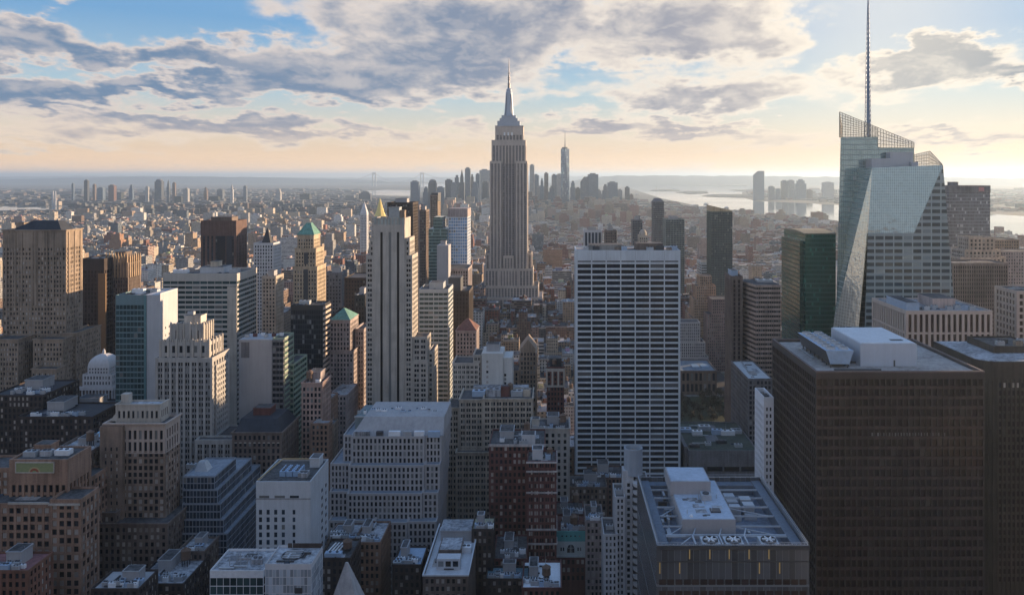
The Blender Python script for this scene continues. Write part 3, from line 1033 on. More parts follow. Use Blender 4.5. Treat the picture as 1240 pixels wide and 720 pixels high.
def orange_brick_block():
    b = B('orange_brick_block', 'orange brick block with green tiled mural panel and sunlit flank', 'the orange block with the green mural')
    d = 380
    S = st(W_ORANGE, G_BLIND, 3.3, 3.9, .6, .6, .55, 2.2)
    St = st(W_ORANGE, G_DARK, 3.3, 5.2, .55, .72, .8, 12.2, ds=.5)
    ux = T(b, 11, 82, 556, d + 10, 20, St)
    zt = ux[4]
    T(b, -60, 11, 566, d + 12, 18, S, note=False)
    T(b, -60, 62, 609, d, 50, S)
    rr = T(b, 60, 98, 604, d - .6, 15.5, S, note=False)
    mu = b.part('mural_panel', None)
    b.parts[-1] = ('mural_panel', mu, mural_mat(), None, 'green tile mural with a small red arch')
    mu.box(X(20, d + 10), X(65, d + 10), d + 9.72, d + 10.01, Z(571, d + 10), Z(560, d + 10), 0, True)
    fr = b.part('mural_frame', W_LIGHT)
    xa, xb, za, zb = X(20, d + 10), X(65, d + 10), Z(571, d + 10), Z(560, d + 10)
    fr.box(xa - .5, xb + .5, d + 9.6, d + 10.02, zb, zb + .5, 0, True)
    fr.box(xa - .5, xb + .5, d + 9.6, d + 10.02, za - .5, za, 0, True)
    fr.box(xa - .5, xa, d + 9.62, d + 10.02, za, zb, 0, True)
    fr.box(xb, xb + .5, d + 9.62, d + 10.02, za, zb, 0, True)
    led = b.part('ledge', W_LIGHT)
    led.box(X(10, d), X(60, d), d - .5, d + .2, Z(609, d) - .4, Z(609, d) + .5, 0, True)
    led.box(X(60, d), X(98, d), d - 1.3, d - .61, Z(604, d) - 2.6, Z(604, d) - 1.7, 0, True)
    for k, (fx, w) in enumerate(((.2, 6), (.45, 5), (.72, 7))):
        b.unit(ux[0] + (ux[1] - ux[0]) * fx, ux[2] + 8 + k, zt, w, 4, 1.6, [METAL, PALE_ROOF, WHITE_P][k])
    b.penthouse(ux[0] + 5, ux[0] + 13, ux[2] + 11, ux[3] - 2, zt, zt + 3, W_ORANGE)
    b.done()


def mural_mat():
    m, t, b = new_mat('mural_tiles')
    p = t.node('ShaderNodeNewGeometry').outputs['Position']
    x, y, z = t.sep(p)
    xc, zc = (X(42, 390)), Z(572, 390)
    r = t.m('SQRT', t.m('ADD', t.m('POWER', t.m('SUBTRACT', x, xc), 2.0), t.m('POWER', t.m('SUBTRACT', z, zc), 2.0)))
    c = t.mix(t.noise(p, .9, 3, .6), (.20, .25, .12), (.30, .32, .17))
    c = t.mix(t.m('LESS_THAN', r, 2.9), c, (.42, .36, .2))
    c = t.mix(t.m('LESS_THAN', r, 2.2), c, (.33, .1, .06))
    c = t.mix(t.m('LESS_THAN', r, 1.2), c, (.25, .3, .14))
    t.put(b.inputs['Base Color'], c)
    return m


def stepped_glass_block():
    b = B('stepped_glass_block', 'dark glass block with stepped terraces like a staircase below the deco tower', 'the stepped dark glass block')
    dark = wall('blue_grey_frame', (.17, .20, .24), .1)
    S = st(wall('pale_grid', (.26, .29, .33), .1), G_BLUE, 1.9, 3.6, .86, .84, .25, .9, sub=1)
    zp = 0
    rows = [(645, 275, 437, 70), (628, 271, 439, 66), (609, 267, 441, 60), (592, 263.5, 443, 50), (576, 260, 445, 30)]
    for k, (py, pr, d, D) in enumerate(rows):
        x0, x1 = X(220 + k * .4, d), X(pr, d)
        b.tier(x0, x1, d, d + D, zp, Z(py, d), dict(S, roof=wall('terrace_roof', (.24, .27, .31), .2)), 'terrace', note=k in (0, 4))
        zp = Z(py, d) - 1.2
    z = Z(576, 445)
    u = b.part('stair_hood', METAL)
    u.frustum((X(236, 455), X(252, 455), 454, 461), (X(238, 455), X(246, 455), 457, 461), z - .95, z + 3.4)
    b.unit(X(230, 458), 460, z, 5, 3, 1.6)
    b.done()


def white_rooftop_block():
    b = B('white_block', 'plain white block with few windows and blue machinery on its dark roof', 'the plain white block with blue roof machinery')
    d, D = 400, 32
    wt = wall('chalk_white', (.47, .50, .53), .1)
    z = Z(583, d)
    x0, x1 = X(310, d), X(376, d)
    m = b.part('wall', wt)
    b._note(x0, x1, d, d + D, z)
    m.box(x0, x1, d, d + D, 0, z - 1)
    for a in ((x0, x1, d, d + .5), (x0, x1, d + D - .5, d + D), (x0, x0 + .5, d + .501, d + D - .501), (x1 - .5, x1, d + .501, d + D - .501)):
        m.box(*a, z - .999, z + .2)
    rf = b.part('roof', TAR)
    rf.box(x0 + .51, x1 - .51, d + .51, d + D - .51, z - .998, z - .8)
    for c in range(4):
        for r in range(9):
            b.wins.append((X(315.5 + c * 9.2, d), d + .01, Z(619.5 + r * 9.1, d), 1.5, .12, 2.3, G_BLUE))
    for r in range(9):
        b.wins.append((X(356, d), d + .01, Z(619.5 + r * 9.1, d), 1.3, .12, 2.2, G_BLUE))
    for p0, p1 in ((314, 326), (332.5, 345), (351, 362)):
        b.wins.append((X((p0 + p1) / 2, d), d + .01, Z(601, d), (p1 - p0) * d / F, .12, 1.2, G_DARK))
    for r in range(12):
        for c in range(2):
            b.wins.append((x1 + .01, d + 20 + c * 7, Z(612, d) - r * 3.9, .12, 2.2, 1.7, G_DARK))
    ld = b.part('ledge', W_DKGREY)
    ld.box(x0 - .05, x1 + .05, d - .2, d + .01, Z(603.8, d), Z(603, d), 0, True)
    for k in range(3):
        p = b.part('cooling_tower', [plain('blue_panel', (.28, .42, .60), .4, .2), STEEL_DK])
        cx = x0 + 10 + k * 3.4
        p.box(cx - 1.5, cx + 1.5, d + 9, d + 19, z - .8, z + 1.8)
        for j in range(4):
            p.cyl(cx, d + 10.6 + j * 2.4, [(.9, z + 1.802), (.9, z + 2.1)], 10, 1)
    b.unit(x0 + 20.5, d + 10, z, 4.5, 5, 1.4, PALE_ROOF)
    b.penthouse(x1 - 7, x1 - 2, d + 22, d + 29, z, z + 3.6, wt)
    rl = b.part('roof_rail', plain('ochre_paint', (.45, .32, .16)))
    rl.bar((x0 + .6, d + 1, z + .6), (x0 + 3, d + D - 1, z + .6), .45)
    rl.bar((x0 + 3, d + D - 1, z + .6), (x1 - 9, d + D - 1, z + .6), .45)
    b.done()


def low_white_block():
    b = B('low_white_block', 'small pale glazed block with round machine pit on its roof', 'the small pale glazed block')
    d, D = 330, 16.5
    z = Z(682, d)
    x0, x1 = X(321, d), X(377, d)
    S = st(wall('pale_tile', (.55, .57, .60), .06), glass('pale_panes', (.32, .37, .42), .2, .0), 1.5, 3.2, .86, .9, .12, 2.4, roof=PALE_ROOF)
    b.tier(x0, x1, d, d + D, 0, z, S)
    p = b.part('machine_pit', [STEEL_DK, METAL])
    cx, cy = x0 + 8.5, d + 9
    p.cyl(cx, cy, [(4.6, z - .96), (4.6, z - .3), (4.1, z - .3), (4.1, z - .7)], 16, 0)
    for k in range(5):
        p.bar((cx - 3.5, cy - 3 + k * 1.5, z - .3), (cx + 3.5, cy - 3 + k * 1.5, z - .3), .45, 1)
    ba = b.part('brick_band', W_DARK)
    ba.box(X(333, d), x1, d + D - .45, d + D + .05, z - .9, z + .9)
    w = b.part('louvre', STEEL_DK)
    w.box(X(357, d), X(366, d), d - .08, d + .02, Z(718, d), Z(711, d), 0, True)
    b.done()
    b = B('low_glass_block', 'low teal glass block with white rim and roof pipes, beside the small pale glazed block', 'the low teal glass block')
    d = 342
    r = T(b, 254, 319, 690, d, 20, st(WHITE_P, G_TEAL, 3.0, 3.6, .93, .9, .2, 3.2, roof=PALE_ROOF))
    for k in range(5):
        q = b.part('roof_pipe', METAL)
        q.cyl(r[0] + 6 + k * 2.3, r[2] + 6 + (k % 2) * 2, [(.22, r[4] - .95), (.22, r[4] + 2.5 + (k % 3))], 8)
    b.unit(r[0] + 17, r[2] + 9, r[4], 5, 4, 1.2, PALE_ROOF)
    b.done()


def blank_grey_block():
    b = B('blank_wall_block', 'block with a blank grey wall beside green glass floors stepping down its flank', 'the block with the blank grey wall')
    d = 560
    z = Z(411, d)
    x0, xm, x1 = X(289, d), X(329, d), X(343, d)
    w = b.part('blank_wall', W_GREY)
    b._note(x0, x1, d, d + 22, z)
    w.box(x0, xm, d, d + 22, 0, z)
    rc = b.part('recess_panel', W_DKGREY)  # flat dark panel stands in for the shade of a recess
    rc.box(X(292, d), X(302, d), d - .06, d + .02, Z(433, d), Z(414, d), 0, True)
    g = st(wall('green_band', (.30, .36, .28), .08), G_GREEN, 20, 3.9, .97, .55, .5, 1.5, ds=0, dp=.3, sub=3, gap=.25)
    b.tier(xm + .01, x1, d + .3, d + 22, 0, z - .3, dict(g, mat=W_DKGREY, gl=G_DARK), 'glass_wall', note=False)
    b.tier(x1 - 8, x1 + .3, d + 2, d + 22.3, 0, z + .8, g, 'glass_wall', note=False)
    b.tier(x1 - 6, X(347, d) + .4, d + 14, d + 46, 0, Z(446, d), g, 'glass_wall')
    for k in range(6):
        b.unit(x0 + 3 + k * 4.4, d + 8 + (k % 3) * 3, z + .9, 2.5, 2, 1.2, [METAL, W_RED, WHITE_P][k % 3], 'roof_vent')
    b.done(False)
    b = B('mansard_block', 'brown stone block with dark slate mansard below the blank grey wall', 'the brown mansard block')
    r = T(b, 281, 341, 524, 505, 34, st(W_BROWN, G_DARK, 3.2, 4.2, .5, .6, .5, 1.6, cor=.6))
    m = b.part('mansard_roof', SLATE)
    m.frustum((r[0] + .8, r[1] - .8, r[2] + .8, r[3] - .8), (r[0] + 3, r[1] - 5, r[2] + 7, r[3] - 6), r[4] - .9, r[4] + 7)
    dn = b.part('dormer_band', W_LIGHT)
    dn.box(r[0] + 1, r[1] - 1, r[2] + .2, r[2] + .79, r[4] - 6.5, r[4] - 5.6)
    b.penthouse(r[0] + 8, r[0] + 19, r[2] + 14, r[2] + 24, r[4] + 7, r[4] + 11, W_RED)
    b.done()


def black_tower_group():
    b = B('black_glass_tower', 'black glass tower with a sunlit striped flank, in front of the green roofed tower', 'the black glass tower')
    r = T(b, 352, 391, 369, 620, 21, st(plain('black_metal', (.035, .038, .044), .4, .3), G_DARK, 1.7, 3.8, .88, .8, .2, 4))
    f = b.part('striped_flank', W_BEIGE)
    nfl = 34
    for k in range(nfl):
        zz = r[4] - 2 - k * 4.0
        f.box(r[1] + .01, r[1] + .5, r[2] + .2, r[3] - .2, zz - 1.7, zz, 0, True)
    b.unit(r[0] + 8, r[2] + 10, r[4], 8, 5, 2)
    b.done(False)
    b = B('green_roofed_tower', 'slim tan tower with green copper hip roof and sunlit flank', 'the slim tower with the green copper roof')
    d = 720
    S = st(wall('buff_brick', (.42, .34, .25)), G_DARK, 2.5, 3.6, .45, .55, .5, 3.5, cor=.4)
    r0 = T(b, 355, 384, 323, d, 28, S)
    r1 = T(b, 357, 382.5, 301, d + 1.5, 25, S, r0[4] - 1.3, note=False)
    r2 = T(b, 360, 380, 285, d + 4, 20, S, r1[4] - 1.3, note=False)
    c = b.part('copper_roof', COPPER)
    c.frustum((r2[0] - .6, r2[1] + .6, r2[2] - .6, r2[3] + .6), (r2[0] + 6, r2[1] - 5, r2[2] + 7, r2[3] - 7), r2[4] + .6, Z(270, d + 8))
    ni = b.part('window_bay', STEEL_DK)
    ni.box(X(367.5, d), X(373, d), d - .1, d + .02, 0, Z(326, d), 0, True)
    ni.box(X(368, d + 1.5), X(373, d + 1.5), d + 1.4, d + 1.52, Z(320, d), Z(306, d), 0, True)
    b.done(False)
    b = B('copper_pyramid_block', 'grey granite block with small green pyramid roof, beside the black glass tower', 'the block with the small green pyramid')
    d = 640
    S = st(W_MAUVE, G_DARK, 2.6, 3.7, .5, .55, .5, 2.4, cor=.4)
    r = T(b, 399, 424, 388, d, 27, S)
    c = b.part('copper_roof', COPPER)
    c.frustum((r[0], r[1], r[2], r[3]), (r[0] + 7.6, r[1] - 7.6, r[2] + 12, r[3] - 12), r[4] + .6, Z(373, d + 13))
    T(b, 399, 428, 425, d - 3, 36, S, note=False)
    b.tier(X(424, d) + 1, X(424, d) + 8, d + 12, d + 40, 0, Z(402, d), S, note=False)
    b.done(False)
    b = B('pink_block', 'pinkish stone block with sunlit flank and penthouse, between blank wall and copper pyramid', 'the pinkish stone block')
    d = 540
    S = st(W_PINK, G_DARK, 2.7, 3.8, .58, .6, .6, 2.6, cor=.3)
    r = T(b, 365, 390, 464, d, 22, S)
    b.penthouse(r[0] + 3, r[1] - 3, r[2] + 7, r[3] - 4, r[4], r[4] + 5.5, W_MAUVE)
    b.tank(r[0] + 4, r[2] + 5, r[4] - .9)
    b.unit(r[1] - 4, r[2] + 5, r[4], 3, 3, 1.6, WHITE_P)
    b.done()
    for py, p0, p1, d, D, lab in ((482, 386, 402, 566, 16, 'narrow orange brick house with lit flank, tight behind the pinkish stone block'),
                                  (513, 382, 404, 556, 12, 'low stepped brick house with lit edge at the foot of the pinkish block'),
                                  (478, 398, 420, 600, 34, 'mauve brick block with pale roof, below the small green pyramid'),
                                  (512, 376, 398, 530, 9, 'thin lit brick strip in front of the pinkish block\'s flank')):
        b = B('brick_house', lab, None)
        m = {0: W_ORANGE, 1: W_TAN, 2: W_MAUVE, 3: W_ORANGE}[(482, 513, 478, 512).index(py)]
        r = T(b, p0, p1, py, d, D, st(m, G_DARK, 2.8, 3.6, .5, .55, .4, 1.6, roof=PALE_ROOF))
        b.unit(r[0] + 4, r[2] + 5, r[4], 3, 2, 1.2)
        b.done(False)


def deco_white_shaft():
    b = B('white_deco_tower', 'tall pale art deco shaft with three black window strips down its front', 'the pale deco shaft with black strips')
    d = 620
    S = st(W_LIGHT, G_DARK, 4.6, 3.75, .66, .52, .5, 3, sub=2, gap=.35)
    # two flanking window bays beside the central blank pier
    b.tier(X(443, d), X(452, d), d + .6, d + 27, 0, Z(309, d), dict(S, edge=1.2), 'wing_wall')
    b.tier(X(490, d), X(499, d), d + .6, d + 27, 0, Z(309, d), dict(S, edge=1.2), 'wing_wall', note=False)
    b.tier(X(446.5, d), X(452, d), d + 2.2, d + 24, Z(309, d) - 2, Z(288, d), dict(S, bay=3.4, edge=1.0, sub=1, ww=.5), 'wing_wall', note=False)
    b.tier(X(490, d), X(495.5, d), d + 2.2, d + 24, Z(309, d) - 2, Z(288, d), dict(S, bay=3.4, edge=1.0, sub=1, ww=.5), 'wing_wall', note=False)
    x0, x1 = X(452, d) + .01, X(490, d) - .01
    b.tier(x0, x1, d + .9, d + 26, 0, Z(264, d), st(W_LIGHT, None, 50, 200, .01, .01, .4, 6), 'centre_wall')
    zs0, zs1 = 60, Z(281, d)
    pr = b.part('pier', W_LIGHT)
    strips = ((460.6, 463.4), (470.7, 473.7), (480.6, 483.4))
    edges = [452] + [q for s_ in strips for q in s_] + [490]
    for k in range(0, len(edges), 2):
        pr.box(X(edges[k], d) + .02, X(edges[k + 1], d) - .02, d, d + .95, 0, zs1, 0, True)
    pr.box(x0 + .02, x1 - .02, d + .02, d + .96, zs1 + .01, Z(272, d), 0, True)
    for a, c in strips:
        o = b.part('window_strip', glass('strip_glass', (.008, .010, .014), .3))
        o.box(X(a, d), X(c, d), d + .5, d + .92, 0, zs1, 0, True)
    z = Z(264, d)
    cr = b.part('crown', wall('weathered_stone', (.34, .37, .35), .25))
    for k in range(9):
        c = x0 + (x1 - x0) * (k + .5) / 9
        cr.box(c - .75, c + .75, d + .4, d + .92, z - 5.2, z + .3, 0, True)
    b.penthouse(X(468, d), X(481, d), d + 8, d + 18, z, z + 7.5, plain('plant_frame', (.30, .34, .36), .5, .2))
    b.penthouse(X(480, d), X(487, d), d + 10, d + 16, z, z + 5, W_TAN)
    # lower shoulder blocks
    S2 = st(W_LIGHT, G_DARK, 4.8, 3.75, .62, .52, .5, 2.4, sub=2, gap=.35)
    b.tier(X(499, d) + .02, X(518, d), d + .2, d + 30, 0, Z(437, d), S2, 'shoulder_wall')
    b.tier(X(499, d) + .02, X(517, d), d + 2, d + 20, Z(437, d) - 1, Z(408, d), S2, 'shoulder_wall', note=False)
    b.tier(X(517, d) + .05, X(523, d), d + 6, d + 32, 0, Z(427, d), dict(S2, sub=1, bay=3), 'shoulder_wall', note=False)
    b.done()


def stepped_grey_block():
    b = B('stepped_office_block', 'broad grey block stepping forward in tiers of small square windows', 'the broad stepped grey block')
    wl = wall('warm_grey_stone', (.40, .385, .385), .08)
    S = st(wl, G_DARK, 2.55, 3.95, .5, .64, .55, 1.4, cor=.0, roof=wall('lead_roof', (.22, .25, .29), .15))
    rows = [(528, 480, ((414, 425, 3.2), (425.2, 514, 0), (514.2, 534, 1.6))),
            (563, 473.5, ((398, 422, 3.0), (422.2, 513.5, 0), (513.7, 532, 1.4))),
            (597, 467, ((397, 420, 3.0), (420.2, 511, 0), (511.2, 530, 1.4))),
            (632, 460, ((396, 452, 2.6), (452.2, 493, 0), (493.2, 528, 1.2)))]
    for k, (py, d, cols) in enumerate(rows):
        for p0, p1, off in cols:
            b.tier(X(p0, d), X(p1, d), d + off, d + 45, 0 if k == 3 else Z(rows[k + 1][0], rows[k + 1][1]) - 2, Z(py, d), S, 'wall', note=(off == 0))
    d = 480
    z = Z(528, d)
    # sloping attic and the plant behind it
    at = b.part('attic_roof', wall('attic_stone', (.36, .355, .36), .12))
    x0, x1 = X(424, d), X(536, d)
    at.frustum((x0, x1, d + 3.5, d + 44), (x0 + 6, x1 - .5, d + 11, d + 43), z - .9, z + 8.5)
    sk = b.part('attic_wall', wall('attic_teal', (.17, .21, .22), .15))
    sk.box(X(430, d + 14), X(537, d + 14), d + 14, d + 40, z, Z(504.5, d + 14))
    hs = b.part('attic_rim', METAL)
    zz = Z(504.5, d + 14)
    hs.box(X(430, d + 14) - .3, X(537, d + 14) + .3, d + 13.6, d + 14.02, zz - .3, zz + .7, 0, True)
    q = random.Random(4)
    for k in range(13):
        b.unit(X(436 + k * 7.6, d + 24), d + 20 + q.uniform(0, 8), zz + .4, q.uniform(1.5, 3.5), 2, q.uniform(.8, 2.2), q.choice([METAL, WHITE_P, BLUE_P]), 'roof_vent')
    for p0, p1, mt in ((428, 447, PALE_ROOF), (455, 463, STEEL_DK), (470, 484, WHITE_P), (488, 498, W_GREY), (501, 513, WHITE_P), (518, 532, BLUE_P)):
        u = b.part('air_handler', mt)
        u.box(X(p0, d), X(p1, d), d + .9, d + 3.2, z - .9, z + 2.5)
    b.done()


def cream_blocks():
    S = st(W_LIGHT, G_DARK, 3.4, 3.7, .62, .5, .5, 1.8, sub=2, gap=.3, cor=.3)
    b = B('pale_brick_block', 'pale brick block with a large blank white wall and rooftop tank', 'the pale block with the blank white wall')
    d = 610
    r = T(b, 548, 580, 440, d, 26, S)
    T(b, 573, 583, 430, d + 3, 24, S, note=False)
    w = b.part('blank_wall', wall('pale_blank', (.55, .55, .53), .08))
    w.box(X(583.2, d), X(609, d), d + 1, d + 26, 0, Z(428, d))
    w.box(X(609.1, d), X(620, d), d + 3, d + 26, 0, Z(434, d))
    b._note(X(583, d), X(620, d), d, d + 26, Z(428, d))
    b.penthouse(X(588, d), X(604, d), d + 8, d + 18, Z(428, d) + 1, Z(420, d), W_GREY)
    b.tank(X(594, d), d + 14, Z(420, d), 2, 3.5, 2)
    for k in range(5):
        b.wins.append((X(590, d), d + .98, Z(438 + k * 6.2, d), 1.6, .1, 1.8, G_BLIND))
        b.wins.append((X(611.5, d), d + 2.98, Z(455 + k * 5, d), 1.6, .1, 1.8, G_DARK))
    lw = b.part('stepped_roof', PALE_ROOF)
    lw.box(X(573, d - 6), X(640, d - 6), d - 7, d + .5, 0, Z(468, d - 6))
    b.done()
    b = B('cream_office_block', 'wide cream block of paired windows under a cornice, beside the stepped grey block', 'the wide cream block')
    d = 556
    S = st(W_CREAM, G_DARK, 4.2, 3.9, .66, .55, .5, 2.0, sub=2, gap=.35, cor=.5)
    T(b, 556, 585, 484, d, 30, S)
    T(b, 585.2, 645, 483, d - .5, 30, S, note=False)
    r = T(b, 541, 556, 494, d + 4, 26, S, note=False)
    for k, (p, w, h, mt) in enumerate(((580, 9, 3, BLUE_P), (598, 10, 4, PALE_ROOF), (612, 6, 6, W_RED), (626, 8, 3, METAL), (638, 5, 4, W_CREAM))):
        b.unit(X(p, d + 12), d + 12, Z(483, d), w, 6, h, mt)
    b.tank(X(618, d + 14), d + 14, Z(483, d), 2, 3.6, 3)
    T(b, 552, 640, 548, d - 8, 8.5, S, note=False)
    b.done()
    b = B('cream_stepped_block', 'small cream block with round windows in its frieze, in front of the white gridded tower', 'the small cream block with the frieze')
    d = 530
    S = st(W_LIGHT, G_DARK, 4.2, 4.2, .42, .55, .5, 3, cor=.5)
    r = T(b, 642, 690, 519, d, 24, S)
    b.clutter(r[0], r[1], r[2], r[3], r[4], 5, 6)
    b.penthouse(r[0] + 1, r[0] + 6, r[2] + 3, r[2] + 9, r[4], r[4] + 5, W_LIGHT)
    b.done()
    b = B('gabled_tower', 'tan tower with a steep gothic gable, behind the wide cream block', 'the tan gothic gabled tower')
    d = 665
    S = st(W_TAN, G_DARK, 3, 3.7, .45, .6, .6, 2, dp=0, ds=.35)
    r = T(b, 629, 650, 424, d, 24, S)
    g = b.part('gable_roof', W_TAN)
    n = len(g.v)
    x0, x1, y0, y1, z = r
    xm = (x0 + x1) / 2
    g.v += [(x0, y0, z), (x1, y0, z), (xm, y0, z + 9), (x0, y1, z), (x1, y1, z), (xm, y1, z + 9)]
    g.f += [(n, n + 1, n + 2), (n + 1, n + 4, n + 5, n + 2), (n + 3, n, n + 2, n + 5), (n + 4, n + 3, n + 5)]
    g.mi += [0] * 4
    pn = b.part('pinnacle', W_LIGHT)
    for c in (x0 + .5, x1 - .5):
        pn.frustum((c - .8, c + .8, y0 - .2, y0 + 1.4), (c - .1, c + .1, y0 + .5, y0 + .7), z - 2, z + 6)
    b.tier(X(618, d), x0 - .1, d - 4, d + 20, 0, Z(447, d), S, note=False)
    b.done(False)
    b = B('slim_brick_tower', 'slim dark brick tower with pale arcaded top, beside the white gridded tower', 'the slim brick tower with the pale arcade')
    d = 625
    r = T(b, 662, 683, 444, d, 20, st(W_RED, G_DARK, 2.6, 3.7, .5, .55, .5, 1))
    a = b.part('arcade', W_LIGHT)
    z = r[4]
    a.box(r[0] - .6, r[1] + .6, r[2] - .7, r[2] - .02, z - 3.4, z - 1.2, 0, True)
    for k in range(4):
        c = r[0] + (r[1] - r[0]) * k / 3
        a.box(c - .7, c + .7, r[2] - .5, r[2] - .01, z - 14, z - 3.4, 0, True)
    a.box(r[0] - .3, r[1] + .3, r[2] - .6, r[2] - .02, z - 15.5, z - 14, 0, True)
    b.penthouse(r[0] + 2, r[1] - 2, r[2] + 4, r[3] - 4, z, z + 5, SLATE)
    b.tank(r[0] + 6, r[2] + 3, z - .9, 1.8, 3, 2.5)
    b.done(False)
    b = B('hip_roofed_tower', 'mauve brick tower with red hip roof, behind the pale block with the blank wall', 'the mauve hip roofed tower')
    d = 715
    r = T(b, 552, 577, 401, d, 26, st(W_MAUVE, G_DARK, 2.8, 3.7, .45, .55, .5, 2, cor=.4))
    h = b.part('hip_roof', wall('red_tile', (.17, .085, .07)))
    h.frustum((r[0], r[1], r[2], r[3]), (r[0] + 8, r[1] - 8, r[2] + 12, r[3] - 12), r[4] + .6, r[4] + 9)
    b.done(False)


def red_brick_pair():
    trim = wall('pale_trim', (.48, .44, .42))
    S = st(W_RED, G_BLIND, 2.7, 3.8, .5, .55, .5, 1.4)
    b = B('red_brick_block', 'dark red brick block with pale parapet line, beside the wide cream block', 'the dark red brick block')
    d = 482
    r = T(b, 592, 660, 538, d, 30, S)
    p = b.part('parapet', trim)
    p.box(r[0] - .3, r[1] + .3, r[2] - .35, r[2] - .01, r[4] - 1.2, r[4] + .3, 0, True)
    b.clutter(r[0], r[1], r[2], r[3], r[4], 8, 7)
    b.penthouse(r[1] - 14, r[1] - 6, r[2] + 4, r[2] + 12, r[4], r[4] + 4, W_WHITE)
    b.done()
    b = B('red_brick_tower', 'narrow red brick tower banded by pale stone courses, in front of the dark red block', 'the narrow red tower with pale courses')
    d = 462
    r = T(b, 638, 674, 558, d, 19, dict(S, sub=2, bay=3.6, ww=.66, gap=.3))
    p = b.part('stone_course', trim)
    for py in (559, 570, 595.5, 640, 657.5):
        z = Z(py, d)
        p.box(r[0] - .45, r[1] + .45, r[2] - .5, r[2] - .01, z - .7, z + .2, 0, True)
        p.box(r[1] + .01, r[1] + .4, r[2], r[3], z - .7, z + .2, 0, True)
    b.penthouse(r[0] + 3, r[0] + 9, r[2] + 5, r[2] + 12, r[4], r[4] + 4.5, W_WHITE)
    b.unit(r[0] + 12, r[2] + 6, r[4], 3, 3, 2, BLUE_P)
    b.tank(r[1] - 4, r[2] + 9, r[4] - .9, 1.7, 3, 2)
    b.done()


def mural_house():
    b = B('arched_front_house', 'low house with turquoise top wall and big arched window', 'the turquoise fronted house')
    d = 470
    tq = wall('turquoise_render', (.10, .36, .36), .1)
    pale = wall('pale_stucco', (.44, .50, .50), .08)
    x0, x1, z1 = X(673, d), X(709.5, d), Z(643.5, d)
    b._note(x0, x1, d, d + 24, z1)
    w = b.part('wall', W_RED)
    w.box(x0, x1, d + .3, d + 24, 0, z1 - 1)
    f = b.part('painted_front', [tq, pale])
    f.box(x0, x1, d, d + .29, Z(655, d), z1, 0, True)
    f.box(x0, x1, d + .02, d + .29, Z(672, d), Z(655, d) - .01, 1, True)
    f.box(x0 - .2, x1 + .2, d - .25, d + .29, z1, z1 + .5, 0, True)
    f.box(x0 - .2, x1 + .2, d - .35, d + .29, Z(674, d), Z(672, d) - .01, 1, True)
    cx = (x0 + x1) / 2
    ar = b.part('arch_window', [G_DARK, pale])
    n = 9
    zb = Z(668.5, d)
    for k in range(n):
        a0, a1 = math.pi * k / n, math.pi * (k + 1) / n
        ar.bar((cx - 2.1 * math.cos(a0), d - .05, zb + 3 + 2.1 * math.sin(a0)), (cx - 2.1 * math.cos(a1), d - .05, zb + 3 + 2.1 * math.sin(a1)), .5, 1)
        aw = math.pi * (k + .5) / n
        ar.box(cx - 1.9 * math.cos(aw) - .25, cx - 1.9 * math.cos(aw) + .25, d - .08, d + .01, zb, zb + 3 + 1.8 * math.sin(aw), 0, True)
    ar.box(cx - .1, cx + .1, d - .14, d - .081, zb, zb + 4.6, 1, True)
    ar.box(cx - 1.9, cx + 1.9, d - .15, d - .082, zb + 2.6, zb + 2.8, 1, True)
    for k in (-5.6, -4.2, 4.2, 5.6):
        b.wins.append((cx + k, d + .01, zb + 2, .8, .1, 2, G_DARK))
    for k in range(5):
        b.wins.append((cx - 5 + 2.5 * k, d - .01, Z(648.5, d), .9, .1, .8, G_DARK))
    for k in range(6):
        for j in range(3):
            b.wins.append((x0 + 2 + k * 2.7, d + .28, Z(680, d) - j * 4.6, 1.4, .1, 2.4, G_BLIND))
    b.clutter(x0, x1, d + 1, d + 24, z1, 3, 5)
    b.done()


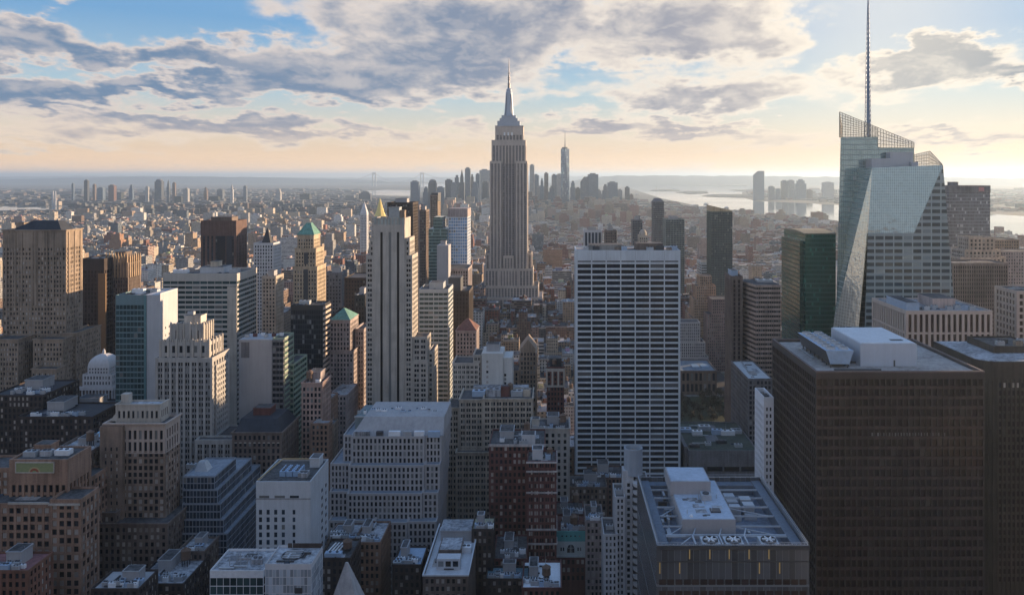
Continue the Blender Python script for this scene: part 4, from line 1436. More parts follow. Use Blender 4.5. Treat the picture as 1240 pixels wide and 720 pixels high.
def curved_balcony_tower():
    b = B('balcony_tower', 'pale apartment tower with stacked curved balconies and round roof tank', 'the pale tower with the round tank')
    d = 446
    pale = wall('pale_apartment', (.50, .51, .53), .12)
    x0, x1 = X(757, d), X(786, d)
    z = Z(584, d)
    S = st(pale, G_DARK, 3.0, 3.3, .5, .55, .4, 1.4)
    b.tier(x0, x1, d + 3, d + 18, 0, z, S)
    bal = b.part('balcony', [pale, STEEL_DK])
    cx = (X(767, d) + X(784, d)) / 2
    w = (X(784, d) - X(767, d)) / 2
    for k in range(15):
        zz = z - 2.2 - k * 4.2
        for rr, a, c, mi in ((1.0, zz - .35, zz, 0), (1.03, zz + .01, zz + 1.5, 0)):
            n = len(bal.v)
            seg = 10
            pts = [(cx + w * rr * math.cos(math.pi + math.pi * s_ / seg), d + 3 + 4.2 * rr * math.sin(math.pi + math.pi * s_ / seg)) for s_ in range(seg + 1)]
            bal.prism(pts, a, c, mi)
    rec = b.part('balcony_recess', STEEL_DK)  # dark sheet stands in for the shaded gaps behind the balconies
    rec.box(cx - w, cx + w, d + 2.4, d + 3.02, 0, z - 1.6, 0, True)
    st_ = b.part('stair_tower', pale)
    st_.box(X(755, d), X(768, d), d + 4, d + 12, 0, Z(573, d))
    tk = b.part('roof_tank', [wall('steel_drum', (.34, .39, .45), .08), W_TAN])
    cc = X(768.5, d)
    rad = (X(780, d) - X(757, d)) / 2
    zt0, zt1 = Z(577, d), Z(547, d)
    tk.cyl(cc, d + 8, [(rad, zt0 - 1), (rad, zt1), (rad - .5, zt1), (rad - .5, zt1 - 3)], 24, 0, cap=False)
    tk.cyl(cc, d + 8, [(rad - .5, zt1 - 3), (.1, zt1 - .8)], 24, 1)
    S2 = st(pale, G_DARK, 2.6, 3.3, .45, .55, .4, 1.4, sub=1)
    T(b, 745, 757, 601, d - 1, 20, S2, note=False)
    r = T(b, 731, 748, 646, d - 4, 22, S2)
    b.unit(X(750, d), d + 6, Z(601, d - 1), 4, 3, 1.6)
    b.unit(X(739, d), d + 5, r[4], 4, 3, 1.2)
    b.done()


def gridded_tower():
    b = B('gridded_tower', 'broad white tower of seven window columns in a flat regular grid', 'the white gridded tower', 'office tower')
    d, D = 600, 36
    x0, x1 = X(697, d), X(824, d)
    z = Z(303, d)
    S = st(W_TRAV, glass('ribbon_panes', (.012, .018, .028), .16, .09, (.13, .14, .15), spec=.25), 10.8, 4.175, .925, .68, .8, 10.2, ds=.12, dp=0, edge=2.2, roof=GRAVEL)
    b.tier(x0, x1, d, d + D, 2.0, z, S)
    lv = b.part('louvre', STEEL_DK)
    bw = (x1 - x0 - 2.2) / 7
    for k in range(7):
        c = x0 + 1.1 + bw * (k + .5)
        lv.box(c - 4.9, c + 4.9, d - .05, d + .01, Z(317.2, d), Z(315.6, d), 0, True)
    jn = b.part('panel_joint', W_DKGREY)
    for k in range(1, 7):
        c = x0 + 1.1 + bw * k
        jn.box(c - .07, c + .07, d - .02, d + .01, z - 7.2, z - .4, 0, True)
    pb = b.part('podium', W_TRAV)
    pb.box(x0 - 4, x1 + 4, d - 1, d + D, 0.14, 1.99)
    b.penthouse(x0 + 10, x0 + 36, d + 10, d + 26, z, z + 2.6, wall('roof_plant', (.3, .29, .27)))
    b.penthouse(x0 + 46, x0 + 66, d + 12, d + 28, z, z + 3.4, W_BROWN)
    for k, fx in enumerate((.1, .2, .42, .47, .72, .82, .9, .95)):
        b.unit(x0 + (x1 - x0) * fx, d + 5 + (k % 3) * 2.5, z, 4 + k % 3, 3, 1.6 + (k % 2), [METAL, STEEL_DK, W_TAN, BLUE_P][k % 4])
    b.done()


def roof_machinery_block():
    b = B('flat_roofed_tower', 'near tower seen from above with open roof of steel beams, fans and plant house', 'the near tower with the open steel roof', 'office tower')
    d, D = 300, 69
    x0, x1 = X(795, d), X(980, d)
    z = Z(660, d)
    frame = plain('roof_steel', (.38, .42, .47), .5, .3)
    cl = curtain('smoked_cladding', (.085, .095, .11), (.13, .15, .17), 2.35, 15.5, .06, .05, .25, rough=.25, odd=0)
    w = b.part('wall', cl)
    b._note(x0, x1, d, d + D, z)
    w.box(x0, x1, d, d + D, 0, z - 6.5)
    for a in ((x0, x1, d, d + 1.2), (x0, x1, d + D - 1.2, d + D), (x0, x0 + 1.2, d + 1.201, d + D - 1.201), (x1 - 1.2, x1, d + 1.201, d + D - 1.201)):
        w.box(*a, z - 6.499, z)
    rf = b.part('roof_deck', wall('blue_deck', (.15, .18, .23), .25))
    rf.box(x0 + 1.21, x1 - 1.21, d + 1.21, d + D - 1.21, z - 6.49, z - 6.2)
    rim = b.part('roof_rim', frame)
    for k in range(2):
        zz = z + .02 + k * .9
        for p, q in (((x0 + .3, d + .3), (x1 - .3, d + .3)), ((x1 - .3, d + .3), (x1 - .3, d + D - .3)), ((x1 - .3, d + D - .3), (x0 + .3, d + D - .3)), ((x0 + .3, d + D - .3), (x0 + .3, d + .3))):
            rim.bar((*p, zz), (*q, zz), .14)
    for k in range(46):
        for xx in (x0 + .3, x1 - .3):
            rim.bar((xx, d + .6 + k * 1.5, z - .3), (xx, d + .6 + k * 1.5, z + .95), .12)
    for k in range(38):
        rim.bar((x0 + .6 + k * 1.46, d + .3, z - .3), (x0 + .6 + k * 1.46, d + .3, z + .95), .1)
    # gutter walkways inside the parapet
    wk = b.part('walkway', wall('dark_walkway', (.13, .16, .20), .15))
    wk.box(x0 + 1.3, x0 + 5, d + 1.3, d + D - 1.3, z - 6.1, z - 1.4)
    wk.box(x1 - 5.2, x1 - 1.3, d + 1.3, d + D - 1.3, z - 6.1, z - 1.4)
    wk.box(x0 + 5.1, x1 - 5.3, d + D - 6, d + D - 1.3, z - 6.1, z - 1.8)
    # plant house on two levels
    ph = b.part('plant_house', [wall('plant_wall', (.36, .36, .38), .06), wall('plant_roof', (.40, .47, .56), .12)])
    px0, px1 = x0 + 12.5, x0 + 33.5
    ph.box(px0, px1, d + 19, d + 60, z - 6.1, z + 1.5)
    ph.box(px0 + .4, px1 - .4, d + 19.4, d + 59.6, z + 1.502, z + 1.7, 1)
    ph.box(px0 - 1, px1 - 5, d + 44, d + 61, z + 1.503, z + 7)
    ph.box(px0 - .5, px1 - 5.5, d + 44.5, d + 60.5, z + 7.002, z + 7.2, 1)
    un = b.part('roof_vent', [METAL, STEEL_DK])
    un.box(px0 + 11, px0 + 15, d + 37, d + 41.5, z + 1.71, z + 4)
    un.cyl(px0 + 13, d + 39, [(1.4, z + 4.002), (1.4, z + 4.4)], 12, 1)
    un.box(px0 + 12.5, px0 + 16.5, d + 25, d + 28.5, z + 1.71, z + 2.3, 1)
    dm = b.part('roof_dome', WHITE_P)
    dm.cyl(px0 + 4, d + 21.5, [(.75, z + 1.71), (.7, z + 2.1), (.4, z + 2.5), (.05, z + 2.6)], 12)
    def beam(p, q, w):
        b.part('roof_beam', frame).bar(p, q, w)
    for k, yy in enumerate((11, 20, 29.5, 38.5, 48, 57)):
        beam((x0 + 5, d + yy, z - 1.6), (px0, d + yy, z - 1.6), .55)
        beam((px1, d + yy, z - 1.6), (x1 - 5.2, d + yy, z - 1.6), .55)
    for y0_, y1_ in ((11, 20), (29.5, 38.5)):
        beam((x0 + 5, d + y0_, z - 1.9), (px0, d + y1_, z - 1.9), .4)
        beam((x1 - 5.2, d + y0_, z - 1.9), (px1, d + y1_, z - 1.9), .4)
    beam((x0 + 5, d + 12, z - 1.6), (x1 - 5.2, d + 12, z - 1.6), .7)
    for fx in (.27, .45, .62):
        c = x0 + (x1 - x0) * fx
        beam((c, d + 1.3, z - 1.5), (c, d + 12, z - 1.5), .6)
        beam((c - 8, d + 1.3, z - 1.9), (c, d + 12, z - 1.9), .45)
        beam((c + .2, d + 12, z - 1.9), (c + 2.5, d + 19, z - 1.9), .45)
    for k, fx in enumerate((.375, .53, .765)):
        i = len(b.parts)
        c = x0 + (x1 - x0) * fx
        fn = b.part('roof_fan', [plain('fan_casing', (.48, .53, .58), .5, .2), STEEL_DK])
        fn.box(c - 3.4, c + 3.4, d + 3, d + 10.5, z - 6.1, z - 1.2)
        fn.cyl(c, d + 6.8, [(2.9, z - 1.198), (2.9, z - .5), (2.6, z - .5), (2.6, z - 1.0)], 20, 1)
        bl = b.part('fan_blade', WHITE_P, i)
        for j in range(6):
            a = j * math.pi / 3 + k
            bl.bar((c + .3 * math.cos(a), d + 6.8 + .3 * math.sin(a), z - .7), (c + 2.4 * math.cos(a), d + 6.8 + 2.4 * math.sin(a), z - .7), .5)
    for k in range(5):
        un = b.part('air_handler', [frame, STEEL_DK])
        un.box(x0 + 36 + (k % 2) * 5.6, x0 + 40.5 + (k % 2) * 5.6, d + 40 + (k // 2) * 6, d + 44 + (k // 2) * 6, z - 6.1, z - 2.4 + k % 2)
    q = random.Random(77)
    for k in range(16):
        dk = b.part('duct', q.choice([METAL, STEEL_DK, frame]))
        side = q.random() < .5
        cx_ = (x0 + q.uniform(6, 11)) if side else (px1 + q.uniform(1, 12))
        cy_ = d + q.uniform(15, 58)
        if q.random() < .5:
            dk.box(cx_, cx_ + q.uniform(2, 5.5), cy_, cy_ + .8, z - 6.1, z - q.uniform(3.4, 4.6), 0, True)
        else:
            dk.box(cx_, cx_ + .9, cy_, cy_ + q.uniform(3, 8), z - 6.1, z - q.uniform(3.2, 4.4), 0, True)
    for k in range(9):
        pp = b.part('roof_patch', q.choice([TAR, W_DKGREY, PALE_ROOF]))
        cx_, cy_ = px0 + q.uniform(1, 14), d + q.uniform(20.5, 38)
        pp.box(cx_, cx_ + q.uniform(1.5, 5), cy_, cy_ + q.uniform(1, 4), z + 1.702, z + 1.715 + k * .004)
    for k in range(6):
        pp = b.part('roof_pipe', METAL)
        cx_, cy_ = px0 + q.uniform(1, 18), d + q.uniform(21, 42)
        pp.cyl(cx_, cy_, [(.16, z + 1.7), (.16, z + 2.6 + q.random())], 8)
    lamp = plain('amber_lamp', (.30, .23, .10), .5, 0, (1.0, .66, .25), .05)
    for py0, py1, pts in ((664.5, 676, (835, 859.5, 883, 907, 931)), (680.5, 693.5, (799, 823, 919.5, 944))):
        for p in pts:
            l = b.part('facade_lamp', lamp)
            c = X(p, d)
            l.box(c - .18, c + .18, d - .25, d - .01, Z(py1, d), Z(py0, d), 0, True)
    bd = b.part('facade_band', STEEL_DK)
    bd.box(x0 - .1, x1 + .1, d - .14, d - .01, Z(679.3, d) - .2, Z(679.3, d) + .2, 0, True)
    bd.box(x0 - .1, x1 + .1, d - .15, d - .01, z - 1.6, z - .2, 0, True)
    for k in range(18):
        b.wins.append((x0 + 2.2 + k * 3.05, d - .03, Z(704, d), 2.5, .1, 2.0, G_BRONZE))
        b.wins.append((x0 + 2.2 + k * 3.05, d - .03, Z(718, d), 2.5, .1, 2.0, G_BRONZE))
    b.done()


def bronze_slab():
    b = B('bronze_office_tower', 'huge dark bronze office slab with pale gravel roof and white plant box', 'the huge dark bronze slab', 'office tower')
    d, D = 381, 76
    x0, x1 = X(988, d), X(1192, d)
    z = Z(451, d)
    S = st(W_BRONZE, G_BRONZE, 2.72, 4.7, .76, .62, .7, 3.0, ds=.12, dp=0, roof=GRAVEL, sp=wall('bronze_spandrel', (.060, .036, .034), .45, .34, .5))
    lit = glass('pale_blinds', (.2, .2, .2), .3, .6, (.3, .3, .3))
    for k in range(13):
        b.wins.append((X(1058 + k * 7.1, d), d + .58, Z(526.5, d), 1.7, .1, 2.0, lit))
    b.tier(x0, x1, d, d + D, 0, z, S)
    pr = b.part('parapet', wall('bronze_rim', (.16, .125, .115), .1))
    for a in ((x0 - .1, x1 + .1, d - .1, d + .9), (x0 - .1, x1 + .1, d + D - .9, d + D + .1), (x0 - .1, x0 + .9, d + .901, d + D - .901), (x1 - .9, x1 + .1, d + .901, d + D - .901)):
        pr.box(*a, z + .003, z + .8, 0, True)
    pl = b.part('plant_box', [wall('white_plant', (.50, .54, .60), .05), wall('white_plant_roof', (.62, .64, .66), .08), STEEL_DK])
    yb = d + 17
    zb0, zb1 = z - .95, Z(416, yb)
    pl.box(X(1042, yb), X(1110, yb), yb, yb + 42, zb0, zb1)
    pl.box(X(1042, yb) + .5, X(1110, yb) - .5, yb + .5, yb + 41.5, zb1 + .003, zb1 + .3, 1)
    pl.box(X(1082, yb), X(1084, yb), yb - .06, yb + .02, zb0, zb0 + 3, 2, True)
    pl.box(X(1093, yb) - 3, X(1093, yb) + 3, yb + 6, yb + 9, zb1 + .31, zb1 + .5, 2)
    ct = b.part('cooling_tower', [BLUE_P, STEEL_DK])
    yc = d + 13
    cx0, cx1 = X(1000, yc), X(1034, yc)
    zc0, zc1 = z + 1.0, z + 7.5
    n = len(ct.v)
    a, e = 2.2, 46
    ct.v += [(cx0 + a, yc, zc0), (cx1 - a, yc, zc0), (cx1, yc, zc1), (cx0, yc, zc1), (cx0 + a, yc + e, zc0), (cx1 - a, yc + e, zc0), (cx1, yc + e, zc1), (cx0, yc + e, zc1)]
    ct.f += [(n, n + 1, n + 2, n + 3), (n + 1, n + 5, n + 6, n + 2), (n + 5, n + 4, n + 7, n + 6), (n + 4, n, n + 3, n + 7), (n + 3, n + 2, n + 6, n + 7), (n, n + 4, n + 5, n + 1)]
    ct.mi += [0, 1, 1, 1, 0, 1]
    i = len(b.parts) - 1
    for k in range(7):
        f = b.part('fan_stack', [METAL, STEEL_DK], i)
        cy = yc + 4 + k * 6.3
        for xx in ((cx0 + cx1) / 2 - 3.1, (cx0 + cx1) / 2 + 3.1):
            f.cyl(xx, cy, [(2.4, zc1 + .002), (2.1, zc1 + 1.2), (1.9, zc1 + 1.2), (1.9, zc1 + .4)], 14, 0, cap=False)
            f.cyl(xx, cy, [(1.9, zc1 + .3), (1.9, zc1 + .4)], 14, 1)
    leg = b.part('tower_legs', STEEL_DK)
    for k in range(8):
        for xx in (cx0 + a + .5, cx1 - a - .5):
            leg.bar((xx, yc + 1 + k * 6.2, z - .96), (xx, yc + 1 + k * 6.2, zc0), .5)
    b.done()


def edge_tower():
    b = B('round_cornered_tower', 'dark brown tower with rounded corner and set back roof house at the picture edge', 'the dark round-cornered tower')
    d = 420
    x0, x1 = X(1187, d), X(1290, d)
    z = Z(438, d)
    D = 52
    seg = 6
    rad = 9.0
    pts = [(x0 + rad - rad * math.sin(math.pi / 2 * k / seg) if False else x0 + rad - rad * math.cos(math.pi / 2 * k / seg), d + rad - rad * math.sin(math.pi / 2 * k / seg)) for k in range(seg + 1)]
    plan = [(x0, d + D)] + pts + [(x1, d), (x1, d + D)]
    b._note(x0, x1, d, d + D, z)
    cl = W_DARK
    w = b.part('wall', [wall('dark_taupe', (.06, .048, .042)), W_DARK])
    w.prism(plan, 0, z)
    fr = b.part('pier', wall('dark_taupe', (.06, .048, .042)))
    for k in range(22):
        c = x0 + rad + k * 2.3
        fr.box(c - .45, c + .45, d - .5, d + .02, 0, z - 9, 0, True)
    for k in range(17):
        c = d + rad + k * 2.5
        fr.box(x0 - .5, x0 + .02, c - .45, c + .45, 0, z - 9, 0, True)
    for k in range(1, seg):
        a = math.pi / 2 * k / seg
        fr.cyl(x0 + rad - (rad + .1) * math.cos(a), d + rad - (rad + .1) * math.sin(a), [(.45, 0), (.45, z - 9)], 6)
    for j in range(26):
        for k in range(21):
            b.wins.append((x0 + rad + 1.15 + k * 2.3, d - .05, z - 12 - j * 4, 1.2, .1, 2.4, G_BLIND if j == 0 else G_BRONZE))
    rf = b.part('roof', PALE_ROOF)
    q = [(x + (0.8 if x < x1 - 1 else -.8) * (1 if x < x0 + rad + .1 else 0), y + .8 if y < d + D - 1 else y - .8) for x, y in plan]
    rf.prism(q, z + .003, z + .25)
    S = st(wall('dark_taupe', (.06, .048, .042)), None, 4, 20, .05, .1, .4, 3)
    pz = Z(417, d + 24)
    b.tier(X(1203, d + 20), x1 - 1, d + 20, d + 48, z, pz, S, 'roof_house', note=False)
    for k in range(5):
        b.unit(X(1212, d + 26) + k * 5, d + 27 + (k % 2) * 6, pz, 4, 3, 1.4, [METAL, STEEL_DK, W_TAN][k % 3])
    b.done()


def white_sliver():
    b = B('white_sliver_tower', 'thin white tower with a hollow square top, tight against the huge bronze slab', 'the thin white tower')
    d = 440
    z = Z(484, d)
    x0, x1 = X(925, d), X(937, d)
    D = 20
    S = st(wall('bright_white', (.74, .75, .78), .05), G_DARK, 2.6, 3.6, .42, .5, .3, 4)
    b.tier(x0, x1, d, d + D, 0, z, S)
    p = b.part('parapet', wall('bright_white', (.74, .75, .78), .05))
    for a in ((x0, x1, d, d + .5), (x0, x1, d + D - .5, d + D), (x0, x0 + .5, d + .501, d + D - .501), (x1 - .5, x1, d + .501, d + D - .501)):
        p.box(*a, z + .003, z + 1.5, 0, True)
    b.unit((x0 + x1) / 2, d + 8, z, 3, 5, 1, STEEL_DK)
    b.done()


def pier_block():
    b = B('pale_pier_block', 'pale stone block of tall vertical piers, behind the bronze slab\'s roof', 'the pale block of tall piers')
    d = 560
    x0, x1, z = X(1097, d), X(1202, d), Z(376, d)
    S = st(W_BEIGE, G_BRONZE, 4.0, 14, .5, .90, 1.0, 2.6, dp=0, ds=.12, roof=PALE_ROOF)
    b.tier(x0, x1, d, d + 60, 0, z, S)
    b.penthouse(x0 + 3, x0 + 12, d + 6, d + 40, z, z + 4, BLUE_P)
    b.penthouse(x0 + 26, x0 + 42, d + 16, d + 40, z, z + 5.5, wall('dusty_pink', (.45, .36, .33)))
    for k in range(5):
        b.unit(x0 + 18 + k * 8, d + 9 + (k % 2) * 5, z, 4, 3, 1.8)
    b.done(False)


def crystal_tower():
    b = B('faceted_glass_tower', 'tall faceted glass tower with slanting lattice crown and mast', 'the faceted glass tower', 'office tower')
    d = 650

    def P(px, py, dd):
        return (X(px, dd), dd, Z(py, dd))

    def ground(p):
        return (p[0], p[1], 0.0)
    cw = curtain('crystal_glass', (.30, .39, .39), (.36, .44, .43), 1.55, 4.4, .18, .10, .6, (.24, .29, .28), .06, .05, .15, .02)
    cw2 = curtain('crystal_banded', (.085, .11, .115), (.36, .42, .42), 7.55, 5.3, .44, .13, .3, (.30, .35, .35), .1)
    cf = curtain('crystal_facet', (.34, .45, .49), (.38, .49, .53), 1.5, 2.2, .0, .09, .62, None, .05, .16, .12, 0)
    cl = curtain('crystal_edge_facet', (.72, .70, .60), (.78, .76, .66), 3.2, 2.6, .0, .06, .6, None, .12, .25, .08, 0)  # cream base holds the reflection of sunset clouds
    # front mass
    yb = d + 46
    BL, BR = P(1040, 395, d), P(1157, 395, d)
    P1, P2, P3 = P(1051, 282, d), P(1107, 282, d), P(1142, 200, d)
    # leaning plane through P2, P3 and a point set back behind P1
    P1b = P(1051, 282, d + 2.6)
    A_, B_, C_ = np.array(P2), np.array(P3), np.array(P1b)
    nrm = np.cross(B_ - A_, C_ - A_)
    ray = np.array([(1056 - CX) / F, 1.0, (HY - 203) / F])
    o = np.array((0, 0, H))
    tt = np.dot(nrm, A_ - o) / np.dot(nrm, ray)
    TL = tuple(o + ray * tt)
    lx = X(1014, d + 30)
    LB = P(1009, 395, d + 30)                    # the sloping edge facet widens downwards to here
    LG = (LB[0], LB[1], 0.0)
    fw = b.part('glass_wall', cw2)
    fw.poly([ground(BL), ground(BR), P(1155, 360, d), P3, P2, P1])
    fw.poly([ground(BR), (BR[0], yb, 0), (P3[0], yb, P3[2]), P3, P(1155, 360, d)])
    up = b.part('glass_facet', cf)
    up.poly([P1b, P2, P3, TL])
    up.poly([P1, P2, P1b])
    ef = b.part('edge_facet', cl)
    ef.poly([P(1040, 395, d), P1, P1b])
    ef.poly([P(1040, 395, d), P1b, TL])
    ef.poly([P(1040, 395, d), TL, LB])
    fw.poly([LG, ground(BL), P(1040, 395, d), LB])
    side = b.part('side_wall', cw)
    side.poly([LG, LB, TL, (TL[0], yb, TL[2]), (lx - 2, yb, 0)])
    rf = b.part('roof', PALE_ROOF)
    rf.poly([TL, P3, (P3[0], yb, P3[2]), (TL[0], yb, TL[2])])
    b._note(BL[0], BR[0], d, yb, P3[2])
    # the taller mass behind, its top cut on a slant
    d2 = d + 34
    Lb, Lt, Rt = P(1009, 395, d2), P(1018, 160, d2), P(1107, 203, d2)
    y2 = d2 + 48
    zl, zr = Z(166, d2), Z(181, d2)
    bk = b.part('tall_wall', cw)
    L0, R0 = (X(1007, d2), d2, 0), (Rt[0] + 3, d2, 0)
    a1, a2 = (Lt[0], d2, zl), (X(1063, d2), d2, zl + .5)
    a3, a4 = (X(1063, d2), d2, Z(179, d2)), (Rt[0], d2, Z(179, d2))
    bk.poly([L0, R0, a4, a3, a2, a1])
    bx0, bx1 = X(1010, y2), X(1020, y2)
    bk.poly([(bx0, y2, 0), L0, a1, (bx1, y2, zl)])
    bk.poly([R0, (R0[0], y2, 0), (a4[0], y2, a4[2]), a4])
    bk.poly([(bx0, y2, 0), (R0[0], y2, 0), (a4[0], y2, a4[2]), (bx1, y2, zl)][::-1])
    bk.poly([a1, a2, (a2[0], y2, a2[2]), (bx1, y2, zl)])
    bk.poly([a3, a4, (a4[0], y2, a4[2]), (a3[0], y2, a3[2])])
    b._note(L0[0], R0[0], d2, y2, zl)
    bars = plain('crown_steel', (.2, .19, .17), .5, .3)
    cg, t, bs = new_mat('crown_glass')
    bs.inputs['Base Color'].default_value = (.62, .60, .52, 1)
    bs.inputs['Alpha'].default_value = .2
    bs.inputs['Roughness'].default_value = .15

    def screen(p0, p1, zb0, zb1, zt0, zt1, nx, nz, name='crown_screen'):
        """lattice screen standing between two plan points, with sloping foot and head lines"""
        s_ = b.part(name, bars)
        i = len(b.parts) - 1
        for k in range(nx + 1):
            f = k / nx
            x, y = p0[0] + (p1[0] - p0[0]) * f, p0[1] + (p1[1] - p0[1]) * f
            s_.bar((x, y, zb0 + (zb1 - zb0) * f), (x, y, zt0 + (zt1 - zt0) * f), .3)
        for k in range(nz + 1):
            g = k / nz
            s_.bar((p0[0], p0[1], zb0 + (zt0 - zb0) * g), (p1[0], p1[1], zb1 + (zt1 - zb1) * g), .3)
        gl = b.part('screen_glass', cg, i)
        th = .12
        n = len(gl.v)
        q = [(p0[0], p0[1], zb0), (p1[0], p1[1], zb1), (p1[0], p1[1], zt1), (p0[0], p0[1], zt0)]
        dx, dy = p1[1] - p0[1], -(p1[0] - p0[0])
        L = math.hypot(dx, dy)
        gl.v += q + [(x + dx / L * th, y + dy / L * th, z) for x, y, z in q]
        gl.f += [(n, n + 1, n + 2, n + 3), (n + 7, n + 6, n + 5, n + 4), (n, n + 4, n + 5, n + 1), (n + 1, n + 5, n + 6, n + 2), (n + 2, n + 6, n + 7, n + 3), (n + 3, n + 7, n + 4, n)]
        gl.mi += [0] * 6
    zpk = Z(135.5, d2)
    zrt = Z(172.5, d2)
    xk = X(1017, d2)
    f63 = (X(1063, d2) - xk) / (Rt[0] - xk)
    zmid = zpk + (zrt - zpk) * f63
    screen((xk, d2), (X(1063, d2), d2), zl, zl, zpk, zmid, 14, 9)
    screen((X(1063, d2), d2), (Rt[0], d2), Z(179, d2), Z(179, d2), zmid, zrt, 13, 5)
    screen((xk, d2 + 1), (bx1, y2), zl, zl, zpk, zpk - 10, 12, 9)
    # plant on the roof of the front mass and its own lattice corner
    zf = P3[2]
    for p0, p1, py, dd, D_ in ((1056, 1082, 192, d + 20, 14), (1078, 1106, 184, d + 24, 9), (1104, 1112, 196, d + 20, 10)):
        pb = b.part('roof_plant', wall('plant_grey', (.45, .46, .47), .05))
        pb.box(X(p0, dd), X(p1, dd), dd, dd + D_, zf - 2, Z(py, dd))
    xa, xb = X(1109, d + 30), X(1137, d + 14)
    screen((xa, d + 32), (xb, d + 30), zf - 1, zf - 1, Z(187, d + 32), Z(183, d + 30), 9, 5)
    screen((xb, d + 30), (P3[0] - .3, d + .8), zf - .5, zf - .5, Z(183, d + 30), zf + .8, 9, 4)
    # mast
    mx, my = X(1051.5, d2 + 22), d2 + 22
    sp = b.part('spire', plain('spire_steel', (.16, .24, .36), .4, .4))
    ztop = Z(-6, my)
    zb = zl - 2
    nst = 30
    for k in range(nst):
        t0, t1 = k / nst, (k + 1) / nst
        r0, r1 = 2.6 * (1 - t0) ** .7 + .25, 2.6 * (1 - t1) ** .7 + .25
        for a in range(3):
            q0, q1 = a * 2.094 + .5, (a + 1) * 2.094 + .5
            za, zc = zb + (ztop - zb) * t0, zb + (ztop - zb) * t1
            sp.bar((mx + r0 * math.cos(q0), my + r0 * math.sin(q0), za), (mx + r1 * math.cos(q0), my + r1 * math.sin(q0), zc), .75 - .4 * t0)
            sp.bar((mx + r0 * math.cos(q0), my + r0 * math.sin(q0), za), (mx + r1 * math.cos(q1), my + r1 * math.sin(q1), zc), .4)
    core = b.part('spire_core', plain('spire_core', (.14, .22, .36), .5, .3), len(b.parts) - 1)
    core.cyl(mx, my, [(1.5, zb), (1.2, zb + 60), (.35, ztop)], 8)
    b.done(False)


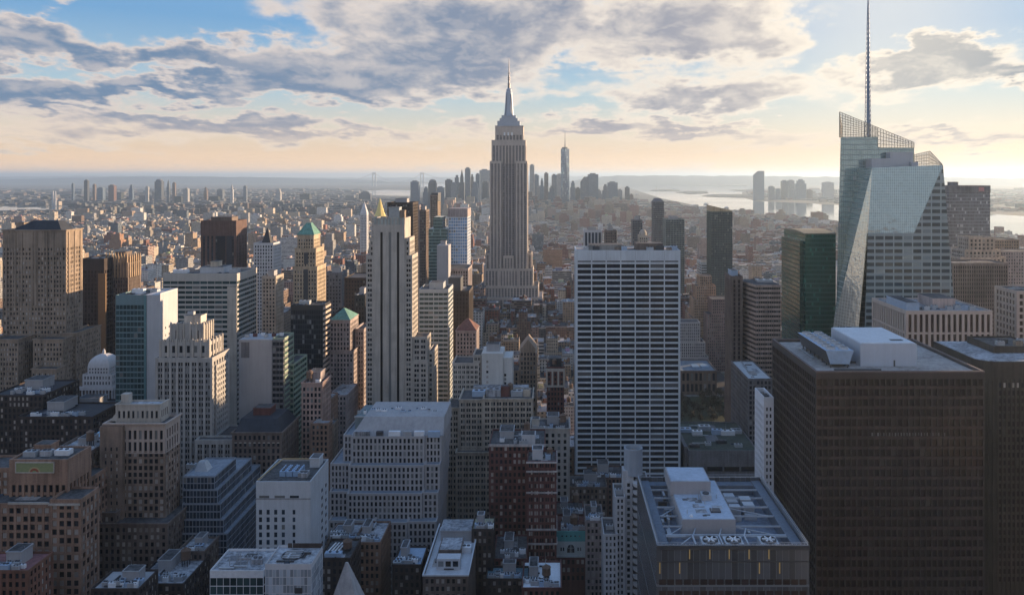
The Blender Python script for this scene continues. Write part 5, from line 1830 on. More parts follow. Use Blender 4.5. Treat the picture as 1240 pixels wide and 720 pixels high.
def right_background():
    b = B('dark_glass_slab', 'broad grey glass slab with small pink sign panel, behind the faceted glass tower', 'the grey glass slab with the pink sign')
    d = 960
    x0, x1 = X(1149, d), X(1199, d)
    z = Z(225, d)
    w = b.part('wall', curtain('smoky_glass', (.13, .14, .16), (.16, .17, .19), 1.8, 3.9, .25, .1, .25, None, .15))
    b._note(x0, x1, d, d + 40, z)
    w.box(x0, x1, d, d + 40, 0, z)
    c = b.part('crown_band', W_DKGREY)
    c.box(x0 - .3, x1 + .3, d - .3, d + 40.3, z - 8, z + .4, 0, True)
    s_ = b.part('sign_panel', plain('pink_sign', (.42, .22, .22)))
    s_.box(X(1185, d), X(1191.5, d), d - .6, d - .31, z - 6.5, z - 1.5, 0, True)
    b.penthouse(x0 + 8, x0 + 16, d + 10, d + 20, z + 1.2, z + 4, W_DKGREY)
    b.done(False)
    b = B('stepped_stone_tower', 'pale stepped stone tower with paired top windows, below the grey glass slab', 'the pale stepped stone tower')
    d = 860
    S = st(wall('sandy_stone', (.42, .36, .31)), G_DARK, 4.4, 4.2, .5, .55, .6, 2.6)
    r = T(b, 1173, 1205, 287, d, 24, S)
    T(b, 1168, 1212, 302, d - 3, 30, S, note=False)
    T(b, 1163, 1218, 311, d - 6, 36, S, note=False)
    b.done(False)
    b = B('ribbed_brown_block', 'brown block of fine vertical ribs, between the pale pier block and the stepped stone tower', 'the ribbed brown block')
    d = 760
    T(b, 1154, 1221, 318, d, 30, st(wall('brown_rib', (.30, .24, .21)), G_BRONZE, 2.2, 3.9, .5, .7, .6, 3, dp=0, ds=.45))
    b.done(False)
    b = B('beige_block', 'beige block with wide square windows, rising beyond the round-cornered tower', 'the beige block')
    T(b, 1231, 1275, 352, 600, 30, st(W_BEIGE, G_BRONZE, 5, 5, .5, .6, .8, 2.6))
    b.done(False)
    b = B('weathered_block', 'tan block with ragged upper floors, at the right of the stepped stone tower'.replace('at the right of', 'riverward of'), 'the tan riverside block')
    r = T(b, 1204, 1234, 290, 1010, 34, st(W_TAN, G_DARK, 3, 3.8, .5, .5, .5, 2))
    T(b, 1214, 1262, 304, 950, 30, st(W_MAUVE, G_DARK, 3, 3.8, .5, .5, .5, 2), note=False)
    b.done(False)
    # teal-green glass building with the tan curved rim
    b = B('green_glass_block', 'dark green glass block with curved tan roof rim, beside the faceted glass tower', 'the green glass block')
    d = 720
    x0, x1 = X(975, d), X(1012, d)
    z = Z(283, d)
    gw = curtain('bottle_glass', (.012, .10, .07), (.03, .13, .10), 1.6, 4.0, .36, .12, .25, (.05, .135, .105), .1)
    b._note(x0, x1, d, d + 66, z)
    w = b.part('glass_wall', gw)
    w.box(x0, x1, d, d + 66, 0, z)
    w2 = b.part('lower_wing', curtain('bottle_glass_dark', (.015, .065, .05), (.03, .09, .07), 1.6, 4.0, .3, .12, .3, None, .12))
    w2.box(x0 - 3.5, x0 - .01, d + 4, d + 62, 0, Z(292, d))
    rm = b.part('roof_rim', wall('tan_rim', (.30, .27, .20)))
    n = 12
    for k in range(n):
        f0, f1 = k / n, (k + 1) / n
        ya, yc = d + 66 * f0, d + 66 * f1
        za, zc = z + 1.8 * math.sin(f0 * 3.1), z + 1.8 * math.sin(f1 * 3.1)
        rm.poly([(x0 - .6, ya, za + .2), (x1 + .6, ya, za + .2), (x1 + .6, yc, zc + .2), (x0 - .6, yc, zc + .2)])
        rm.poly([(x0 - .6, ya, z - .4), (x0 - .6, ya, za + .21), (x0 - .6, yc, zc + .21), (x0 - .6, yc, z - .4)][::-1])
    rm.poly([(x0 - .6, d - .1, z - .6), (x1 + .6, d - .1, z - .6), (x1 + .6, d - .1, z + .4), (x0 - .6, d - .1, z + .4)])
    b.done(False)
    # chamfered banded block and its brown neighbour
    b = B('chamfered_block', 'tan banded block with chamfered corner and open roof, beside the green glass block', 'the chamfered banded block')
    d = 700
    z = Z(345, d)
    plan = [(X(899, d + 28), d + 26), (X(915, d), d), (X(946, d), d), (X(946, d), d + 40), (X(899, d + 28), d + 40)]
    w = b.part('wall', wall('rosy_band', (.40, .31, .26)))
    b._note(X(903, d), X(946, d), d, d + 40, z)
    gl = b.part('window_band', curtain('band_windows', (.03, .03, .033), (.34, .26, .22), 1.9, 4.0, 0, .14, .2, None, .12))

    def inset(p, k):
        cx, cy = sum(a for a, _ in p) / len(p), sum(c for _, c in p) / len(p)
        return [(a + (cx - a) * k, c + (cy - c) * k) for a, c in p]
    gl.prism(inset(plan, .03), 0, z - 1)
    nfl = 38
    for k in range(nfl):
        zz = z - k * 4.0
        w.prism(plan, zz - 1.9, zz)
        if zz < 10:
            break
    rr = b.part('roof', TAR)
    rr.prism(inset(plan, .08), z + .003, z + .3)
    b.unit(X(925, d + 20), d + 20, z, 14, 9, 2.4, METAL)
    b.unit(X(917, d + 30), d + 30, z, 6, 5, 3, W_TAN)
    b.done(False)
    b = B('brown_ribbed_tower', 'narrow brown tower with two dark ribs, beside the chamfered banded block', 'the narrow brown ribbed tower')
    d = 716
    r = T(b, 885, 899.5, 334, d, 26, st(W_BROWN, G_BRONZE, 4.4, 3.9, .42, .8, .7, 3.5, dp=0, ds=.5))
    b.penthouse(r[0] + 2, r[1] - 3, r[2] + 6, r[3] - 5, r[4], r[4] + 3.6, BLUE_P)
    b.done(False)
    b = B('ziggurat_block', 'tan ziggurat block of many setbacks, behind the white gridded tower', 'the tan ziggurat')
    d = 1120
    S = st(wall('zig_brick', (.36, .26, .19)), G_DARK, 2.8, 3.7, .45, .5, .4, 1.6)
    for py, p0, p1, dd, D in ((334, 847, 862, d + 8, 22), (346, 843, 867, d + 4, 24), (362, 840, 870, d, 34), (385, 838, 874, d - 5, 44), (404, 837, 880, d - 9, 50)):
        T(b, p0, p1, py, dd, D, S, note=py in (334, 362))
    b.done(False)
    b = B('blue_banded_block', 'pale blue banded block, peeking above the tan ziggurat', 'the pale blue banded block')
    r = T(b, 849, 874, 317, 1300, 40, st(wall('pale_blue_band', (.42, .47, .52)), G_BLUE, 40, 4, .98, .45, .4, 5, ds=0, dp=.2))
    T(b, 864, 893, 337, 1270, 18, st(wall('pale_blue_band', (.42, .47, .52)), G_BLUE, 40, 4, .98, .45, .4, 3, ds=0, dp=.2), note=False)
    b.done(False)
    b = B('brown_setback_block', 'dark mauve brick block with setbacks, at the tan ziggurat\'s foot', 'the dark mauve setback block')
    S = st(wall('dusk_brick', (.22, .16, .15)), G_DARK, 2.8, 3.7, .45, .5, .4, 1.6)
    T(b, 862, 886, 362, 1085, 30, S)
    T(b, 856, 886, 380, 1080, 26, S, note=False)
    b.done(False)
    b = B('grey_setback_block', 'grey block of vertical piers with a stepped end, beside the white gridded tower', 'the grey pier block')
    S = st(W_GREY, G_DARK, 2.6, 3.8, .45, .6, .6, 2, dp=0, ds=.4)
    T(b, 818, 848, 390, 1046, 24, S)
    T(b, 818, 854, 414, 1043, 28, S, note=False)
    T(b, 818, 858, 432, 1040, 30, S, note=False)
    b.done(False)


def street_blocks():
    b = B('colonnaded_library', 'low stone building with bluish skylit roof, at the edge of the park', 'the low stone building by the park')
    d = 966
    S = st(W_BROWN, G_DARK, 5.5, 11, .55, .7, .8, 2.5, cor=.6, roof=wall('library_roof', (.16, .2, .24)))
    r = T(b, 824, 868, 449, d, 60, S)
    sk = b.part('skylight', plain('skylight_glass', (.35, .5, .65), .2, .3))
    for p0, p1 in ((838, 846), (849, 858)):
        sk.box(X(p0, d + 20), X(p1, d + 20), d + 16, d + 30, r[4] - .94, r[4] + 1.5)
    b.done()
    b = B('dark_corner_block', 'dark block with a pale sloping roof, beside the avenue below the chamfered block', 'the dark block with the pale roof')
    d = 640
    r = T(b, 906, 935, 458, d, 62, st(W_DKGREY, G_DARK, 3, 3.9, .6, .6, .4, 2, roof=wall('pale_cap_roof', (.5, .53, .55), .06)))
    b.done(False)
    b = B('long_grey_block', 'long low grey building with a green planted roof and machinery', 'the long low grey building')
    d = 598
    r = T(b, 834, 918, 545, d, 70, st(W_DKGREY, G_DARK, 12, 9, .9, .35, .6, 12, roof=wall('planted_roof', (.06, .075, .06), .3)))
    q = random.Random(12)
    for k in range(6):
        b.unit(r[0] + 5 + k * 8, r[2] + 44 + q.uniform(-6, 14), r[4], q.uniform(5, 12), q.uniform(4, 8), q.uniform(1.5, 3), [BLUE_P, WHITE_P, METAL][k % 3])
    for k in range(4):
        b.unit(r[0] + 6 + k * 11, r[2] + 14 + q.uniform(-4, 6), r[4], q.uniform(4, 8), 4, 1.2, [STEEL_DK, METAL][k % 2], 'roof_vent')
    w = b.part('side_wall', W_DKGREY)
    w.box(r[0] - 2.5, r[0] - .1, r[2] + 6, r[3], 0, r[4] + 1)
    b.done(False)
    # low rise at the foot of the picture
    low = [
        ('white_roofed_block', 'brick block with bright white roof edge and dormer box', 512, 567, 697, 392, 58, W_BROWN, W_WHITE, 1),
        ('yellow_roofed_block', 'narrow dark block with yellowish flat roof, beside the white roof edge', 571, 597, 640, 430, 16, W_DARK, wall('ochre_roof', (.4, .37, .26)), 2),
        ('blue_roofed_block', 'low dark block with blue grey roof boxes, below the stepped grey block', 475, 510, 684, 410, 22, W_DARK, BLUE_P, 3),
        ('brown_brick_block', 'low brown block with a plain side wall and pale roof house', 396, 430, 652, 425, 20, W_BROWN, PALE_ROOF, 4),
        ('brick_warehouse', 'brown warehouse with cluttered pale roof below the stepped grey block', 428, 461, 656, 418, 26, wall('umber_brick', (.22, .14, .10)), PALE_ROOF, 5),
        ('rooftop_pipe_block', 'dark block with white pipes and a round tank on its roof', 386, 424, 676, 388, 22, W_DARK, TAR, 6),
        ('dark_red_block', 'dark red block with flat roof, beside the narrow yellowish roof', 597, 638, 676, 440, 30, W_RED, TAR, 7),
        ('green_roofed_block', 'low block with blue green roof boxes, in front of the dark red brick block', 588, 640, 700, 420, 14, W_DARK, wall('teal_roof', (.12, .2, .24)), 8),
        ('white_dormer_block', 'low brick block with white roof boxes, in front of the turquoise fronted house', 632, 680, 712, 410, 30, W_RED, WHITE_P, 9),
        ('maroon_block', 'maroon brick block with arched parapet, between turquoise house and balcony tower', 709, 731, 630, 466, 24, W_MAUVE, TAR, 10),
        ('brick_tenement', 'plain red brick block above and behind the turquoise fronted house', 673, 707, 622, 500, 20, W_RED, TAR, 11),
        ('brown_tank_block', 'brown block with roof tanks, at the white gridded tower\'s foot', 690, 735, 590, 540, 24, W_BROWN, TAR, 12),
        ('brick_plant_block', 'plain maroon block beside the round roof tank', 712, 756, 578, 560, 24, wall('maroon_brick', (.13, .085, .075)), TAR, 13),
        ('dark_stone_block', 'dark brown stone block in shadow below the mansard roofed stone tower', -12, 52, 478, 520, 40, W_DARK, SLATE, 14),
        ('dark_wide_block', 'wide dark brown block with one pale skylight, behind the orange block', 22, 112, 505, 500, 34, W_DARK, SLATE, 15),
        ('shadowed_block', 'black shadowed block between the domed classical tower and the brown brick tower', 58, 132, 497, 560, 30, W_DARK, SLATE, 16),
        ('blue_hipped_block', 'grey block with small light blue hip roof, tight behind the brown brick tower', 106, 128, 532, 452, 22, W_DKGREY, PALE_ROOF, 17),
        ('grey_roofed_block', 'dark block with grey cluttered roof, behind the orange block\'s flank', 60, 108, 548, 425, 26, W_BROWN, PALE_ROOF, 18),
        ('low_red_block', 'low reddish block in front of the orange block', -40, 34, 690, 352, 18, wall('rust_brick', (.2, .10, .07)), wall('red_roof', (.25, .12, .12)), 19),
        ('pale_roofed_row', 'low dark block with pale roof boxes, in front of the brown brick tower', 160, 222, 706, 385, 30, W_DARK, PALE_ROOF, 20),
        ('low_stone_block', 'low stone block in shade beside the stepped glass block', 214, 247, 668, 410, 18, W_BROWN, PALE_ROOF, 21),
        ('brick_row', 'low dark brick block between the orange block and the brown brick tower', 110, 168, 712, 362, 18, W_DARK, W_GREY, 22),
    ]
    for name, lab, p0, p1, py, d, D, mt, rf, sd in low:
        b = B(name, lab, None)
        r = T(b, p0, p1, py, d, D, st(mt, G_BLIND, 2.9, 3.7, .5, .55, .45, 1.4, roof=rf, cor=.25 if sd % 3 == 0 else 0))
        x0, x1, y0, y1, z = r
        if sd == 1:
            fr = b.part('parapet', W_WHITE)
            fr.box(x0 - .3, x1 + .3, y0 - .3, y0 + .4, z + .003, z + .7, 0, True)
            fr.box(x0 - .3, x0 + .4, y0 + .41, y1, z + .003, z + .7, 0, True)
            fr.box(x1 - .4, x1 + .3, y0 + .41, y1, z + .003, z + .7, 0, True)
            dr = b.part('roof_house', [W_WHITE, G_DARK])
            dr.box(x0 + 5.5, x0 + 17, y0 + 8, y0 + 14, z - 1, z + 4.5)
            for k in range(3):
                dr.box(x0 + 6.3 + k * 3.6, x0 + 8.9 + k * 3.6, y0 + 7.9, y0 + 8.01, z + .8, z + 3.4, 1, True)
            b.penthouse(x0 + 5, x0 + 16, y0 + 20, y0 + 34, z, z + 3, W_BROWN, PALE_ROOF)
            b.penthouse(x0 + 3, x0 + 20, y0 + 40, y0 + 54, z, z + 4, W_GREY, PALE_ROOF)
            b.unit(x0 + 18, y0 + 28, z, 5, 4, 2, WHITE_P)
        elif sd == 6:
            for k in range(4):
                pp = b.part('roof_pipe', WHITE_P)
                pp.bar((x0 + 2 + k * 1.6, y0 + 3, z + .4), (x0 + 4 + k * 1.6, y0 + 16, z + .4), .5)
            b.tank(x1 - 4, y0 + 11, z - .9, 2.2, 3, 1.5)
            b.unit(x0 + 6, y0 + 4, z, 8, 3, 1.4, BLUE_P)
        elif sd == 17:
            h = b.part('hip_roof', plain('sky_blue_roof', (.25, .45, .58), .5, .1))
            h.frustum((x0, x1, y0, y1), (x0 + 4, x1 - 1, y0 + 8, y1 - 8), z + .3, z + 3.5)
        else:
            b.clutter(x0, x1, y0, y1, z, sd + 40, 12, tank=sd in (9, 11, 12, 18, 20))
        b.done()
    # white pyramid spire
    b = B('white_pyramid_spire', 'white stone pyramid spire in front of the rooftop pipes', 'the white pyramid spire', 'spire')
    d = 335
    cx = X(413, d)
    z1 = Z(693, d)
    bs = b.part('spire_base', W_LIGHT)
    b._note(cx - 9, cx + 9, d, d + 18, z1)
    bs.box(cx - 9.5, cx + 9.5, d - .5, d + 18.5, 0, z1 - 25)
    py = b.part('pyramid', wall('pale_spire', (.40, .39, .39), .2))
    py.frustum((cx - 9, cx + 9, d, d + 18), (cx - .5, cx + .5, d + 8.5, d + 9.5), z1 - 25, z1)
    b.done()


def mid_towers():
    rows = [
        # name, label, px0, px1, top, d, D, wall, glass, style, part extras
        ('blue_glass_tower', 'tower of bright blue white glass under a brown cap, beside the spired tower', 'the blue white glass tower', 543, 566, 253, 1000, 42),
    ]
    b = B('blue_glass_tower', rows[0][1], rows[0][2])
    d = 1000
    S = st(wall('white_mullion', (.62, .66, .70), .05), glass('sky_panes', (.16, .32, .58), .08, .05, metal=.3), 3.0, 3.8, .66, .62, .4, 11)
    r = T(b, 543, 566, 253, d, 40, S)
    cp = b.part('cap', W_MAUVE)
    cp.box(r[0] - .3, r[1] + .3, r[2] - .3, r[3] + .3, r[4] - 10, r[4] + .5, 0, True)
    b.done(False)
    b = B('brown_ribbed_block', 'brown ribbed block with a lit edge, below the blue white glass tower', 'the brown ribbed block')
    T(b, 533, 567, 325, 950, 45, st(W_MAUVE, G_BRONZE, 3, 3.8, .5, .65, .6, 3, dp=0, ds=.4))
    b.done(False)
    b = B('curved_band_block', 'teal banded office block with pale floors, tight beside the pale deco shaft', 'the teal banded block')
    d = 725
    r = T(b, 507, 543, 350, d, 34, st(wall('pale_band', (.44, .46, .46), .08), G_TEAL, 14, 4.1, .95, .5, .5, 3.5, ds=0, dp=.2, sub=3, gap=.3))
    b.penthouse(r[0] + 8, r[1] - 6, r[2] + 10, r[3] - 8, r[4], r[4] + 4, METAL)
    b.done(False)
    b = B('dark_brown_tower', 'dark brown tower with black cap and lit edge, beside the teal banded block', 'the dark brown tower with the black cap')
    r = T(b, 543.5, 568, 352, 775, 40, st(W_DARK, G_BRONZE, 3, 3.8, .5, .6, .5, 3, dp=0, ds=.4))
    b.penthouse(X(541, 765), X(556, 765), 777, 800, r[4], Z(337, 777), STEEL_DK)
    b.done(False)
    for name, lab, sh, p0, p1, py, d, D, mt, gl in (
            ('pale_slab', 'plain light grey slab in front of the blue white glass tower', None, 529, 543, 297, 920, 22, W_GREY, None),
            ('teal_glass_tower', 'teal glass tower with stepped top, beside the plain light grey slab', None, 519, 541, 277, 985, 40, None, 'teal'),
            ('slim_brown_tower', 'slim brown tower with lit flank, behind the pale deco shaft', None, 508, 516, 254, 1120, 30, W_BROWN, 'd'),
            ('slim_tan_tower', 'slim mauve tower, the taller beside the slim brown one', None, 500.5, 508, 248, 1180, 40, W_MAUVE, 'd'),
            ('dark_brown_box_tower', 'dark brown box tower with bright edge, just behind the pale deco shaft', 'the dark brown box tower', 469, 500, 245, 1010, 40, W_DARK, 'd'),
            ('black_capped_tower', 'slender gold brown tower with black cap, behind the teal glass tower', None, 521, 530, 236, 1500, 40, W_TAN, 'd'),
            ('brown_stepped_block', 'dark stepped block beside the pale deco shaft, behind the green pyramid', 'the dark stepped block', 417, 447, 336, 790, 40, W_DARK, 'd'),
            ('near_black_block', 'near black slab hard against the pale deco shaft', None, 429, 442, 357, 690, 30, plain('black_metal', (.035, .038, .044), .4, .3), 'd'),
            ('white_gabled_block', 'bright white tower with pointed cap, between brown strip tower and green copper roof', None, 307, 331, 294, 900, 26, W_WHITE, 'd'),
            ('cream_shaft', 'cream brick shaft beside the bright white pointed tower', None, 317, 334, 334, 820, 24, W_CREAM, 'd'),
            ('slate_grey_block', 'slate grey block behind the slim green roofed tower', None, 394, 414, 330, 860, 30, W_DKGREY, 'd'),
            ('dark_slender_tower', 'dark slender tower with rounded top, beyond the white gridded tower', 'the dark slender tower', 791, 804, 244, 1500, 26, W_DKGREY, 't'),
            ('dark_notched_tower', 'dark notched tower above the white gridded tower\'s roof', None, 766, 778, 266, 1300, 22, W_DKGREY, 't'),
            ('green_grey_block', 'green grey block with pale top, beside the dark slender tower', None, 806, 829, 265, 1350, 34, wall('green_grey', (.20, .23, .22)), 't'),
            ('tall_green_slab', 'tall dark green slab with slanted tan top, in front of the river', 'the tall dark green slab', 861, 887, 256, 1250, 36, wall('deep_green', (.09, .12, .115)), 't'),
            ('white_pier_block', 'small white block with dark bays, just over the white gridded tower', None, 707, 729, 279, 1180, 24, W_WHITE, 'big'),
            ('brown_cubic_block', 'brown brick block above the white gridded tower\'s roof', None, 733, 747, 279, 1150, 26, W_BROWN, 'd'),
            ('pale_domed_tower', 'small cream tower with domed top over the white gridded tower', None, 774, 785, 285, 1050, 18, W_CREAM, 'd')):
        b = B(name, lab, sh, 'tower' if 'tower' in name else 'building')
        if gl == 'teal':
            x0, x1, y0, y1 = px_rect(p0, p1, d, D)
            z = Z(py, d)
            w = b.part('glass_wall', curtain('teal_glass_wall', (.06, .12, .125), (.16, .24, .24), 1.7, 3.9, .3, .1, .35))
            b._note(x0, x1, y0, y1, z)
            w.box(x0, x1, y0, y1, 0, z)
            w.box(x0 + 5, x1 - 6, y0 + 6, y1 - 6, z, z + 14)
            r = (x0, x1, y0, y1, z)
        elif gl is None:
            x0, x1, y0, y1 = px_rect(p0, p1, d, D)
            z = Z(py, d)
            b._note(x0, x1, y0, y1, z)
            w = b.part('wall', mt)
            w.box(x0, x1, y0, y1, 0, z)
            r = (x0, x1, y0, y1, z)
        else:
            S = {'d': st(mt, G_DARK, 3.2, 3.8, .5, .55, .5, 3), 't': st(mt, G_BLUE, 2.6, 3.6, .7, .6, .4, 2), 'big': st(mt, G_BLUE, 5.2, 40, .62, .86, .8, 3, dp=0, ds=.2)}[gl]
            r = T(b, p0, p1, py, d, D, S)
        x0, x1, y0, y1, z = r
        cx, cy, w = (x0 + x1) / 2, (y0 + y1) / 2, x1 - x0
        if name == 'white_gabled_block':
            sp = b.part('spire_roof', SLATE)
            sp.frustum((cx - 5, cx + 5, cy - 5, cy + 5), (cx - .3, cx + .3, cy - .3, cy + .3), z - 1, z + 16)
        elif name == 'tall_green_slab':
            t_ = b.part('slanted_top', wall('tan_top', (.42, .34, .22)))
            n = len(t_.v)
            t_.v += [(x0, y0, z), (x1, y0, z), (x1, y1, z), (x0, y1, z), (x0, y0, z + 9), (x1, y0, z + 1), (x1, y1, z + 1), (x0, y1, z + 9)]
            t_.f += [(n, n + 1, n + 5, n + 4), (n + 1, n + 2, n + 6, n + 5), (n + 2, n + 3, n + 7, n + 6), (n + 3, n, n + 4, n + 7), (n + 4, n + 5, n + 6, n + 7)]
            t_.mi += [0] * 5
        elif name == 'dark_slender_tower':
            c = b.part('rounded_top', W_DKGREY)
            c.frustum((x0, x1, y0, y1), (x0 + w * .2, x1 - w * .3, y0 + 5, y1 - 5), z, z + 6)
        elif name == 'pale_domed_tower':
            c = b.part('dome', W_CREAM)
            c.cyl(cx, cy, [(w * .45, z - 1), (w * .42, z + 3), (w * .25, z + 6.5), (.2, z + 7.5)], 12)
        elif name == 'black_capped_tower':
            c = b.part('cap', STEEL_DK)
            c.box(x0 + 2, x1 + .5, y0 + 1, y1 - 1, z - 12, z + 4)
        elif name == 'brown_stepped_block':
            S = st(mt, G_DARK, 3.2, 3.8, .5, .55, .5, 3)
            T(b, 402, 446, 380, d - 8, 48, S, note=False)
        else:
            b.penthouse(cx - w * .25, cx + w * .2, y0 + (y1 - y0) * .3, y0 + (y1 - y0) * .7, z, z + 4, W_GREY)
        b.done(False)
    # the golden pyramid and the white clock tower far behind
    b = B('gold_pyramid_tower', 'stone tower with a golden pyramid roof, over the pale deco shaft\'s shoulder', 'the gold pyramid', 'tower')
    d = 1900
    r = T(b, 450, 466, 262, d, 40, st(W_LIGHT, G_DARK, 4, 4, .5, .5, .5, 4))
    g = b.part('gold_roof', GOLD)
    cx, cy = (r[0] + r[1]) / 2, (r[2] + r[3]) / 2
    g.cyl(cx, cy, [(14, r[4] - 1), (8, r[4] + 14), (3.5, r[4] + 32), (.3, Z(240, d))], 8, a0=math.pi / 8)
    b.done(False)
    b = B('white_clock_tower', 'slim white campanile with pointed top, between green copper roof and gold pyramid', 'the white campanile', 'tower')
    d = 2050
    r = T(b, 436, 444, 258, d, 20, st(W_WHITE, G_DARK, 4, 4, .5, .5, .5, 6))
    g = b.part('pointed_roof', W_WHITE)
    g.frustum((r[0], r[1], r[2], r[3]), ((r[0] + r[1]) / 2 - .3, (r[0] + r[1]) / 2 + .3, r[2] + 9.7, r[2] + 10.3), r[4], Z(244, d))
    b.done(False)


def spired_tower():
    b = B('art_deco_skyscraper', 'tallest stone skyscraper with stepped top and needle spire', 'the tall spired skyscraper', 'skyscraper')
    d = 1290
    S = st(W_ESB, G_BLUE, 5.6, 3.75, .50, .62, .9, 4, dp=0, ds=.5, sp=wall('tower_spandrel', (.24, .22, .22), .1), sub=2, gap=.6)
    St = dict(S, top=9)
    a = lambda p0, p1, py, dd, D, z0, n=False, S_=S: T(b, p0, p1, py, dd, D, S_, z0, note=n)
    a(599.6, 633.6, 153, d + 6, 30, Z(172, d), True, dict(St, top=14))
    a(595.2, 636.6, 169.5, d + 3, 36, Z(198, d), True, St)
    a(593.0, 606.9, 195, d, 42, 0, True)
    a(624.7, 638.6, 195, d, 42, 0, True)
    a(607.0, 624.6, 176, d + 4.5, 34, 0, False, dict(S, mat=wall('tower_recess', (.34, .31, .30), .08)))  # centre bay: darker copy of the limestone, recess shade put into its colour
    a(609.5, 622, 309.5, d + 1, 5, 0)
    a(587.8, 600, 306, d + 8, 34, 0)
    a(632, 644, 306, d + 8, 34, 0)
    a(586.5, 604, 325, d - 3, 48, 0)
    a(628, 645.5, 325, d - 3, 48, 0)
    a(604.1, 627.9, 325, d - 1, 8, 0, False, dict(S, ww=.4))
    a(580, 652, 346, d - 6, 60, 0, True, dict(S, bay=5))
    a(574, 657, 360, d - 16, 70, 0, True, dict(S, roof=PALE_ROOF))
    z86 = Z(153, d + 6)
    dk = b.part('observation_deck', [wall('deck_stone', (.42, .43, .46), .06), G_BLUE])
    dk.box(X(599.3, d + 6), X(633.9, d + 6), d + 5.6, d + 36.4, z86 + .005, z86 + 1.2, 0, True)
    cx, cy = X(616.3, d + 21), d + 21
    mt = plain('mast_metal', (.33, .38, .45), .4, .4)
    m = b.part('mast_base', mt)
    for r_, z0, z1 in ((18, 150.5, 147), (14.5, 147, 143.5), (11.5, 143.5, 140)):
        m.box(cx - r_, cx + r_, cy - r_ * .6, cy + r_ * .6, Z(z0, cy) - 4, Z(z1, cy))
    ms = b.part('mooring_mast', mt)
    prof = [(8.4, 141), (7.2, 136), (6.3, 128), (5.6, 120), (5.1, 112)]
    ms.cyl(cx, cy, [(r_, Z(p, cy)) for r_, p in prof] + [(4.2, Z(110.5, cy)), (4.2, Z(108.5, cy)), (2.2, Z(107, cy))], 12)
    for k in range(4):
        q = math.pi / 4 + k * math.pi / 2
        w = b.part('mast_wing', mt)
        w.bar((cx + 9 * math.cos(q), cy + 9 * math.sin(q), Z(143, cy)), (cx + 5.4 * math.cos(q), cy + 5.4 * math.sin(q), Z(114, cy)), 1.2)
    an = b.part('antenna', plain('antenna_steel', (.25, .23, .24), .5, .3))
    an.cyl(cx, cy, [(2.0, Z(107.2, cy)), (2.0, Z(101, cy)), (1.3, Z(100.5, cy)), (1.3, Z(92, cy)), (.75, Z(91, cy)), (.6, Z(80, cy)), (.25, Z(70, cy))], 8)
    for p in (105, 102.5, 97, 94.5, 89):
        an.cyl(cx, cy, [(1.0, Z(p, cy) - .5), (2.5, Z(p, cy)), (2.5, Z(p, cy) + .7), (1.0, Z(p, cy) + .9)], 8)
    nt = b.part('crown_light', plain('crown_window', (.75, .78, .80), .4))
    for p in (611, 615.5, 620):
        nt.box(X(p - 1, d + 6), X(p + 1, d + 6), d + 5.55, d + 5.99, Z(164, d), Z(160, d), 0, True)
    b.done(False)


for fn in (stone_tower_west, black_slab, gothic_crown, glass_white_slab, banded_slab, brown_strip_tower, deco_grey_tower, domed_classical, brick_tower_penthouse,
           orange_brick_block, stepped_glass_block, white_rooftop_block, low_white_block, blank_grey_block, black_tower_group, deco_white_shaft, stepped_grey_block,
           cream_blocks, red_brick_pair, mural_house, curved_balcony_tower, gridded_tower, roof_machinery_block, bronze_slab, edge_tower, white_sliver, pier_block,
           crystal_tower, right_background, street_blocks, mid_towers, spired_tower):
    fn()

# ---------------------------------------------------------------- unseen towers added round the viewpoint to shade the foreground
NEAR = [(h[5]) for h in HEROES if h[5][2] < 420]


def near_towers():
    rows = [('limestone_slab', 'unseen tall limestone slab directly under and behind the viewpoint', -52, 40, -60, -8, 251, W_LIME),
            ('glass_office_tower', 'unseen dark office tower beyond the picture edge, past the round-cornered tower', 400, 455, 560, 625, 247, W_DKGREY),
            ('banded_office_tower', 'unseen tall grey tower beyond the picture edge, behind the other dark one', 480, 540, 700, 760, 300, W_GREY),
            ('stone_office_tower', 'unseen broad stone tower beyond the picture edge beside the huge bronze slab', 275, 335, 300, 380, 205, W_MAUVE),
            ('brown_office_tower', 'unseen brown tower behind the viewpoint on the avenue side', 130, 200, -120, -30, 205, W_BROWN),
            ('grey_office_tower', 'unseen grey tower below the viewpoint on the avenue side', 125, 200, 60, 160, 150, W_GREY),
            ('tan_office_tower', 'unseen tan tower below the viewpoint over the orange block', -250, -175, 40, 150, 148, W_TAN),
            ('cream_office_tower', 'unseen cream tower behind the viewpoint on the far avenue side', -330, -240, -160, -40, 200, W_CREAM),
            ('dark_office_tower', 'unseen dark slab behind the viewpoint between two avenues', -140, -80, -240, -130, 225, W_DKGREY),
            ('pale_office_tower', 'unseen pale slab far behind the viewpoint', 30, 100, -260, -150, 215, W_LIGHT),
            ('brick_office_block', 'unseen brick block straight below the viewpoint', -60, 30, 90, 180, 120, W_RED),
            ('stone_office_block', 'unseen low stone block below the viewpoint by the avenue', -150, -75, 150, 230, 100, W_LIME)]
    for name, lab, x0, x1, y0, y1, z, mt in rows:
        NEAR.append((x0, x1, y0, y1))
        b = B(name, lab, None)
        b.foot = [x0, x1, y0, y1]
        b.tier(x0, x1, y0, y1, 0, z, st(mt, G_DARK, 4, 4, .5, .55, .5, 3), note=False)
        b.wins = b.wins[:60]
        b.penthouse(x0 + 12, x1 - 12, y0 + 12, y1 - 12, z, z + 5)
        b.done(False)


near_towers()

# ---------------------------------------------------------------- what stands far off and can still be told apart
FARCOL = {'blue': (.12, .18, .26), 'grey': (.20, .23, .27), 'pale': (.45, .45, .44), 'dark': (.07, .08, .10), 'brown': (.20, .14, .11), 'red': (.26, .12, .09), 'white': (.6, .6, .6)}


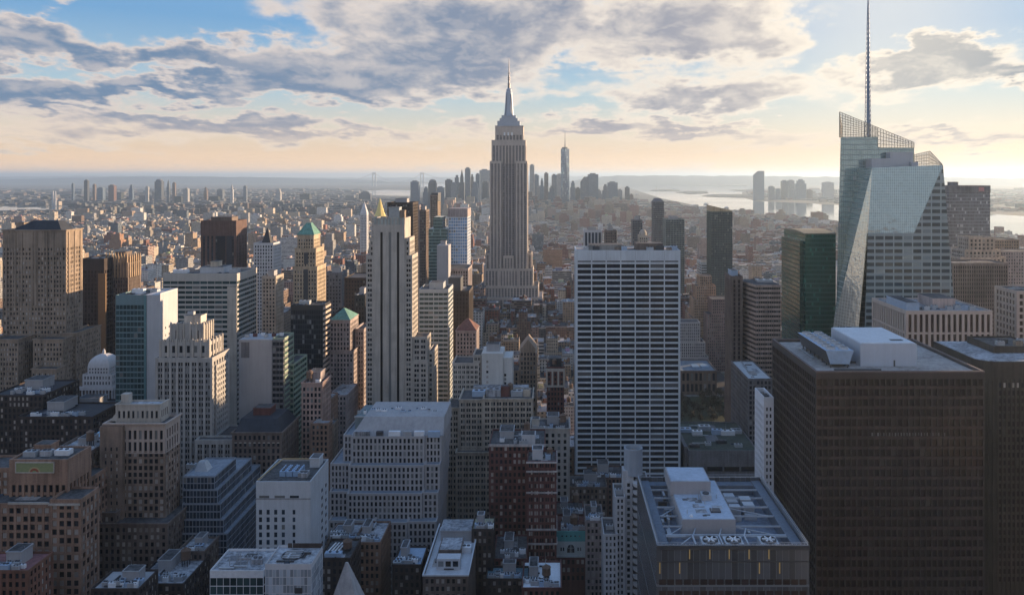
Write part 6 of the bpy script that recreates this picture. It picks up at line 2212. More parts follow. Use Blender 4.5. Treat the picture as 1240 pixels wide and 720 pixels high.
def colour(me, rgb, a):
    at = me.color_attributes.new('Col', 'FLOAT_COLOR', 'CORNER')
    n = len(me.loops)
    at.data.foreach_set('color', np.tile(np.array([*rgb, a], np.float32), n))


def far_tower(name, label, group, p0, p1, py, d, col, top='flat', cat='tower'):
    x0, x1, z = X(p0, d), X(p1, d), Z(py, d)
    w = x1 - x0
    dep = min(max(w * .9, 24), 60)
    cx, cy = (x0 + x1) / 2, d + dep / 2
    root = tag(add(name, None, None, (cx, cy, 0)), label, cat, group)
    mb = MB()
    off = (cx, cy, 0)
    h = z
    tp = MB()
    if top == 'flat':
        mb.box(x0, x1, d, d + dep, 0, z)
        tp.box(x0 + w * .2, x1 - w * .25, d + dep * .2, d + dep * .8, z, z + 8)
    elif top == 'step':
        mb.box(x0, x1, d, d + dep, 0, z * .78)
        mb.box(x0 + w * .15, x1 - w * .15, d + dep * .15, d + dep * .85, z * .78, z * .93)
        tp.box(x0 + w * .3, x1 - w * .3, d + dep * .3, d + dep * .7, z * .93, z)
    elif top == 'point':
        mb.box(x0, x1, d, d + dep, 0, z * .7)
        mb.box(x0 + w * .18, x1 - w * .18, d + dep * .18, d + dep * .82, z * .7, z * .82)
        tp.frustum((x0 + w * .2, x1 - w * .2, d + dep * .2, d + dep * .8), (cx - 1, cx + 1, cy - 1, cy + 1), z * .82, z)
    elif top == 'dome':
        mb.box(x0, x1, d, d + dep, 0, z * .88)
        tp.cyl(cx, cy, [(w * .5, z * .88), (w * .44, z * .95), (w * .25, z * .99), (1, z)], 14)
    elif top == 'slant':
        mb.box(x0, x1, d, d + dep, 0, z * .86)
        tp.frustum((x0, x1, d, d + dep), (x0 + w * .45, x1, d, d + dep), z * .86, z)
    for nm, m_ in (('wall', mb), ('roof', tp)):
        me = m_.mesh(nm, CITY, off)
        colour(me, FARCOL[col], (p0 * .137) % 1)
        add(nm, me, root)
    HEROES.append((p0, p1, py, d, None, (x0, x1, d, d + dep), z))
    return root


def skyline():
    g = 'skyscrapers of the far downtown skyline'
    rows = [(497, 507, 220, 'blue', 'flat', 'lone blue slab standing apart before the far downtown group'), (518.5, 528, 217, 'dark', 'dome', 'dark domed tower at the outer end of the far downtown group'),
            (512, 519, 226, 'blue', 'step', 'low stepped block between the lone blue slab and the domed tower'), (528, 538, 227, 'blue', 'flat', 'low flat block beside the dark domed tower'),
            (539, 547, 218, 'dark', 'flat', 'dark capped slab between the domed tower and the pointed ones'), (549.5, 556.5, 212, 'blue', 'step', 'stepped tower tight before the needle pointed one'),
            (556, 562, 205, 'dark', 'point', 'needle pointed dark tower in the far downtown group'), (563, 569.5, 204, 'grey', 'flat', 'tall flat grey slab beside the needle pointed tower'),
            (569, 574, 211, 'dark', 'step', 'narrow dark tower leaning against the tall flat grey slab'), (576, 581, 211, 'blue', 'flat', 'slim tower at the shoulder of the broad pale slab'),
            (580.5, 593, 206, 'pale', 'flat', 'broad pale slab just short of the spired skyscraper'), (546, 553, 222, 'grey', 'flat', 'short grey block in front of the stepped far tower'),
            (571, 579, 220, 'blue', 'step', 'short stepped block in front of the narrow dark tower'), (584, 592, 221, 'dark', 'flat', 'short dark block in front of the broad pale slab'),
            (641.5, 647, 200, 'pale', 'flat', 'pale slim tower rising just past the spired skyscraper'), (646, 652.5, 212, 'blue', 'flat', 'blue block tucked against the pale slim tower'),
            (654, 658.5, 216, 'blue', 'step', 'small blue stepped tower between the pale slim one and the brown one'), (659, 664, 210, 'brown', 'flat', 'narrow brown tower before the two grey twin slabs'),
            (668, 674, 212, 'grey', 'flat', 'grey slab beside the tallest downtown tower, darker of two'), (673.5, 681, 211.5, 'pale', 'flat', 'pale slab touching the tallest downtown tower'),
            (690.5, 697, 219, 'blue', 'step', 'short blue tower at the foot of the tallest downtown tower'), (703, 713, 214, 'blue', 'slant', 'slant topped blue tower near the water'),
            (712, 724.5, 211, 'blue', 'flat', 'broad flat tower joined to the slant topped one'), (729.5, 737, 223, 'grey', 'step', 'stepped low tower before the wide waterside block'),
            (736, 748, 221, 'blue', 'flat', 'wide waterside block in the far downtown group'), (748, 753.5, 230, 'grey', 'flat', 'low grey block beyond the wide waterside block'),
            (757, 762.5, 227, 'dark', 'flat', 'last dark tower standing by the open harbour'), (762.5, 767, 236, 'brown', 'flat', 'squat brown block at the harbour edge'),
            (697, 703, 228, 'dark', 'flat', 'short dark block in the gap below the slant topped tower'), (718, 730, 229, 'grey', 'step', 'mid height grey block between the joined tower and the waterside block'),
            (650, 659, 226, 'grey', 'flat', 'mid height grey block below the small blue stepped tower'), (664, 672, 225, 'blue', 'step', 'mid height blue block below the brown tower')]
    for i, (p0, p1, py, col, top, lab) in enumerate(rows):
        far_tower('downtown_tower', lab, g, p0, p1, py, 5600 + (i * 137) % 700, col, top)
    # the tallest: tapering glass with a needle
    b = B('tapered_glass_tower', 'tallest downtown tower, tapering blue glass with a thin needle', None, 'tower')
    d = 5750
    cx, cy = X(684.3, d), d + 30
    b._note(X(679.5, d), X(689.5, d), d, d + 60, Z(178, d))
    m = b.part('glass_wall', curtain('far_blue_glass', (.10, .14, .20), (.14, .18, .24), 6, 16, .1, .05, .3, None, .15))
    hw, z1 = 30, Z(180, d)
    n = len(m.v)
    sq = [(-1, -1), (1, -1), (1, 1), (-1, 1)]
    dm = [(0, -1), (1, 0), (0, 1), (-1, 0)]
    m.v += [(cx + a * hw, cy + c * hw, 0) for a, c in sq] + [(cx + a * hw, cy + c * hw, 60) for a, c in sq] + [(cx + a * hw, cy + c * hw, z1) for a, c in dm]
    for k in range(4):
        j = (k + 1) % 4
        m.f += [(n + k, n + j, n + 4 + j, n + 4 + k), (n + 4 + k, n + 4 + j, n + 8 + k), (n + 4 + j, n + 8 + j, n + 8 + k)]
        m.mi += [0] * 3
    m.f.append((n + 8, n + 9, n + 10, n + 11))
    m.mi.append(0)
    c = b.part('crown_ring', STEEL_DK)
    c.cyl(cx, cy, [(22, z1), (22, Z(178.2, d))], 16)
    s_ = b.part('needle', STEEL_DK)
    s_.cyl(cx, cy, [(4.5, Z(178.2, d)), (2.5, Z(170, d)), (1.2, Z(159, d))], 8)
    b.done(False)
    g = 'towers on the far bank of the river'
    rows = [(913.5, 925.5, 207, 'blue', 'slant', 'tall lone blue tower on the far bank, by the water'), (931.5, 938, 226, 'grey', 'flat', 'low grey block nearest the tall lone far bank tower'),
            (940, 945.5, 229, 'blue', 'flat', 'lowest bluish block before the far bank twin slabs'), (947, 954, 219, 'dark', 'flat', 'first of the far bank twin slabs, darker'),
            (955, 962, 218.6, 'grey', 'flat', 'second of the far bank twin slabs, greyer'), (964, 976.5, 217, 'blue', 'step', 'broad stepped slab beside the far bank twin slabs'),
            (997, 1010, 221, 'pale', 'flat', 'pale block on the far bank beside the faceted glass tower'), (977, 984, 230, 'brown', 'flat', 'low brown block after the broad stepped slab')]
    for i, (p0, p1, py, col, top, lab) in enumerate(rows):
        far_tower('riverbank_tower', lab, g, p0, p1, py, 8750 + i * 60, col, top)
    g = 'towers across the other river'
    rows = [(101, 106.5, 216, 'dark', 'flat', 'dark slim tower, tallest over the far left bank'.replace('left ', 'eastern ')), (111.5, 115.5, 221, 'brown', 'flat', 'brown tower close beside the dark slim eastern one'),
            (130.5, 138.5, 222, 'red', 'flat', 'red topped broad slab across the eastern river'), (86, 89.5, 220, 'blue', 'flat', 'thin blue tower across the eastern river, before the dark slim one'),
            (186.5, 196, 214, 'dark', 'dome', 'dark round topped tower across the eastern river'), (201, 205.5, 215, 'grey', 'point', 'pointed clock tower across the eastern river'),
            (208, 212.5, 219, 'brown', 'flat', 'brown tower just past the pointed clock tower'), (155.5, 161, 221, 'blue', 'step', 'blue stepped tower between red slab and round topped tower'),
            (117, 125, 225, 'blue', 'flat', 'teal blue slab between the brown and red topped slabs'), (278, 282.5, 220, 'white', 'point', 'thin bright tower, alone in the far eastern suburbs'),
            (294, 299, 223, 'grey', 'flat', 'grey slab past the thin bright suburban tower'), (333, 340, 226, 'pale', 'step', 'pale stepped tower far past the brown strip tower'),
            (434, 449, 229, 'dark', 'step', 'dark bulky block near the far harbour, over the deco shaft'), (175, 180, 224, 'pale', 'flat', 'pale slab before the dark round topped tower'),
            (221, 228, 226, 'pale', 'flat', 'pale wide slab past the brown and clock towers'), (246, 251, 224, 'brown', 'step', 'brown stepped tower above the maroon strip tower'),
            (262, 270, 227, 'grey', 'flat', 'grey low slab above the brown tower with blue strips')]
    for i, (p0, p1, py, col, top, lab) in enumerate(rows):
        far_tower('eastern_tower', lab, g, p0 + .6, p1 - .6, py + 2.6, 7600 + (i * 211) % 900, col, top)
    b = B('power_chimneys', 'pair of thin white power station chimneys across the eastern river', None, 'chimney')
    for k, p in enumerate((64, 67)):
        d = 7000
        c = b.part('chimney', W_WHITE)
        c.cyl(X(p, d), d, [(9, 0), (6, Z(231.5, d))], 10)
    pl = b.part('boiler_house', W_CREAM)
    pl.box(X(58, 7000), X(70, 7000), 7014, 7060, 0, 40)
    b._note(X(62, 7000), X(69, 7000), 7000, 7060, 60)
    b.done(False)
    # suspension bridge on the horizon
    b = B('suspension_bridge', 'long suspension bridge with two pale towers on the horizon', None, 'bridge')
    d = 20000
    steel = plain('bridge_steel', (.35, .40, .44), .6)
    xa, xb = X(453, d), X(511, d)
    b._note(xa - 10, xb + 10, d, d + 40, 240)
    for x in (xa, xb):
        t_ = b.part('bridge_tower', steel)
        for s_ in (-34, 34):
            t_.box(x + s_ - 13, x + s_ + 13, d, d + 40, 0, 345)
        t_.box(x - 21, x + 21, d + 2, d + 38, 300, 340, 0, True)
        t_.box(x - 21, x + 21, d + 2, d + 38, 110, 135, 0, True)
    dk = b.part('deck', steel)
    dk.box(X(425, d), X(545, d), d + 6, d + 34, 88, 104, 0, True)
    cb = b.part('cable', steel)
    for k in range(24):
        f0, f1 = k / 24, (k + 1) / 24
        z0, z1 = 110 + 225 * (2 * f0 - 1) ** 2, 110 + 225 * (2 * f1 - 1) ** 2
        cb.bar((xa + (xb - xa) * f0, d + 20, z0), (xa + (xb - xa) * f1, d + 20, z1), 9)
    cb.bar((X(425, d), d + 20, 104), (xa, d + 20, 335), 9)
    cb.bar((X(545, d), d + 20, 104), (xb, d + 20, 335), 9)
    b.done(False)
    # statue on its island, and boats
    b = B('harbour_statue', 'tiny statue with raised arm on a pedestal, on the harbour island', None, 'statue')
    x, y = G(795.2, 230.4)
    b._note(x - 20, x + 20, y, y + 40, 10)
    gr = wall('verdigris', (.18, .30, .26), .2)
    p = b.part('pedestal', W_LIME)
    p.frustum((x - 45, x + 45, y, y + 90), (x - 40, x + 40, y + 5, y + 85), 0, 14)
    p.frustum((x - 12, x + 12, y + 33, y + 57), (x - 8, x + 8, y + 37, y + 53), 14, 47)
    f = b.part('statue_figure', gr)
    f.cyl(x, y + 45, [(7, 47), (5.5, 62), (4.5, 72), (5.2, 79), (2, 83), (2.6, 85.5), (2.4, 88), (.5, 90)], 10)
    f.bar((x - 4.5, y + 45, 79), (x - 7.5, y + 45, 96), 2.2)
    f.bar((x - 7.5, y + 45, 96), (x - 7.5, y + 45, 101), 3.0)
    b.done(False)
    hull_m, cab_m = plain('boat_hull', (.12, .13, .16)), WHITE_P
    for k, (px, py, L, lab) in enumerate(((838.6, 250.2, 60, 'ferry near this shore, lowest on the harbour water'), (855, 247.5, 44, 'small boat farther out than the lowest ferry'), (771, 243.6 - 8, 70, 'boat near the harbour edge of the far downtown'), (880, 252, 36, 'small boat close above the tall green slab'))):
        x, y = G(px, py)
        root = tag(add('boat', None, None, (x, y, 1)), lab, 'boat', 'boats on the harbour')
        mb = MB()
        w = L * .22
        mb.v += [(-L / 2, -w, 0), (L * .3, -w, 0), (L / 2, 0, 0), (L * .3, w, 0), (-L / 2, w, 0), (-L / 2, -w * 1.1, 5), (L * .32, -w * 1.1, 5), (L * .56, 0, 6), (L * .32, w * 1.1, 5), (-L / 2, w * 1.1, 5)]
        mb.f += [(0, 1, 6, 5), (1, 2, 7, 6), (2, 3, 8, 7), (3, 4, 9, 8), (4, 0, 5, 9), (5, 6, 7, 8, 9)]
        mb.mi += [0] * 6
        add('hull', mb.mesh('hull', hull_m), root)
        mb = MB()
        mb.box(-L * .38, L * .2, -w * .8, w * .8, 5, 11)
        mb.box(-L * .1, L * .1, -w * .5, w * .5, 11, 15)
        add('cabin', mb.mesh('cabin', cab_m), root)


skyline()

# ---------------------------------------------------------------- park and avenue
def park():
    lawn = wall('park_lawn', (.045, .05, .025), .3)
    mb = MB()
    mb.box(128, 200, 850, 958, .142, .3)
    tag(add('park_lawn', mb.mesh('park_lawn', lawn)), kind='structure')
    mb = MB()
    mb.box(202, 222, 700, 1100, .142, .17)
    tag(add('road', mb.mesh('road', wall('asphalt', (.05, .05, .053), .15))), kind='structure')
    bark = wall('bark', (.07, .055, .045), .2)
    lm, t, bs = new_mat('autumn_leaves')
    r = t.node('ShaderNodeNewGeometry').outputs['Random Per Island']
    ro = t.node('ShaderNodeObjectInfo').outputs['Random']
    c = t.mix(r, (.018, .020, .010), (.045, .036, .018))  # autumn tones darkened: the tower's shade over the park is in the colour
    c = t.mix(t.m('MULTIPLY', ro, .5), c, (.035, .024, .014))
    t.put(bs.inputs['Base Color'], c)
    bs.inputs['Roughness'].default_value = .8
    kinds = []
    for v in range(3):
        q = random.Random(50 + v)
        tr = MB()
        tr.cyl(0, 0, [(.38, 0), (.26, 4), (.14, 7.5)], 7)
        lv = MB()
        tips = []
        for k in range(9):
            a, e = q.uniform(0, 6.28), q.uniform(.3, 1.2)
            z0 = q.uniform(3.2, 7)
            L = q.uniform(2.2, 4.2)
            p = (L * math.cos(a) * math.cos(e), L * math.sin(a) * math.cos(e), z0 + L * math.sin(e))
            tr.bar((0, 0, z0), p, .13)
            tips.append(p)
        for tip in tips:
            for k in range(46):
                g = np.array(tip) + np.array([q.gauss(0, 1.1), q.gauss(0, 1.1), q.gauss(0, .8)])
                u = np.array([q.gauss(0, 1), q.gauss(0, 1), q.gauss(0, 1)])
                w = np.array([q.gauss(0, 1), q.gauss(0, 1), q.gauss(0, 1)])
                u *= .38 / np.linalg.norm(u)
                w *= .3 / np.linalg.norm(w)
                lv.poly([g - u - w, g + u - w, g + u + w, g - u + w])
        kinds.append((tr.mesh('trunk', bark), lv.mesh('crown', lm)))
    q = random.Random(9)
    n = 0
    for r in range(9):
        for c in range(6):
            x, y = 133 + c * 12.4 + q.uniform(-2.5, 2.5), 855 + r * 12.3 + q.uniform(-2.5, 2.5)
            if q.random() < .07:
                continue
            tk, lv = kinds[n % 3]
            n += 1
            s = q.uniform(.85, 1.25)
            o = tag(add('park_tree', None, None, (x, y, .3)), 'dark autumn tree in the crowded park behind the long low grey building', 'tree', 'trees in the park')
            o.scale = (s, s, s)
            o.rotation_euler = (0, 0, q.uniform(0, 6.28))
            add('trunk', tk, o)
            add('crown', lv, o)
    # traffic beside the park
    tyre = plain('tyre', (.02, .02, .02), .9)
    glassm = plain('car_glass', (.03, .04, .05), .1)
    lampm = plain('head_lamp', (.9, .88, .8), .3, 0, (1, .95, .85), 1.6)
    cols = {'yellow': (.62, .40, .04), 'white': (.7, .7, .7), 'black': (.03, .03, .035), 'silver': (.4, .41, .43)}
    lane = [(205.5, 0), (209, 5), (213, 2), (217.5, 9)]
    used = {}
    for i in range(16):
        x, off = lane[i % 4]
        y = 848 + off + (i // 4) * 27 + q.uniform(-4, 4)
        cn = ['yellow', 'white', 'black', 'silver', 'yellow'][i % 5]
        used[cn] = used.get(cn, 0) + 1
        lab = '%s in the %s lane from the park, %s' % ({'yellow': 'yellow taxi', 'white': 'white car', 'black': 'black car', 'silver': 'silver car'}[cn], ('nearest', 'second', 'third', 'last')[i % 4],
                                                      ('level with its near edge', 'a quarter along it', 'past its middle', 'near its far edge')[i // 4])
        o = tag(add('parked_car' if i % 4 == 3 else 'car', None, None, (x, y, .17)), lab, 'car', 'cars on the avenue by the park')
        mb = MB()
        mb.frustum((-.9, .9, -2.3, 2.3), (-.88, .88, -2.25, 2.25), .28, .85)
        add('body', mb.mesh('body', plain('paint_' + cn, cols[cn], .3)), o)
        mb = MB()
        mb.frustum((-.85, .85, -1.5, 1.2), (-.68, .68, -1.0, .7), .852, 1.45)
        add('cabin', mb.mesh('cabin', glassm), o)
        for wx in (-.82, .82):
            for wy in (-1.4, 1.4):
                mb = MB()
                mb.bar((wx - .1, wy, .32), (wx + .1, wy, .32), .62)
                add('wheel', mb.mesh('wheel', tyre), o)
            mb = MB()
            mb.box(wx * .75 - .16, wx * .75 + .16, -2.36, -2.29, .5, .7, 0, True)
            add('headlight', mb.mesh('headlight', lampm), o)


park()

# ---------------------------------------------------------------- the rest of the city, lot by lot
PALETTE = [('tan', 'brick', (.34, .255, .18)), ('red', 'brick', (.23, .10, .075)), ('brown', 'brick', (.19, .13, .10)), ('cream', 'brick', (.46, .40, .32)), ('grey', 'stone', (.30, .30, .30)),
           ('white', 'brick', (.60, .60, .58)), ('pink', 'brick', (.37, .26, .22)), ('dark grey', 'stone', (.13, .135, .14)), ('orange', 'brick', (.36, .20, .12)), ('blue grey', 'glass', (.13, .17, .21))]
PW = [.17, .17, .13, .14, .10, .07, .08, .05, .05, .04]


def lots():
    q = random.Random(21)
    out = []

    def blocked(x0, x1, y0, y1):
        for h in HEROES:
            a = h[5]
            if x0 < a[1] + 3 and x1 > a[0] - 3 and y0 < a[3] + 3 and y1 > a[2] - 3:
                return True
        return (x1 > 90 and x0 < 226 and y1 > 660 and y0 < 964) or (x1 > 198 and x0 < 226 and 690 < y0 < 1110)
    heroes_near = [h for h in HEROES if h[5][2] < 2300]
    hb = np.array([h[5] for h in HEROES])

    def blocked(x0, x1, y0, y1):
        if ((x0 < hb[:, 1] + 2.5) & (x1 > hb[:, 0] - 2.5) & (y0 < hb[:, 3] + 2.5) & (y1 > hb[:, 2] - 2.5)).any():
            return True
        return (x1 > 90 and x0 < 226 and y1 > 660 and y0 < 964) or (x1 > 198 and x0 < 226 and 690 < y0 < 1110)
    # midtown to the village: inside the street grid
    rows = []
    for k in range(0, 28):
        y0 = ST0 + k * ST_STEP + 9
        for half in (0, 1):
            rows.append((y0 + half * 31, 30.5))
    for y0, D in rows:
        for i in range(len(AVES) - 1):
            x, xe = AVES[i] + 15, AVES[i + 1] - 15
            while x < xe - 6:
                w = min(q.choice([9, 11, 14, 18, 22, 28] if 640 < y0 < 1500 else [12, 16, 20, 24, 30, 38]) * (1 if y0 < 1700 else 1.25), xe - x)
                if xe - x - w < 8:
                    w = xe - x
                x1 = x + w - .4
                lim = y0 + 40
                if x1 > -.72 * lim - 30 and x < .64 * lim + 30 and not blocked(x, x1, y0, y0 + D):
                    if y0 < 640:
                        h = q.uniform(14, 30)
                    elif y0 < 900:
                        h = q.triangular(16, 62, 30) if x > -300 else q.triangular(25, 105, 50)
                    elif y0 < 1600:
                        h = q.triangular(18, 78, 38) + (q.uniform(15, 55) if q.random() < .09 else 0)
                        if x < -250:
                            h = q.triangular(22, 118, 48)
                    else:
                        h = q.triangular(14, 52, 26) + (q.uniform(15, 60) if q.random() < .06 else 0)
                        if x > 420:
                            h *= .72
                    if -190 < x < 60 and 930 < y0 < 1270:
                        h = q.uniform(58, 90) if y0 > 1040 else q.uniform(34, 62)
                    if w < 17:
                        h = min(h, 60)
                    out.append((x, x1, y0, y0 + D, h))
                x += w
    # beyond the grid: coarser lots, smaller on the picture
    y = 2750.0
    while y < 15500:
        s = 26 + (y - 2700) * .0085
        shore = np.interp(y, [2700, 3457, 4650, 5221, 6915, 7500], [2350, 1985, 1590, 1370, 1180, 560])
        x = -.72 * y - 60
        xe = .62 * y + 60
        while x < xe:
            w = s * q.uniform(.6, 1.5)
            D = s * q.uniform(.55, .9)
            px, py = CX + x * F / y, HY + H * F / y
            pr = CX + (x + w) * F / y
            coast = np.interp(pr, [552, 752, 775, 800, 850, 890, 930, 1010, 1100, 1240, 1420], [239, 239, 241.5, 244, 251.5, 257, 263, 270, 278, 289, 306])
            keep = True
            if pr > 552 and py < coast:           # open harbour and river
                keep = px > 905 and y > 5900 and py < np.interp(px, [905, 960, 1010, 1150, 1240, 1420], [238, 243, 246, 253, 260, 270]) and (py > 226 or px > 1020) and q.random() < .55
            elif y > 9400 and px > 430:
                keep = False
            # the eastern river
            if keep and px < 78 and 6050 < y < 6950:
                keep = False
            if keep and px < 44 and 7400 < y < 8100:
                keep = False
            if keep and 440 < px < 513 and 10500 < y < 15400:
                keep = False
            if keep and q.random() < (.9 if y < 5600 else .62):
                y0 = y + q.uniform(-.2, .2) * s
                if not blocked(x, x + w, y0, y0 + D):
                    h = q.triangular(9, 34, 15)
                    r = q.random()
                    if y < 5400 and r < .05:
                        h = q.uniform(35, 70)
                    if 5100 < y < 6700 and px < 470:
                        h = q.uniform(38, 60) if r < .22 else q.uniform(6, 11)     # housing slabs among trees along the river
                    if 4600 < y < 6300 and 535 < px < 765:
                        h = q.triangular(30, 130, 55)
                    if 4200 < y < 4900 and 560 < px < 760 and r < .2:
                        h = q.uniform(40, 80)
                    if y > 6500 and r < .035:
                        h = q.uniform(30, 60)
                    if 7200 < y < 9000 and px < 400 and r < .03:
                        h = q.uniform(40, 90)
                    if y > 9000:
                        h *= .8
                    if px < 90 and 4500 < y < 6100:
                        h = min(h, 13)
                    out.append((x, x + w, y0, y0 + D, h))
            x += w + s * q.uniform(.05, .5)
        y += s * 1.08
    return out


def visible(boxes):
    """how many picture cells each lot's building shows, near ones first, landmarks included"""
    W_, H_ = 620, 360
    free = np.ones((H_, W_), bool)
    items = [(h[5][2], None, (*h[5], h[6])) for h in HEROES if h[5][2] > 10] + [(b[2], i, b) for i, b in enumerate(boxes)]
    items.sort(key=lambda t: t[0])
    seen = np.zeros(len(boxes), int)
    for _, i, (x0, x1, y0, y1, z) in items:
        n = 0
        for yy in (y0, y1):
            a, c = sorted((CX + x0 * F / yy, CX + x1 * F / yy))
            top = HY + (H - z) * F / yy
            bot = HY + H * F / yy
            i0, i1 = max(0, int(round(a / 2))), min(W_, int(round(c / 2)))
            j0, j1 = max(0, int(round(top / 2))), min(H_, int(round(bot / 2)))
            if i1 > i0 and j1 > j0:
                sub = free[j0:j1, i0:i1]
                n += int(sub.sum())
                sub[:] = False
        if i is not None:
            seen[i] = n
    return seen


ORD = ['nearest', 'second', 'third', 'fourth', 'fifth', 'sixth', 'seventh', 'eighth', 'ninth', 'tenth', 'eleventh', 'twelfth']


def city():
    boxes = lots()
    seen = visible(boxes)
    order = np.argsort(-seen)
    own = set(int(i) for i in order[:288] if seen[i] > 0)
    q = random.Random(5)
    named = [h for h in HEROES if h[4]]
    V, Fc, C = [], [], []
    cols = []
    things = []
    for i, (x0, x1, y0, y1, h) in enumerate(boxes):
        k = q.choices(range(len(PALETTE)), PW)[0]
        far = y0 > 6300
        if y0 > 5100 and x0 < -900 and 20 < h < 64 and q.random() < .7:
            k = q.choice([2, 6, 4, 7])
        if y0 > 1000 and x0 > 150 and q.random() < .25:
            k = 1
        if y0 > 1500 and x0 < -300 and q.random() < .6:
            k = q.choice([0, 3, 5, 3, 4])
        name, mat, rgb = PALETTE[k]
        a = q.random()
        if name == 'blue grey':
            a = .29
        f = q.uniform(.85, 1.15)
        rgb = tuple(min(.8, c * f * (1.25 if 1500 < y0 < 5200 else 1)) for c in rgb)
        if y0 > 5100 and CX + x0 * F / y0 < 540:
            k = q.choice([2, 6, 4, 7, 9, 4, 3])
            name, mat, rgb = PALETTE[k]
            a = .29
            rgb = tuple(c * .8 for c in rgb)  # shadowed far band: shade put into the walls as a darker colour
        if y0 > 5100 and h < 11.5 and CX + x0 * F / y0 < 470 or far and q.random() < (.66 if y0 < 10500 else .45):
            rgb, h = (.025, .035, .028), min(h, 11)          # tree cover between the roofs
        if i in own:
            things.append((i, k, rgb, a))
            continue
        if seen[i] == 0 and y0 < 2500:
            continue
        parts = [(x0, x1, y0, y1, 0, h)]
        if y0 < 6000 and h > 10:
            w, d = x1 - x0, y1 - y0
            fx, fy = q.uniform(.1, .6), q.uniform(.2, .6)
            parts.append((x0 + w * fx, x0 + w * fx + w * .25, y0 + d * fy, y0 + d * fy + d * .3, h, h + q.uniform(2.5, 5)))
            if q.random() < .3 and h > 25:
                parts.append((x0 + w * .2, x1 - w * .2, y0 + d * .2, y1 - d * .2, h, h * q.uniform(1.1, 1.3)))
        for b in parts:
            n = len(V)
            X0, X1, Y0, Y1, Z0, Z1 = b
            V += [(X0, Y0, Z0), (X1, Y0, Z0), (X1, Y1, Z0), (X0, Y1, Z0), (X0, Y0, Z1), (X1, Y0, Z1), (X1, Y1, Z1), (X0, Y1, Z1)]
            Fc += [(n, n + 1, n + 5, n + 4), (n + 1, n + 2, n + 6, n + 5), (n + 2, n + 3, n + 7, n + 6), (n + 3, n, n + 4, n + 7), (n + 4, n + 5, n + 6, n + 7)]
            cols += [(*rgb, a)] * 20
    under = []  # unseen blocks added below the view, to cut north skylight on lower walls
    for k in range(-6, 6):
        for i in range(len(AVES) - 5):
            for u in range(4):
                Y0 = ST0 - 80 * (6 - k) - 30
                X0 = AVES[i + 2] + 16 + u * (AVES[i + 3] - AVES[i + 2] - 30) / 4
                X1 = X0 + (AVES[i + 3] - AVES[i + 2] - 30) / 4 - 2
                Y1 = Y0 + 60
                if any(X0 < n[1] + 3 and X1 > n[0] - 3 and Y0 < n[3] + 3 and Y1 > n[2] - 3 for n in NEAR) or Y1 > 400:
                    continue
                hh = q.uniform(110, 205) if Y1 < 60 else (252 - .54 * Y1) * q.uniform(.6, .92)
                under.append((X0, X1, Y0, Y1, 0, hh))
    for b in under:
        n = len(V)
        X0, X1, Y0, Y1, Z0, Z1 = b
        V += [(X0, Y0, Z0), (X1, Y0, Z0), (X1, Y1, Z0), (X0, Y1, Z0), (X0, Y0, Z1), (X1, Y0, Z1), (X1, Y1, Z1), (X0, Y1, Z1)]
        Fc += [(n, n + 1, n + 5, n + 4), (n + 1, n + 2, n + 6, n + 5), (n + 2, n + 3, n + 7, n + 6), (n + 3, n, n + 4, n + 7), (n + 4, n + 5, n + 6, n + 7)]
        cols += [(*q.choice(PALETTE)[2], q.random())] * 20
    me = bpy.data.meshes.new('distant_city')
    me.from_pydata(V, [], Fc)
    me.materials.append(CITY)
    at = me.color_attributes.new('Col', 'FLOAT_COLOR', 'CORNER')
    at.data.foreach_set('color', np.array(cols, np.float32).ravel())
    me.update()
    tag(add('distant_city', me), 'the mass of small far buildings and unseen near blocks', None, None, 'stuff')
    # the ones that show largest: each a building with its own roof, bulkhead and tank
    recs = []
    for i, k, rgb, a in things:
        x0, x1, y0, y1, h = boxes[i]
        cname, mat, _ = PALETTE[k]
        w, d = x1 - x0, y1 - y0
        cx, cy = (x0 + x1) / 2, (y0 + y1) / 2
        px, py = CX + cx * F / y0, HY + (H - h) * F / y0
        setb = q.random() < .38 and w > 15 and h > 24
        tank = q.random() < .6 and not (setb and w < 18)
        pent = q.random() < .75
        root = add('apartment_block' if mat == 'brick' else 'office_block', None, None, (cx, cy, 0))
        off = (cx, cy, 0)

        def shell(nm, X0, X1, Y0, Y1, Z0, Z1, roofm):
            mb = MB()
            mb.box(X0, X1, Y0, Y1, Z0, Z1 - .9)
            for r_ in ((X0, X1, Y0, Y0 + .35), (X0, X1, Y1 - .35, Y1), (X0, X0 + .35, Y0 + .351, Y1 - .351), (X1 - .35, X1, Y0 + .351, Y1 - .351)):
                mb.box(*r_, Z1 - .899, Z1)
            me = mb.mesh(nm, CITY, off)
            colour(me, rgb, a)
            o = add(nm, me, root)
            rf = MB()
            rf.box(X0 + .36, X1 - .36, Y0 + .36, Y1 - .36, Z1 - .898, Z1 - .7)
            add('roof', rf.mesh('roof', roofm, off), root)
            return o
        roofm = q.choice([TAR, TAR, GRAVEL, PALE_ROOF, TAR])
        zt = h
        ax0, ax1, ay0, ay1 = x0, x1, y0, y1
        if setb:
            zs = h * q.uniform(.68, .86)
            shell('wall', x0, x1, y0, y1, 0, zs, roofm)
            ax0, ax1, ay0, ay1 = x0 + w * q.uniform(.08, .25), x1 - w * q.uniform(.08, .25), y0 + d * q.uniform(.1, .2), y1 - d * .12
            shell('upper_wall', ax0, ax1, ay0, ay1, zs - .85, h, roofm)
        else:
            shell('wall', x0, x1, y0, y1, 0, h, roofm)
        if q.random() < .6:
            cr = MB()
            cr.box(ax0 - .5, ax1 + .5, ay0 - .6, ay0 - .01, h - 1.6, h - .5, 0, True)
            add('cornice', cr.mesh('cornice', q.choice([W_LIGHT, W_TAN, W_DKGREY, W_MAUVE]), off), root)
        aw, ad = ax1 - ax0, ay1 - ay0
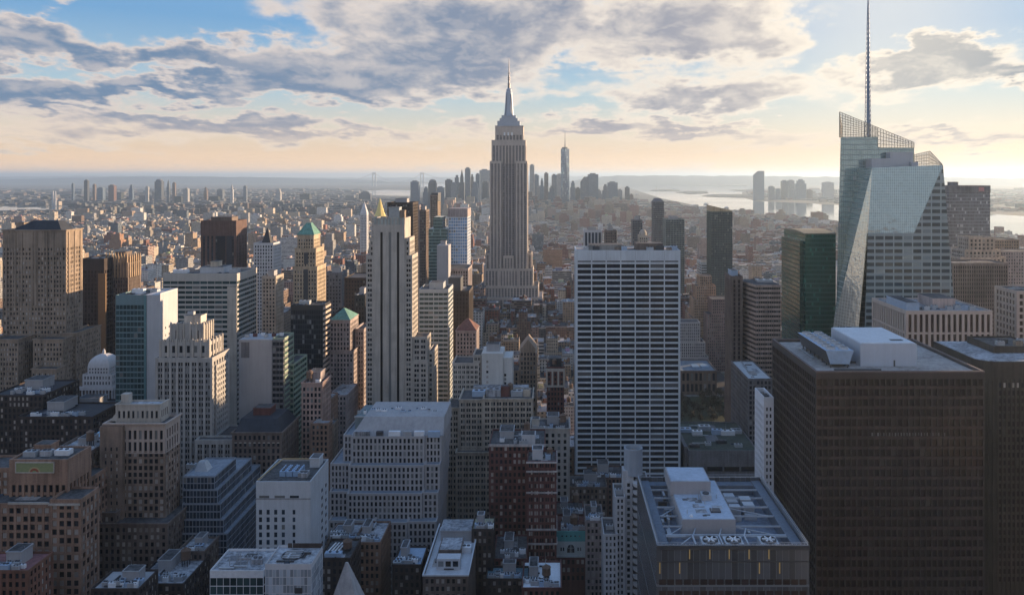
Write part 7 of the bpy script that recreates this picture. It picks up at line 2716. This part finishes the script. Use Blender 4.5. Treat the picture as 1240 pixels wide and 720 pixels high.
        if pent:
            mb = MB()
            bx, by = ax0 + aw * q.uniform(.08, .5), ay0 + ad * q.uniform(.35, .55)
            mb.box(bx, bx + aw * q.uniform(.25, .4), by, by + ad * q.uniform(.25, .4), h - .9, h + q.uniform(2.6, 5))
            me = mb.mesh('bulkhead', CITY, off)
            colour(me, tuple(min(.7, c * q.choice([.8, 1.25])) for c in rgb), .05)
            add('bulkhead', me, root)
        if tank:
            tx, ty = ax0 + aw * q.uniform(.6, .85), ay0 + ad * q.uniform(.15, .3)
            mb = MB()
            mb.cyl(tx, ty, [(1.9, h + 2.5), (1.85, h + 6), (2.05, h + 6.01), (.1, h + 7.4)], 10)
            o = add('water_tank', mb.mesh('water_tank', WOOD, off), root)
            mb = MB()
            for sx in (-1.2, 1.2):
                for sy in (-1.2, 1.2):
                    mb.bar((tx + sx, ty + sy, h - .9), (tx + sx, ty + sy, h + 2.5), .3)
            mb.cyl(tx, ty, [(1.95, h + 2.2), (1.95, h + 2.49)], 10)
            add('tank_stand', mb.mesh('tank_stand', STEEL_DK, off), o)
        for j in range(q.randint(2, 6)):
            mb = MB()
            ux, uy = ax0 + aw * q.uniform(.06, .8), ay0 + ad * q.uniform(.06, .85)
            mb.box(ux, ux + q.uniform(1.5, 3.5), uy, uy + 2, h - .7, h + q.uniform(.3, 1.4))
            add('roof_vent', mb.mesh('roof_vent', q.choice([METAL, WHITE_P, BLUE_P, W_GREY]), off), root)
        # what tells it apart: colour, height, top, and the landmark it stands by
        size = 'tall' if h > 62 else 'low' if h < 24 else 'narrow' if w < 15 else 'broad' if w > 32 else 'mid-height'
        feat = 'setback top and tank' if setb and tank else 'setback top' if setb else 'roof tank' if tank else 'roof hut' if pent else 'bare flat roof'
        best, bs = None, 1e9
        for hr in named:
            hx = (hr[0] + hr[1]) / 2
            gap = 0 if hr[0] < px < hr[1] else min(abs(px - hr[0]), abs(px - hr[1]))
            s = gap * 1.6 + abs(y0 - hr[3]) * F / 1400 * .12 + abs(py - hr[2]) * .12
            if s < bs:
                best, bs, bg = hr, s, gap
        rel = ('behind' if y0 > best[3] else 'in front of') if bg == 0 else ('beside' if bg < 25 else 'out past')
        if bg > 0 and y0 > best[3] * 1.35:
            rel = 'far beyond'
        lab = '%s %s %s block with %s, %s %s' % (size, cname, mat, feat, rel, best[4])
        if len(lab.replace('-', ' ').split()) > 15:
            lab = '%s %s block, %s, %s %s' % (size, cname, feat, rel, best[4])
        if len(lab.replace('-', ' ').split()) > 15:
            lab = '%s %s block, %s %s' % (size, cname, rel, best[4])
        recs.append((y0, root, lab))
        root['category'] = 'building'
        root['group'] = 'ordinary blocks filling the street grid'
    by = {}
    for y0, root, lab in sorted(recs, key=lambda r: r[0]):
        by.setdefault(lab, []).append(root)
    for lab, rs in by.items():
        for j, r_ in enumerate(rs):
            r_['label'] = lab if len(rs) == 1 else '%s %s' % (ORD[min(j, 11)] + ('' if j else ''), lab)


city()
